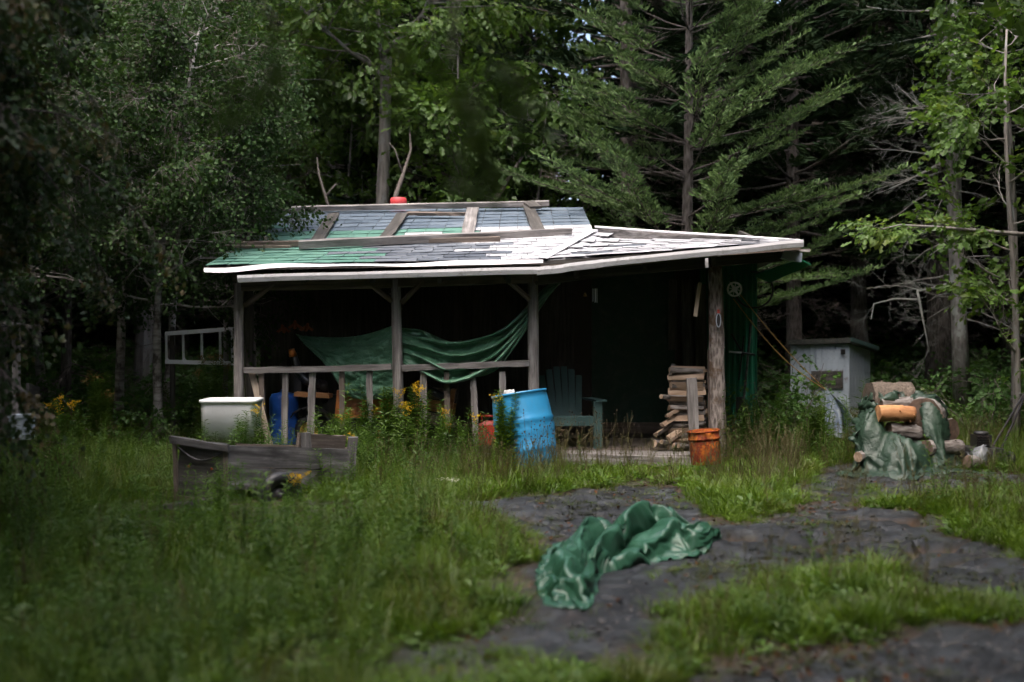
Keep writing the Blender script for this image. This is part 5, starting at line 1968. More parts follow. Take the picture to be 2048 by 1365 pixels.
def smooth_curve(pts, n):
    pts = np.array(pts)
    t = np.linspace(0, len(pts) - 1, n)
    out = []
    for q in t:
        i = min(int(q), len(pts) - 2); f = q - i
        p0, p1, p2, p3 = pts[max(i - 1, 0)], pts[i], pts[i + 1], pts[min(i + 2, len(pts) - 1)]
        out.append(.5 * ((2 * p1) + (-p0 + p2) * f + (2 * p0 - 5 * p1 + 4 * p2 - p3) * f * f + (-p0 + 3 * p1 - 3 * p2 + p3) * f ** 3))
    return np.array(out)


def tri(x):
    """soft sided zigzag: sharp creases, straight flanks"""
    return 1 - np.abs(2 * (x - np.floor(x)) - 1)


n_u, n_v = 120, 90
near_e = smooth_curve([ground_hit(*q) for q in ((1092, 1212), (1140, 1218), (1186, 1206), (1206, 1156), (1262, 1134), (1330, 1122), (1395, 1110), (1436, 1102))], n_u)
far_e = smooth_curve([ground_hit(*q) for q in ((1073, 1160), (1078, 1128), (1100, 1104), (1150, 1086), (1215, 1074), (1290, 1062), (1370, 1060), (1440, 1078))], n_u)
U, Vv = np.meshgrid(np.linspace(0, 1, n_u), np.linspace(0, 1, n_v))
wv = fbm(U * 3.2, Vv * 2.0, 4.0, 3)
ph = Vv * 2.6 + .8 * np.sin(U * 4.4 + .6) + 1.6 * (wv - .5) + .6 * U
big = tri(ph)
sec = tri(Vv * 5.3 - U * 2.6 + 2.2 * fbm(U * 4, Vv * 4, 24.0, 2))
crs_ = tri(U * 3.4 + Vv * .9 + 1.6 * fbm(U * 2, Vv * 3, 44.0, 2))
env = np.sin(np.pi * np.clip(Vv, 0, 1)) ** .55 * (np.clip(U / .10, 0, 1) ** .6) * (np.clip((1 - U) / .08, 0, 1) ** .5)
hump = .06 + .115 * np.exp(-((U - .62) / .30) ** 2) + .05 * np.exp(-((U - .28) / .12) ** 2)
z_ = env * (hump * (.22 + 1.1 * big ** .9) + .05 * (1.1 - U) * crs_ + .03 * sec * fbm(U * 3, Vv * 3, 74.0, 2) + .04 * fbm(U * 7, Vv * 7, 84.0, 3))
shift = .34 * (big - .5) * env                       # folds lean towards the camera and overhang
vs_ = np.clip(Vv + shift * -.5 * (.5 + .5 * np.sin(ph * 2.1)), -.02, 1.05)
A = near_e[None] * (1 - vs_[..., None]) + far_e[None] * vs_[..., None]
A[..., 0] += .05 * (fbm(U * 5, Vv * 5, 64.0, 3) - .5) * env
A[..., 2] = gz(A[..., 0], A[..., 1]) + .010 + z_ + .012 * tri(U * 13 + Vv * 2) * (1 - env)
A0 = A.copy()
zg = gz(A[..., 0], A[..., 1])


def Hfold(x, y):
    return gz(x, y) + .008


A[..., 2] += .02 * (fbm(U * 14, Vv * 14, 94.0, 3) - .5)
A = drape(A, Hfold, 11, 9, dt=.016, fr=.9, damp=.9, bend=.3, grav=5.0, stretch=A0 * 1.11)
cxy = Vector((float(A[..., 0].mean()), float(A[..., 1].mean())))
dv = Vector((float(near_e[-1, 0] - near_e[0, 0]), float(near_e[-1, 1] - near_e[0, 1]))); LT = dv.length
dv.normalize()
sv = Vector((-dv.y, dv.x))
tag(sheet('crumpled_tarp', A, M_tarpF), 'crumpled green tarpaulin lying on the bare rock in the foreground', 'tarp')

# ---- dark shed at the far left edge
sh = thing('tool_shed', 'dark plank shed in shadow at the left edge of the clearing', 'shed', P(-40, 870, 12.5))
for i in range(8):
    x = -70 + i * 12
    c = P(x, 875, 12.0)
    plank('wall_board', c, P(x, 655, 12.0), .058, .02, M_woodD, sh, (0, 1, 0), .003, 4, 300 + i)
plank('roof_edge', P(-80, 636, 11.9), P(52, 654, 11.9), .10, .03, M_wood, sh, (0, .3, 1), .004, 5, 310)
plank('roof_edge', P(52, 654, 11.9), P(70, 652, 13.6), .10, .03, M_woodD, sh, (0, .3, 1), .004, 5, 311)
plank('corner_post', P(32, 872, 12.0), P(33, 655, 12.0), .07, .06, M_wood, sh, (0, 1, 0), .003, 5, 312)
plank('side_wall', P(52, 860, 12.2), P(74, 860, 13.2), 1.0, .03, M_woodD, sh, (1, 0, 0), .003, 3, 313)
bk_ = thing('grey_box', 'pale grey box standing in weeds beside the dark shed', 'box', P(44, 875, 11.8))
MB().box(P(44, 856, 11.8), (.19, .19, .24)).build('body', M_white_old, bk_)
MB().box(P(44, 832, 11.8), (.21, .21, .03)).build('lid', M_white_old, bk_)
# ================================================================== trees
def eul(d, rg, roll=.5):
    d = Vector(d).normalized()
    return (rg.gauss(0, roll), -math.asin(max(-1, min(1, d.z))), math.atan2(d.y, d.x))


class Tree:
    def __init__(s, seed):
        s.rg = random.Random(seed)
        s.tr, s.br = MB(), MB()
        s.p, s.r, s.s, s.v = [], [], [], []
        s.dp, s.dr, s.ds, s.dv = [], [], [], []

    def spray(s, p, d, sc, nv, roll=.5):
        s.p.append(tuple(p)); s.r.append(eul(d, s.rg, roll)); s.s.append(sc); s.v.append(s.rg.randrange(nv))

    def dspray(s, p, d, sc, nv=3):
        s.dp.append(tuple(p)); s.dr.append(eul(d, s.rg, 3)); s.ds.append(sc); s.dv.append(s.rg.randrange(nv))

    def finish(s, name, label, cat, base, bark_, src, group=None, dead=None, smooth=True, bark2=None):
        t = thing(name, label, cat, base, group)
        if s.tr.v:
            s.tr.build('trunk', bark_, t, smooth)
        if s.br.v:
            kind(s.br.build('branches', bark2 or bark_, t, smooth), 'stuff')
        if s.p:
            merged('crown', s.p, s.r, s.s, s.v, src, t)
        if s.dp:
            merged('dead_twigs', s.dp, s.dr, s.ds, s.dv, dead or SRC_dead, t)
        return t


def trunk_path(base, top, n, wob, rg):
    base, top = Vector(base), Vector(top)
    a, b = rg.uniform(0, 6), rg.uniform(0, 6)
    return [base.lerp(top, i / n) + Vector((math.sin(a + 4.0 * i / n) - math.sin(a), math.sin(b + 3.3 * i / n) - math.sin(b), 0)) * wob for i in range(n + 1)]


def limb(T, p, d, L, r, n=6, up=.08, wob=.12, sides=6):
    pts = [Vector(p)]
    d = Vector(d).normalized()
    for i in range(n):
        d = (d + rvec(T.rg, wob) + Vector((0, 0, up))).normalized()
        pts.append(pts[-1] + d * L / n)
    T.br.tube(pts, [max(.003, r * (1 - .88 * i / n)) for i in range(n + 1)], sides, False)
    return pts


def decid(name, label, base, top, r, limbs, src, bark_, seed, group=None, spray=(.7, 1.1), t0=.3, L=(1.0, 2.0), up=.1, el=(.1, .6), twigs=7, per=4, droop=-.2, cat='tree', azr=(0, 6.283), wob=.12, lscale=None, dead=0, deadsrc=None, twigl=(.35, .8)):
    T = Tree(seed)
    rg = T.rg
    path = trunk_path(base, top, 10, wob, rg)
    T.tr.tube(path, [r * (1.25 if i == 0 else 1) * (1 - .75 * i / 10) for i in range(11)], 10, True, 0, seed, .05)
    H = (Vector(top) - Vector(base)).length
    nv = len(src)
    for k in range(limbs):
        t = t0 + (1 - t0) * (k + rg.random()) / limbs
        t = min(t, .99)
        p = at_path(path, t)
        az = rg.uniform(*azr)
        e = rg.uniform(*el)
        d = Vector((math.cos(az) * math.cos(e), math.sin(az) * math.cos(e), math.sin(e)))
        ln = rg.uniform(*L) * (lscale(t) if lscale else 1.15 - .6 * (t - t0) / (1 - t0))
        pts = limb(T, p, d, ln, max(.008, r * .42 * (1 - .6 * t)), 6, up)
        for q in range(twigs):
            f = .3 + .7 * (q + rg.random()) / twigs
            b = at_path(pts, min(f, 1))
            dd = (pts[-1] - pts[0]).normalized() + rvec(rg, .6)
            tw = limb(T, b, dd, rg.uniform(*twigl) * (1.2 - .5 * f), .008, 3, .02, .2, 4)
            for _ in range(per):
                g = rg.uniform(.3, 1)
                c = at_path(tw, g)
                sd_ = (tw[-1] - tw[0]).normalized() + rvec(rg, .6) + Vector((0, 0, droop))
                T.spray(c, sd_, rg.uniform(*spray), nv)
        T.spray(pts[-1], pts[-1] - pts[-2], spray[1], nv)
    for k in range(dead):
        t = rg.uniform(.15, .7)
        az = rg.uniform(0, 6.283)
        T.dspray(at_path(path, t), (math.cos(az), math.sin(az), rg.uniform(-.2, .3)), rg.uniform(1.2, 2.4))
    return T.finish(name, label, cat, base, bark_, src, group, deadsrc)


def spruce_into(T, base, top, r, z0, rad, nv, gap=.34, nb=6, t_in=.35, sc=(.75, 1.15), deadbelow=True, droop=-.18, step=.15, full=1.0, dens_fn=None, zj=.12):
    rg = T.rg
    path = trunk_path(base, top, 10, .05, rg)
    T.tr.tube(path, [r * (1.3 if i == 0 else 1) * (1 - .85 * i / 10) for i in range(11)], 12, True, 0, rg.randrange(999), .05)
    H = path[-1].z - path[0].z
    z = z0
    while z < H - .15:
        f = (z - z0) / max(.1, H - z0)
        t = z / H
        ln0 = rad * (1 - f) ** .75
        if f < .15:
            ln0 *= .75 + 1.6 * f
        for k in range(nb):
            if rg.random() > full:
                continue
            az = k * 6.283 / nb + rg.uniform(-.45, .45)
            ln = ln0 * rg.uniform(.65, 1.15) + .12
            if dens_fn and not dens_fn(z, az, rg):
                continue
            p = at_path(path, t) + Vector((0, 0, rg.uniform(-zj, zj)))
            d = Vector((math.cos(az), math.sin(az), droop + rg.uniform(-.08, .12) + .4 * f))
            pts = limb(T, p, d, ln, max(.006, r * .20 * (1 - .6 * f)), 5, .07, .05, 5)
            n = max(2, int(ln * (1 - t_in) / step))
            dir_ = (pts[-1] - pts[0]).normalized()
            sx = Vector((-math.sin(az), math.cos(az), 0))
            for j in range(n):
                g = t_in + (1 - t_in) * (j + rg.random() * .6) / n
                c = at_path(pts, min(g, 1))
                for sg in (-1, 1):
                    dd = dir_ * rg.uniform(.7, 1.2) + sx * sg * rg.uniform(.5, 1.0) + Vector((0, 0, rg.uniform(-.16, .14)))
                    T.spray(c, dd, rg.uniform(*sc) * (1.15 - .45 * g), nv, .18)
            T.spray(pts[-1], dir_, rg.uniform(*sc), nv, .25)
            if deadbelow and rg.random() < .6:
                T.dspray(at_path(pts, rg.uniform(.1, .5)), dir_ + rvec(rg, .4) + Vector((0, 0, -.2)), rg.uniform(.6, 1.2))
        z += gap * rg.uniform(.8, 1.2)
    return path


def spruce(name, label, base, height, r, z0, rad, src, seed, lean=(0, 0), bark_=None, group=None, dead_low=0, dead=None, **kw):
    T = Tree(seed)
    base = Vector(base)
    path = spruce_into(T, base, base + Vector((lean[0], lean[1], height)), r, z0, rad, len(src), **kw)
    for k in range(dead_low):
        t = T.rg.uniform(.08, max(.12, z0 / height + .12))
        az = T.rg.uniform(0, 6.283)
        d = Vector((math.cos(az), math.sin(az), T.rg.uniform(-.25, .15)))
        p = at_path(path, t)
        L = T.rg.uniform(.4, 1.5)
        pts = limb(T, p, d, L, .012, 4, -.03, .12, 5)
        for q in range(3):
            T.dspray(at_path(pts, T.rg.uniform(.3, 1)), d + rvec(T.rg, .5), T.rg.uniform(.5, 1.1))
    return T.finish(name, label, 'tree', base, bark_ or M_spruce_bark, src, group, dead)


def G(x, y, dz=-.08):
    return gp(x, y, dz)


# --- behind the roof: forked maple
T = Tree(5)
bs = G(P(760, 400, 19).x, 19.0)
fork = P(762, 112, 19)
path = trunk_path(bs, fork, 9, .05, T.rg)
T.tr.tube(path, [.125 - .03 * i / 9 for i in range(10)], 12, True, 0, 3, .04)
arms = [(fork, P(800, 78, 19) , .055), (fork - Vector((0, 0, .3)), P(705, 108, 18.8), .04), (fork, P(758, 40, 19.2), .05)]
ends = []
for p, q, r_ in arms:
    d = (q - p)
    pts = [p, p.lerp(q, .5) + Vector((0, 0, .03)), q]
    d.normalize()
    for k in range(6):
        d = (d + rvec(T.rg, .15) + Vector((0, 0, .12))).normalized()
        pts.append(pts[-1] + d * .55)
    T.br.tube(pts, [r_ * (1 - .85 * i / (len(pts) - 1)) for i in range(len(pts))], 8, False)
    ends.append(pts)
for k in range(60):
    pts = T.rg.choice(ends)
    b = at_path(pts, T.rg.uniform(.25, 1))
    az = T.rg.uniform(0, 6.283)
    tw = limb(T, b, (math.cos(az), math.sin(az), T.rg.uniform(-.35, .35)), T.rg.uniform(.8, 2.0), .018, 5, -.01, .15, 5)
    for _ in range(9):
        c = at_path(tw, T.rg.uniform(.3, 1)) + rvec(T.rg, .12)
        T.spray(c, (tw[-1] - tw[0]).normalized() + rvec(T.rg, .6) + Vector((0, 0, -.25)), T.rg.uniform(.8, 1.25), 4)
T.finish('maple_tree', 'straight grey maple trunk forking above the cabin roof beside the red bucket', 'tree', bs, M_maple_bark, SRC_maple)

decid('maple_tree', 'slim maple with thin pale trunk rising right of the forked maple', G(P(845, 400, 21.5).x, 21.5), P(838, -260, 21.5), .075, 16, SRC_maple, M_maple_bark, 21, t0=.22, L=(1.0, 2.0), twigs=6, per=4, spray=(.8, 1.3))
decid('maple_tree', 'second slim maple with pale trunk, close beside the first slim one', G(P(872, 400, 22.5).x, 22.5), P(880, -240, 22.5), .07, 16, SRC_maple, M_maple_bark, 22, t0=.22, L=(1.0, 2.2), twigs=6, per=4, spray=(.8, 1.3))
decid('maple_tree', 'low leafy maple filling the gap between forked maple and dark spruce', G(P(985, 400, 21).x, 21.0), P(1010, -60, 21), .06, 22, SRC_maple, M_maple_bark, 23, t0=.2, L=(1.0, 2.0), twigs=7, per=4, spray=(.8, 1.25))
decid('maple_tree', 'bright young maple behind the left half of the roof', G(P(655, 400, 21.5).x, 21.5), P(640, -120, 21.5), .06, 20, SRC_maple, M_maple_bark, 24, t0=.25, L=(1.0, 1.9), twigs=7, per=4, spray=(.8, 1.25))
decid('maple_tree', 'pale green maple far back over the middle of the roof', G(P(800, 400, 26).x, 26.0), P(790, -200, 26), .09, 18, SRC_maple, M_maple_bark, 25, t0=.15, L=(1.4, 2.8), twigs=7, per=4, spray=(1.0, 1.5))
decid('maple_tree', 'tall maple crown over the top edge between forked maple and birches', G(P(560, 400, 23).x, 23.0), P(545, -330, 23), .10, 20, SRC_maple, M_maple_bark, 26, t0=.35, L=(1.4, 2.6), twigs=7, per=4, spray=(.9, 1.4))
decid('maple_shrub', 'leafy young maple behind the ridge, left of the forked trunk', G(P(690, 400, 20.3).x, 20.3), P(680, 110, 20.3), .04, 18, SRC_maple, M_maple_bark, 27, t0=.2, L=(.7, 1.3), twigs=5, per=4, spray=(.8, 1.2), el=(-.1, .5))
decid('maple_shrub', 'leafy young maple behind the ridge, right of the slim pale trunks', G(P(930, 400, 18.8).x, 18.8), P(940, 120, 18.8), .04, 18, SRC_maple, M_maple_bark, 28, t0=.2, L=(.7, 1.4), twigs=5, per=4, spray=(.8, 1.2), el=(-.1, .5))
decid('maple_shrub', 'low maple filling the space under the spruces beside the roof end', G(P(1075, 400, 19.2).x, 19.2), P(1080, 190, 19.2), .04, 14, SRC_maple, M_maple_bark, 29, t0=.2, L=(.7, 1.3), twigs=5, per=4, spray=(.8, 1.2), el=(-.1, .5))
# leaning dead pole right of the roof and dead snags over the ridge
dp = MB().tube([P(960, 470, 18.4), P(990, 400, 18.4), P(1022, 350, 18.5), P(1050, 305, 18.6)], [.05, .045, .035, .02], 8)
tag(dp.build('leaning_branch', M_deadtwig, None, True), 'bare grey branch leaning up behind the right end of the ridge', 'branch')
dp = MB().tube([P(783, 440, 17.6), P(792, 390, 17.6), P(806, 350, 17.7), P(822, 300, 17.8), P(818, 240, 17.9)], [.045, .038, .03, .02, .008], 8)
dp.tube([P(806, 350, 17.7), P(790, 300, 17.7), P(778, 285, 17.7)], [.016, .010, .006], 6)
tag(dp.build('dead_snag', M_deadtwig, None, True), 'forked dead snag standing just behind the red bucket', 'snag')
dp = MB().tube([P(665, 440, 17.8), P(650, 390, 17.8), P(638, 350, 17.9), P(634, 315, 18)], [.026, .022, .016, .008], 8)
dp.tube([P(650, 395, 17.8), P(672, 368, 17.8)], [.02, .01], 6)
tag(dp.build('dead_snag', M_deadtwig, None, True), 'thin dead snag leaning left behind the left half of the ridge', 'snag')

# --- spruces
spruce('spruce_tree', 'young bright green spruce spreading layered boughs above the right roof', G(P(1362, 470, 16.6).x, 16.6), 9.6, .11, 1.55, 2.9, SRC_spruce, 31, (.15, 0), dead_low=34, gap=.52, nb=8, t_in=.38, sc=(.8, 1.25), step=.085, droop=-.02, zj=.10)
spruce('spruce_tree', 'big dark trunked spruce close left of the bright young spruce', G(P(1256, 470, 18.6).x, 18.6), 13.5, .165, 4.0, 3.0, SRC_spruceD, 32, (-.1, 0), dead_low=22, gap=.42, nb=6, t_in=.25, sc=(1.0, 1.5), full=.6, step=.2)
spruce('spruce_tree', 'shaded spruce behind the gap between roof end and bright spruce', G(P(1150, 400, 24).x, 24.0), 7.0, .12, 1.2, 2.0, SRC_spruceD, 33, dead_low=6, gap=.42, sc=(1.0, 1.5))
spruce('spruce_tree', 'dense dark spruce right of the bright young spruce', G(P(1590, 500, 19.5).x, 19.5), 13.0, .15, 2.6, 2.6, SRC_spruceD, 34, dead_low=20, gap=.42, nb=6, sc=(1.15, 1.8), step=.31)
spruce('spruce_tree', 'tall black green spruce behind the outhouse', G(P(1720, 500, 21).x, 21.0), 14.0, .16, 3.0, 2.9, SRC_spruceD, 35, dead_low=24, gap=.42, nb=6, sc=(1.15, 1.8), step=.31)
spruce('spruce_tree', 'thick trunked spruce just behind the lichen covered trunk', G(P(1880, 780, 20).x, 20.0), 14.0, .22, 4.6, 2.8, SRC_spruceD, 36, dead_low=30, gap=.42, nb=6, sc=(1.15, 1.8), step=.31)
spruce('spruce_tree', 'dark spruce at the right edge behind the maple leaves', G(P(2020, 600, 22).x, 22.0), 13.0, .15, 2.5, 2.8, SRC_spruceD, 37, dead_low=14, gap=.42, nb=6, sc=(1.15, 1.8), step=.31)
spruce('spruce_tree', 'half grown spruce left of the forked maple under dead brown twigs', G(P(575, 400, 20.5).x, 20.5), 6.2, .09, 1.6, 1.7, SRC_spruce, 38, dead_low=26, gap=.36, nb=6, sc=(.8, 1.2), full=.55)
# lichen covered spruce with bare limbs
T = Tree(41)
bs = G(P(1926, 800, 17).x, 17.0)
path = [bs, P(1918, 640, 17), P(1908, 400, 17), P(1907, 200, 17), P(1912, 60, 17), P(1915, -120, 17), P(1920, -400, 17)]
T.tr.tube(path, [.14, .115, .105, .10, .09, .08, .05], 12, True, 0, 4, .05)
for k in range(36):
    zpx = T.rg.uniform(190, 640)
    sg = -1 if T.rg.random() < .72 else 1
    p = P(1908 + (zpx - 400) * .02, zpx, 17)
    d = Vector((sg, T.rg.uniform(-.8, .3), T.rg.uniform(-.35, .15)))
    pts = limb(T, p, d, T.rg.uniform(.5, 1.6), .016, 5, -.02, .13, 5)
    for q in range(3):
        T.dspray(at_path(pts, T.rg.uniform(.3, 1)), d.normalized() + rvec(T.rg, .45), T.rg.uniform(.5, 1.0))
for k in range(30):
    p = at_path(path, T.rg.uniform(.66, .98))
    az = T.rg.uniform(0, 6.283)
    pts = limb(T, p, (math.cos(az), math.sin(az), -.1), T.rg.uniform(.8, 1.8), .02, 5, .03, .08, 5)
    for j in range(9):
        T.spray(at_path(pts, T.rg.uniform(.3, 1)), (pts[-1] - pts[0]).normalized() + rvec(T.rg, .5), T.rg.uniform(.8, 1.3), 3)
T.finish('lichen_spruce', 'pale lichen covered spruce trunk with bare twiggy limbs at the right', 'tree', bs, M_lichen_bark, SRC_spruceD, None, SRC_lich)
# long bare drooping bough
T = Tree(43)
pts = [P(1908, 565, 17), P(1880, 575, 16.6), P(1835, 583, 16.3), P(1842, 620, 16.2), P(1850, 660, 16.2), P(1858, 705, 16.2)]
T.br.tube(pts, [.03, .026, .022, .017, .012, .006], 6, False)
pts2 = [P(1835, 600, 16.3), P(1790, 598, 16.2), P(1748, 608, 16.2), P(1742, 640, 16.1)]
T.br.tube(pts2, [.018, .014, .01, .005], 6, False)
for _ in range(16):
    T.dspray(at_path(T.rg.choice((pts, pts2)), T.rg.uniform(.2, 1)), rvec(T.rg, 1) + Vector((-.4, 0, -.6)), T.rg.uniform(.4, .8))
T.finish('bare_bough', 'bare crooked bough bending down left of the lichen covered trunk', 'branch', P(1858, 705, 16.2), M_lichtwig, SRC_maple, None, SRC_lich)
# maple saplings at the right
decid('maple_sapling', 'leafy maple sapling reaching in from the right edge', G(P(2030, 800, 14.5).x, 14.5), P(2045, 60, 14.5), .05, 17, SRC_maple, M_maple_bark, 51, t0=.12, L=(.5, 1.1), twigs=4, per=2, spray=(.75, 1.1), el=(-.05, .4))
decid('maple_sapling', 'tall thin maple sapling overhanging the top right corner', G(P(2030, 800, 15.5).x, 15.5), P(1985, -60, 15.5), .055, 13, SRC_maple, M_maple_bark, 52, t0=.6, L=(.5, 1.1), twigs=5, per=3, spray=(.75, 1.1), el=(-.2, .4))
T = Tree(53)
pts = [P(2060, 470, 14.2), P(1960, 462, 14.0), P(1880, 455, 13.8), P(1800, 450, 13.7), P(1765, 458, 13.6)]
T.br.tube(pts, [.03, .024, .018, .01, .005], 6, False)
for k in range(34):
    b = at_path(pts, T.rg.uniform(.05, 1))
    T.spray(b, Vector((-1, T.rg.uniform(-.7, .7), T.rg.uniform(-.5, .2))) + rvec(T.rg, .3), T.rg.uniform(.6, .95), 4)
T.finish('maple_bough', 'long maple bough reaching left across the dark spruces', 'branch', P(1900, 470, 13.8), M_maple_bark, SRC_maple)

# --- birches on the left
decid('birch_tree', 'bushy birch whose leaves hide the left end of the roof', G(P(320, 800, 13.9).x, 13.9), P(385, 60, 13.5), .06, 52, SRC_birch, M_birch_bark, 61, t0=.34, L=(.8, 1.35), twigs=7, per=4, spray=(.75, 1.15), droop=-.35, el=(-.2, .5), lscale=lambda t: 1.15 if t < .75 else .7)
decid('birch_tree', 'upright white birch trunk left of the bushy birch', G(P(236, 850, 15).x, 15.0), P(240, -250, 15), .065, 34, SRC_birch, M_birch_bark, 62, t0=.2, L=(.8, 1.6), twigs=6, per=4, spray=(.75, 1.1), droop=-.35, wob=.05)
decid('birch_tree', 'slender birch leaning right over the bushy birch', G(P(330, 850, 16.5).x, 16.5), P(430, -160, 16.5), .06, 18, SRC_birch, M_birch_bark, 63, t0=.45, L=(.8, 1.6), twigs=6, per=2, spray=(.7, 1.0), droop=-.3, wob=.05, dead=24)
decid('birch_tree', 'dim birch deep in shadow behind the left shed', G(P(90, 850, 17.5).x, 17.5), P(60, -200, 17.5), .075, 40, SRC_birch, M_birch_bark, 64, t0=.2, L=(1.0, 2.0), twigs=7, per=3, spray=(.9, 1.3), droop=-.3)
# near birch: hanging twigs along the left edge
T = Tree(65)
bs = G(-3.95, 7.3)
path = trunk_path(bs, Vector((-3.6, 7.5, 5.6)), 8, .1, T.rg)
T.tr.tube(path, [.10 - .06 * i / 8 for i in range(9)], 10, True, 0, 6, .05)
for k in range(105):
    t = T.rg.uniform(.22, 1)
    p = at_path(path, t)
    ax = Vector((T.rg.uniform(-.3, 1), T.rg.uniform(-.9, .9), T.rg.uniform(-.1, .3))).normalized()
    L = T.rg.uniform(.6, 2.1) * (1.0 if t > .5 else .55)
    pts = limb(T, p, ax, L, .018, 8, -.13, .10, 5)
    for j in range(12):
        c = at_path(pts, T.rg.uniform(.25, 1))
        T.spray(c, (pts[-1] - pts[-3]).normalized() + rvec(T.rg, .5) + Vector((0, 0, -.4)), T.rg.uniform(.6, 1.0), 4)
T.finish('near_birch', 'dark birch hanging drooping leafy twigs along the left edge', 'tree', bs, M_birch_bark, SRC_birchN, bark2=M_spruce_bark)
# dead brown spruce twigs, upper left
spruce('dead_spruce', 'dead brown spruce of bare twigs behind the leaning birch', G(P(500, 400, 19).x, 19.0), 9.5, .09, 9.4, .3, SRC_spruceD, 66, dead_low=60, gap=.6, nb=3)
spruce('dead_spruce', 'grey dead spruce among the birches near the left edge', G(P(130, 500, 16.2).x, 16.2), 8.0, .08, 7.9, .3, SRC_spruceD, 67, dead_low=40, gap=.6, nb=3)

# --- maple bough over the camera, out of focus
T = Tree(71)
bs = G(2.6, -1.6)
path = trunk_path(bs, Vector((2.2, -1.0, 7.5)), 8, .1, T.rg)
T.tr.tube(path, [.17 - .08 * i / 8 for i in range(9)], 12, True, 0, 6, .05)
hub = at_path(path, .52)
main = [hub, Vector((1.2, .4, 3.3)), Vector((.3, 1.6, 3.0)), Vector((-.10, 2.3, 2.45)), P(905, 120, 2.3)]
T.br.tube(main, [.05, .035, .022, .010, .004], 7, False)
m2 = [main[1], Vector((-.4, 1.6, 3.1)), Vector((-.9, 2.6, 2.6)), P(560, 60, 2.6)]
T.br.tube(m2, [.03, .02, .010, .004], 6, False)
for (px, py, Y, d, sc) in [(860, 60, 2.3, (.5, .2, -.6), .42), (905, 110, 2.35, (.4, .1, -.7), .45), (950, 80, 2.3, (.6, 0, -.5), .4), (890, 150, 2.4, (.6, .2, -.8), .38),
                           (960, 180, 2.3, (.1, .1, -1), .36), (935, 240, 2.35, (.1, .1, -1), .28), (1000, 70, 2.4, (.4, 0, -.9), .38), (830, 30, 2.3, (-.3, 0, -.6), .35),
                           (540, 20, 2.6, (-.1, 0, -.8), .35), (590, 110, 2.6, (-.6, 0, -.4), .33), (545, 150, 2.6, (-.7, .1, -.3), .30)]:
    T.spray(P(px, py, Y), d, sc, 4)
for k in range(105):  # crown above the view, spread wide to shade the foreground
    az = T.rg.gauss(2.1, .8)
    b = at_path(path, T.rg.uniform(.5, 1))
    L = T.rg.uniform(1.5, 6.0)
    pts = limb(T, b, (math.cos(az), math.sin(az), T.rg.uniform(.05, .3)), L, .03, 5, .02, .1, 5)
    for j in range(8):
        c = at_path(pts, T.rg.uniform(.35, 1))
        if c.y > .3 and c.z < 1.75 + .33 * c.y + .3:
            continue
        T.spray(c, rvec(T.rg, 1), T.rg.uniform(.9, 1.3), 4)
T.finish('overhanging_maple', 'out of focus maple bough hanging into the top of the view, with unseen crown spread above to shade the foreground', 'tree', bs, M_maple_bark, SRC_mapleN)

# --- the forest mass round the clearing
def forest_tree(seed, h, z0, rad, gap, sc):
    T = Tree(seed)
    spruce_into(T, (0, 0, -.1), (0, 0, h), .14, z0, rad, 3, gap=gap, nb=6, t_in=.15, sc=sc, step=.5, deadbelow=False)
    m = merged('forest_tree', T.p, T.r, T.s, T.v, SRC_spruceD)
    S.collection.objects.unlink(m)
    tm = MB()
    tm.v, tm.f = list(T.tr.v), list(T.tr.f)
    tm.add(T.br.v, T.br.f)
    me = m.data
    base = [tuple(v.co + m.matrix_basis.translation) for v in me.vertices]
    faces = [tuple(q.vertices) for q in me.polygons]
    mi = [q.material_index for q in me.polygons]
    o = len(base)
    me2 = bpy.data.meshes.new('forest_tree')
    me2.from_pydata(base + tm.v, [], faces + [tuple(i + o for i in f) for f in tm.f])
    for mm in (M_needleD, M_deadtwig, M_spruce_bark):
        me2.materials.append(mm)
    me2.polygons.foreach_set('material_index', mi + [2] * len(tm.f))
    me2.update()
    return bpy.data.objects.new('forest_tree_%d' % seed, me2)


def shade_tree(seed):  # broadleaf tree added to shade the sides and lower corners
    T = Tree(seed)
    T.tr.tube([(0, 0, -.1), (.1, 0, 3), (.0, .1, 7)], [.16, .13, .05], 8)
    for k in range(70):
        az = T.rg.uniform(0, 6.283)
        pts = limb(T, (0, 0, T.rg.uniform(3.4, 6.5)), (math.cos(az), math.sin(az), T.rg.uniform(.0, .4)), T.rg.uniform(1.0, 3.0), .03, 4, .02, .1, 4)
        for j in range(5):
            T.spray(at_path(pts, T.rg.uniform(.3, 1)), rvec(T.rg, 1), T.rg.uniform(1.2, 1.8), 4)
    m = merged('shade_forest_tree', T.p, T.r, T.s, T.v, SRC_mapleN)
    S.collection.objects.unlink(m)
    me = m.data
    base = [tuple(v.co + m.matrix_basis.translation) for v in me.vertices]
    faces = [tuple(q.vertices) for q in me.polygons]
    mi = [q.material_index for q in me.polygons]
    o = len(base)
    T.tr.add(T.br.v, T.br.f)
    me2 = bpy.data.meshes.new('shade_forest_tree')
    me2.from_pydata(base + T.tr.v, [], faces + [tuple(i + o for i in f) for f in T.tr.f])
    for mm in (M_mapleN, M_twigG, M_maple_bark):
        me2.materials.append(mm)
    me2.polygons.foreach_set('material_index', mi + [2] * len(T.tr.f))
    me2.update()
    return bpy.data.objects.new('shade_forest_tree', me2)


SRC_forest = [forest_tree(811, 13, 1.4, 2.4, .62, (1.8, 2.8)), forest_tree(812, 11, .8, 2.2, .6, (1.8, 2.8)), forest_tree(813, 3.4, .15, 1.5, .36, (1.4, 2.2)), shade_tree(814)]
fp, fr_, fs_, fv_ = [], [], [], []
rg = random.Random(82)


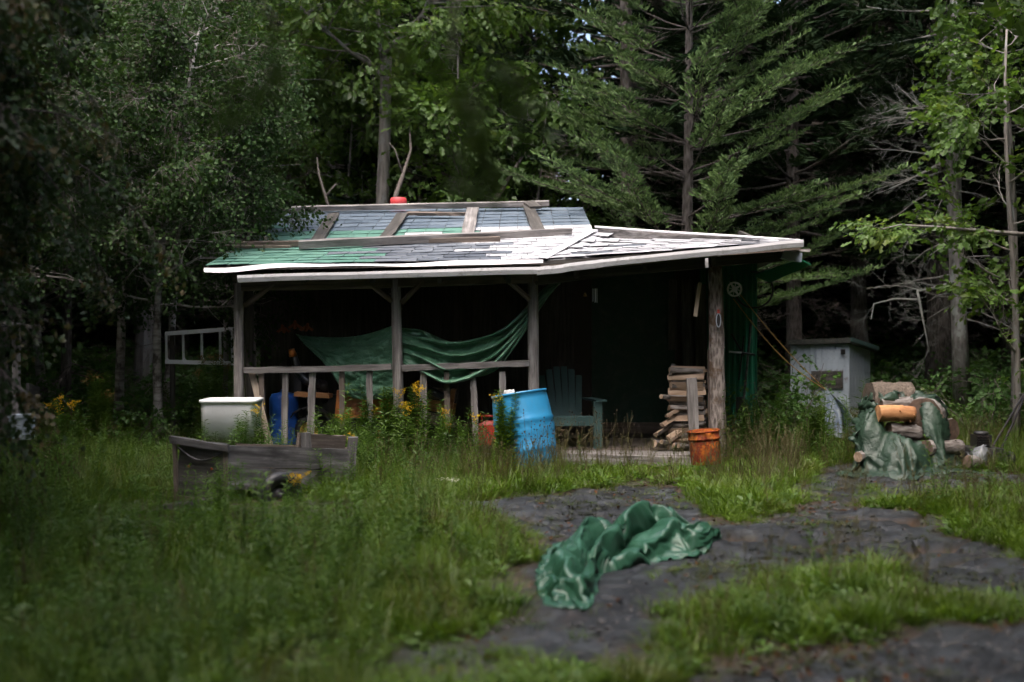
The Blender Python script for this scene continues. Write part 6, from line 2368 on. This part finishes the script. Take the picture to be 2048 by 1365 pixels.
def add_forest(x, y, v, s, dmin):
    if any((x - q[0]) ** 2 + (y - q[1]) ** 2 < dmin * dmin for q, w in zip(fp, fv_) if (w == 2) == (v == 2)):
        return
    fp.append(tuple(G(x, y))); fr_.append((rg.gauss(0, .03), rg.gauss(0, .03), rg.uniform(0, 6.28))); fs_.append(s); fv_.append(v)


for k in range(1500):
    x, y = rg.uniform(-24, 24), rg.uniform(-17, 56)
    front = y > 23.5 + 1.5 * math.sin(x)
    side = abs(x) > max(4.4, .45 * y + (4.3 if y < 11 else 3.3)) and y <= 27
    if not (front or side or (y < -9 and 5.5 < abs(x) < 20)):  # side and rear trees added to shade the lawn and porch
        continue
    if y > 22 and (abs(x / y * FPX + 1024 - 1140) < 190 and rg.random() < .95 or abs(x / y * FPX + 1024 - 660) < 70 and rg.random() < .6):
        continue
    if rg.random() < .55:
        add_forest(x, y, rg.randrange(2), rg.uniform(.75, 1.15), 1.7)
    else:
        add_forest(x, y, 2, rg.uniform(.5, 1.1), 1.3)
for yy in (-3.5, -1.5, .5, 2.5, 4.5, 6.5, 8.5, 10.5):  # rows added just outside the view to darken the near lawn
    for sg in (-1, 1):
        add_forest(sg * (.45 * max(yy, 0) + 4.4), yy, rg.randrange(2), rg.uniform(.8, 1.0), 1.2)
for x, y, s in ((-4.3, .6, 1.0), (-4.9, 3.2, 1.05), (4.9, 2.4, 1.0), (5.6, 5.0, 1.0), (-5.9, 5.6, 1.1), (3.9, -.6, .95), (-6.6, 7.6, 1.0), (-7.4, 10.2, 1.0), (-8.2, 13.0, 1.05), (7.2, 8.6, 1.0), (8.3, 11.6, 1.0), (-7.2, 14.6, 1.1), (-8.3, 17.2, 1.15), (-6.0, 18.5, 1.1), (-9.6, 20.0, 1.2)):  # broadleaf crowns added to keep light off the edges
    fp.append(tuple(G(x, y))); fr_.append((0, 0, rg.uniform(0, 6.28))); fs_.append(s); fv_.append(3)
fo = scatter('forest', fp, fr_, fs_, fv_, SRC_forest)
kind(fo, 'stuff', 'dark wall of spruces closing in round the clearing, with trees added for shade')
NFOREST = len(fp)

# ================================================================== shrubs and flowering weeds
def shrub(name, label, px, py, Y, n, hgt, wid, src, seed, cat='shrub', spray=(.6, .95)):
    T = Tree(seed)
    q = P(px, py, Y)
    b = gp(q.x, Y, -.03)
    for k in range(n):
        az = T.rg.uniform(0, 6.283)
        d = Vector((math.cos(az) * wid, math.sin(az) * wid, hgt))
        pts = limb(T, b + Vector((math.cos(az), math.sin(az), 0)) * .05, d, d.length * T.rg.uniform(.6, 1.1), .010, 5, .0, .12, 5)
        for j in range(6):
            c = at_path(pts, T.rg.uniform(.2, 1))
            T.spray(c, rvec(T.rg, 1) + Vector((0, -.4, -.1)), T.rg.uniform(*spray), len(src))
    return T.finish(name, label, cat, b, M_deadtwig, src)


shrub('leafy_shrub', 'broad leaved green shrub growing against the green siding', 1545, 850, 13.9, 11, .95, .42, SRC_shrub, 401)
shrub('leafy_shrub', 'slim leafy sapling in front of the outhouse door', 1608, 850, 14.6, 5, 1.0, .22, SRC_shrub, 402)
shrub('leafy_shrub', 'low dark shrub below the lichen covered trunk', 1960, 850, 15.0, 8, .8, .6, SRC_shrub, 403)
shrub('leafy_shrub', 'low green undergrowth shrub behind the ladder', 360, 850, 14.9, 8, .6, .6, SRC_shrub, 404)
shrub('leafy_shrub', 'small shrub in the shade left of the white tub', 250, 860, 13.6, 7, .5, .5, SRC_shrub, 405)

SRC_gold = []
for k in range(3):
    mb = weed(k + 501, .62 + .08 * k, 58)
    SRC_gold.append(mb)


def goldenrod(label, x, y, seed, stems, H, plume, mat_pl):
    rg = random.Random(seed)
    b = gp(x, y, -.02)
    t = thing('goldenrod_plant', label, 'plant', b, 'goldenrod along the porch')
    st, pl = MB(), MB()
    for k in range(stems):
        o = Vector((rg.gauss(0, .07), rg.gauss(0, .05), 0))
        h = H * rg.uniform(.75, 1.1)
        w = weed(seed * 13 + k, h, int(95 * h / .7))
        st.add([Vector(v) + b + o for v in w.v], w.f)
        top = None
        top = Vector(max(w.v, key=lambda v: v[2])) + b + o
        if plume and k < plume:
            for a in range(7):
                az = rg.uniform(0, 6.283)
                tip = top + Vector((math.cos(az) * .075, math.sin(az) * .075, rg.uniform(-.02, .06)))
                r0 = top + Vector((0, 0, -.07 + .018 * a))
                for j in range(16):
                    c = r0.lerp(tip, (j + 1) / 16) + rvec(rg, .005)
                    leaf_quad(pl, c, rvec(rg), rvec(rg), .013, .006)
    st.build('stem', M_weed, t)
    if pl.v:
        pl.build('flower_plume', mat_pl, t)
    return t


GR = [('tall goldenrod with the brightest yellow plume, right of the middle post', 832, 12.25, 7, .85, 4, M_yellow),
      ('bushy green goldenrod covering the foot of the middle post', 772, 12.2, 8, .72, 1, M_yellow),
      ('green goldenrod between the middle post and the yellow plume', 800, 12.1, 6, .55, 2, M_yellow),
      ('goldenrod clump before the fourth baluster', 735, 12.25, 7, .62, 1, M_yellow),
      ('goldenrod clump before the tractor, left of the fourth baluster', 690, 12.2, 6, .55, 1, M_yellow),
      ('short goldenrod in front of the tractor wheel', 655, 12.1, 4, .5, 0, M_yellow),
      ('goldenrod with small yellow tips by the crate', 880, 12.2, 6, .55, 2, M_yellow),
      ('green goldenrod between crate and blue drum', 925, 12.15, 6, .5, 1, M_yellow),
      ('goldenrod leaning against the left side of the blue drum', 1010, 11.75, 7, .75, 1, M_yellow),
      ('thin goldenrod in front of the white tub', 480, 11.6, 2, .58, 0, M_yellow),
      ('thin goldenrod at the right edge of the white tub', 515, 11.7, 2, .6, 1, M_yellow),
      ('faded tan goldenrod below the ladder', 425, 13.6, 7, 1.05, 6, M_tanflower),
      ('faded goldenrod at the shaded edge left of the tub', 200, 13.2, 7, .9, 5, M_tanflower),
      ('dull yellow goldenrod deep in the left shade', 130, 12.4, 7, .6, 4, M_yellow),
      ('goldenrod clump beside the tail of the cart', 725, 11.0, 6, .45, 1, M_yellow),
      ('weed clump with orange tips in front of the cart wheel', 585, 9.15, 3, .30, 2, M_yellow),
      ('small green weed clump before the cart end panel', 440, 9.2, 5, .40, 0, M_yellow),
      ('green weed clump at the foot of the green siding', 1500, 13.2, 7, .6, 0, M_yellow),
      ('green weed clump left of the propped sheet', 1630, 13.2, 8, .55, 0, M_yellow)]
for i, (lab, px, Y, stn, H, plm, mt) in enumerate(GR):
    goldenrod(lab, (px - 1024) / FPX * Y, Y, 520 + i, int(stn * 1.7), H * (1.12 if H < .8 else 1), plm, mt)


def seedstalk(label, px, Y, seed, n=9, H=.6):
    rg = random.Random(seed)
    x = (px - 1024) / FPX * Y
    b = gp(x, Y, -.02)
    t = thing('seed_stalk_plant', label, 'plant', b, 'dry seed stalks before the porch')
    st, hd = MB(), MB()
    for k in range(n):
        o = Vector((rg.gauss(0, .10), rg.gauss(0, .08), 0))
        h = H * rg.uniform(.6, 1.1)
        tp = b + o + Vector((rg.gauss(0, .07), rg.gauss(0, .05), h))
        st.tube([b + o, (b + o).lerp(tp, .6), tp], [.0028, .002, .0012], 4, False)
        for j in range(5):
            p = (b + o).lerp(tp, rg.uniform(.5, .9))
            q = p + Vector((rg.gauss(0, .05), rg.gauss(0, .05), rg.uniform(.04, .13)))
            st.tube([p, q], [.0014, .001], 3, False)
            for e in (q, tp):
                c = e
                hd.lathe([(0, -.006), (.006, -.002), (.007, .005), (0, .010)], 6, Matrix.Translation(c))
        for j in range(7):
            p = (b + o).lerp(tp, rg.uniform(.05, .6))
            leaf_quad(st, p, rvec(rg) + Vector((0, 0, .3)), (0, 0, 1), .045, .006)
    st.build('stem', M_dry, t)
    kind(hd.build('seed_head', M_seed, t), 'stuff')


seedstalk('dry stalks with dark seed heads in front of the blue drum', 1090, 11.6, 601, 12, .62)
seedstalk('yellowish seed stalks before the green chair leg', 1180, 12.1, 602, 9, .62)
seedstalk('dry seed stalks before the dark green panel', 1225, 12.15, 603, 9, .58)
seedstalk('thin seed stalks at the left of the step', 1140, 11.8, 604, 8, .48)
seedstalk('sparse seed stalks left of the blue drum', 960, 12.0, 605, 6, .6)


def umbel(label, px, py, seed, n=3):
    rg = random.Random(seed)
    # find the ground point under the flower
    Y = 10.6
    q = P(px, py, Y)
    b = gp(q.x, Y, -.02)
    t = thing('white_flower', label, 'flower', b, 'white flowers in the grass')
    st, hd = MB(), MB()
    for k in range(n):
        c = q + Vector((rg.uniform(-.10, .10), rg.uniform(-.05, .05), rg.uniform(-.03, .03)))
        st.tube([b + Vector((rg.gauss(0, .02), 0, 0)), c], [.003, .002], 4, False)
        for j in range(70):
            a = rg.uniform(0, 6.283); r_ = .075 * math.sqrt(rg.random())
            leaf_quad(hd, c + Vector((r_ * math.cos(a), r_ * math.sin(a), rg.uniform(-.006, .008))), rvec(rg), (0, 0, 1), .020, .009)
    st.build('stem', M_weed, t)
    hd.build('flower_head', M_white_flower, t)


umbel('largest white flower cluster in the grass before the porch', 832, 967, 611, 4)
umbel('single white flower right of the larger white cluster', 888, 963, 612, 2)
umbel('low white flower below the larger white cluster', 862, 996, 613, 2)

# ================================================================== grass
def frustum_pts(n, y0, y1, rg, xpad=.6, power=1.0):
    y = y0 + (y1 - y0) * rg.random(n) ** power
    x = (rg.random(n) * 2 - 1) * (y * .46 + xpad)
    return x, y


def clear_of(x, y):
    ok = ~((x > -3.25) & (x < 2.45) & (y > 12.45) & (y < 18.3))          # cabin
    ok &= ~((x > 2.3) & (x < 3.2) & (y > 14.4) & (y < 18.3))
    ok &= ~((x > 4.1) & (x < 5.6) & (y > 16.9) & (y < 18.2))             # outhouse
    u = (x - cxy.x) * dv.x + (y - cxy.y) * dv.y
    v = (x - cxy.x) * sv.x + (y - cxy.y) * sv.y
    ok &= ~((np.abs(u) < LT * .58) & (np.abs(v) < .42))                   # tarp on the rock
    ok &= ~((np.abs(x - P(1790, 0, YW).x) < .45) & (np.abs(y - YW) < .5))
    return ok


def grass(name, label, n, y0, y1, src, scl, maskfn, seed, power=1.0, tilt=.12):
    rg = np.random.default_rng(seed)
    x, y = frustum_pts(n, y0, y1, rg, .8, power)
    m = maskfn(x, y)
    k = (rg.random(n) < m) & clear_of(x, y)
    x, y = x[k], y[k]
    z = gz(x, y) - .01
    nn = len(x)
    rot = np.stack([rg.normal(0, tilt, nn), rg.normal(0, tilt, nn), rg.random(nn) * 6.283], -1)
    s = scl[0] + (scl[1] - scl[0]) * rg.random(nn)
    s = s * (1 - .62 * sstep(8.0, 8.5, y) * sstep(10.0, 9.7, y) * sstep(-3.6, -3.2, x) * sstep(-.9, -1.2, x))
    s = s * (.6 + .8 * fbm(x * .8, y * .8, 91.0, 3)) * (1 - .55 * sstep(.05, .7, rock_mask(x, y)))
    o = scatter(name, np.stack([x, y, z], -1), rot, s, rg.integers(0, len(src), nn), src)
    kind(o, 'stuff', label)
    return nn


TUFT_POLYS = [[(1380, 985), (1480, 985), (1520, 1060), (1420, 1075)], [(1560, 945), (1650, 950), (1650, 985), (1560, 985)], [(1690, 985), (1900, 955), (2050, 960), (2050, 1000), (1700, 1012)],
              [(1900, 1010), (2060, 985), (2060, 1090), (1930, 1080)], [(1180, 960), (1260, 960), (1260, 985), (1180, 985)]]


def tuftmask(x, y):
    px, py = pix(x, y, base_z(x, y))
    r = np.zeros(x.shape, bool)
    for p_ in TUFT_POLYS:
        r |= inpoly(px, py, p_)
    return r


def m_lawn(x, y):
    r = rock_mask(x, y)
    r = np.clip(r + 1.3 * (fbm(x * 2.6, y * 2.6, 83.0, 4) - .47), 0, 1)
    stepz = 1 - .8 * sstep(.3, .5, x) * sstep(2.6, 2.3, x) * sstep(10.3, 10.9, y)
    return np.clip((sstep(.62, .12, r) + .02) * (.25 + 1.0 * sstep(.3, .6, fbm(x * 1.3, y * 1.3, 93.0, 3))) * stepz + .4 * tuftmask(x, y) * (fbm(x * 2.3, y * 2.3, 87.0, 2) > .5), 0, 1)


def m_left_tall(x, y):
    r = rock_mask(x, y)
    left = sstep(.6, -1.2, x - .05 * (y - 9))
    porch = sstep(10.6, 11.6, y) * sstep(13.0, 12.4, y) * (x < .55)
    right = sstep(12.6, 13.4, y) * (x > 2.4) + .8 * sstep(4.6, 5.4, x) * sstep(10.8, 12.2, y)
    patchy = sstep(.42, .62, fbm(x * .9 + 5, y * .9, 95.0, 3))
    cart = sstep(8.3, 8.9, y) * sstep(10.6, 9.9, y) * sstep(-3.6, -3.1, x) * sstep(-1.0, -1.4, x) * .85
    near = .6 + .4 * sstep(6.0, 9.0, y)
    return np.clip((left * near * (.12 + .7 * patchy) * (1 - .92 * cart) + porch + right) * (r < .3), 0, 1)


def m_dry(x, y):
    r = rock_mask(x, y)
    band = sstep(10.0, 10.8, y) * sstep(13.2, 12.3, y) * sstep(-1.6, -.2, x) * sstep(5.2, 3.5, x) * (1 - .8 * sstep(.55, .75, x) * sstep(2.5, 2.2, x))
    edge = ((r > .05) & (r < .5)) * .06
    return np.clip(band * .5 + edge + .05 * (r < .3) + .5 * sstep(12.5, 13.2, y) * (x > 2.4) * (x < 6), 0, 1)


def m_weed(x, y):
    r = rock_mask(x, y)
    left = sstep(.4, -1.5, x) * sstep(4.0, 6.0, y) * (1 - .85 * sstep(8.2, 8.8, y) * sstep(10.6, 9.9, y) * sstep(-3.6, -3.1, x) * sstep(-1.0, -1.4, x))
    return np.clip((left * .8 + .12 + .6 * sstep(13, 14, y)) * (r < .25) * sstep(.4, .62, fbm(x * .7, y * .7, 97.0, 3)), 0, 1)


NG = 0
NG += grass('lawn_grass', 'short green grass between the rock and the cabin', 30000, 4.0, 15, SRC_lawn, (.7, 1.55), m_lawn, 701, .9)
NG += grass('tall_grass', 'long arching grass of the left lawn and porch edge', 15000, 4.4, 17, SRC_tall, (.5, .95), m_left_tall, 702)
NG += grass('dry_grass', 'dry tan seeding grass before the porch', 5200, 5.0, 16, SRC_dry, (.6, 1.05), m_dry, 703)
NG += grass('weeds', 'leafy weeds mixed into the lawn', 7500, 4.5, 19, SRC_weed, (.5, 1.15), m_weed, 704)
NG += grass('porch_weeds', 'tall leafy weeds crowding the foot of the railing and the right post', 9000, 11.2, 14.2, SRC_weed, (.9, 1.6), lambda x, y: np.clip(.16 * sstep(11.6, 12.0, y) * sstep(12.5, 12.3, y) * ((x > -2.3) & (x < .05)) + .10 * ((x > 2.35) & (x < 4.4) & (y > 12.4)), 0, 1), 707)
NG += grass('ground_cover', 'low broad leaved ground cover weeds', 9000, 4.0, 15, SRC_broad, (.45, .95), lambda x, y: np.clip((rock_mask(x, y) < .5) * .5 + .02, 0, 1), 705)
NG += grass('ferns', 'ferns in the shade of the left lawn', 650, 5.5, 20, SRC_fern, (.6, 1.0), lambda x, y: np.clip(sstep(-1.5, -3, x) + sstep(14, 16, y), 0, 1) * (rock_mask(x, y) < .2), 706)

rg = np.random.default_rng(730)
x = rg.uniform(-13, 13, 5200); y = rg.uniform(14.6, 27, 5200)
k = clear_of(x, y) & (np.abs(x) < y * .5 + 1) & ~((x > 2.4) & (x < 6.5) & (y < 17.2)) & ~((x > -4.3) & (x < 3.4) & (y < 18.6))
x, y = x[k], y[k]
nn = len(x)
o = scatter('undergrowth', np.stack([x, y, gz(x, y) + rg.random(nn) * .5], -1), np.stack([rg.normal(0, .4, nn), rg.normal(-.3, .4, nn), rg.random(nn) * 6.283], -1), rg.uniform(.8, 1.5, nn), rg.integers(0, 3, nn), SRC_shrub)
kind(o, 'stuff', 'leafy undergrowth on the forest floor')

# fallen leaves and chips on the rock
rg = np.random.default_rng(720)
lv = MB()
rr = random.Random(5)
leaf_quad(lv, (0, 0, .004), (1, 0, .1), (0, 0, 1), .05, .02, .3)
SRC_litter = [source('litter_leaf', lv, [leafmat('litter', (.03, .015, .009), (.10, .045, .02), (.22, .12, .055), 0, .8, 0)])]
lv2 = MB(); lv2.tube([(0, 0, .003), (.05, .01, .006), (.09, .0, .004)], [.003, .0025, .001], 4, False)
SRC_litter.append(source('litter_twig', lv2, [M_deadtwig]))
x, y = frustum_pts(16000, 4.2, 13.0, rg)
k = (x > -1.6) & clear_of(x, y) & (rg.random(16000) < .12 + .88 * sstep(.47, .66, fbm(x * 1.6, y * 1.6, 99.0, 3)))
x, y = x[k], y[k]
nn = len(x)
o = scatter('leaf_litter', np.stack([x, y, gz(x, y) + .003], -1), np.stack([rg.normal(0, .3, nn), rg.normal(0, .3, nn), rg.random(nn) * 6.283], -1), rg.uniform(.35, .95, nn), (rg.random(nn) < .4).astype(int), SRC_litter)
kind(o, 'stuff', 'fallen brown leaves and twigs on the bare rock')
# loose stones and moss on the rock
rg = np.random.default_rng(740)
x, y = frustum_pts(16000, 4.2, 13.0, rg)
rmv = rock_mask(x, y)
k = (rmv > .15) & clear_of(x, y) & (rg.random(16000) < .15 + .85 * sstep(.45, .65, fbm(x * 2.1, y * 2.1, 103.0, 3)))
x, y = x[k], y[k]; nn = len(x)
o = scatter('gravel', np.stack([x, y, gz(x, y) + .002], -1), rg.uniform(-.4, .4, (nn, 3)) + np.array([0, 0, 3.0]) * rg.random((nn, 1)), rg.uniform(.25, 1.0, nn) ** 2 * 1.6, rg.integers(0, 3, nn), SRC_stone)
kind(o, 'stuff', 'loose grit and small stones on the rock')
x, y = frustum_pts(9000, 4.2, 13.0, rg)
rmv = rock_mask(x, y)
k = (rmv > .1) & clear_of(x, y) & (rg.random(9000) < sstep(.50, .66, fbm(x * 1.7, y * 1.7, 107.0, 3)))
x, y = x[k], y[k]; nn = len(x)
o = scatter('moss', np.stack([x, y, gz(x, y)], -1), np.stack([rg.normal(0, .1, nn), rg.normal(0, .1, nn), rg.random(nn) * 6.28], -1), rg.uniform(.7, 1.4, nn), rg.integers(0, 2, nn), SRC_moss)
kind(o, 'stuff', 'thin brownish moss creeping over the rock')
print('SCENE tris', NTRI, 'shingles', nsh, 'forest sprays', NFOREST, 'grass', NG)
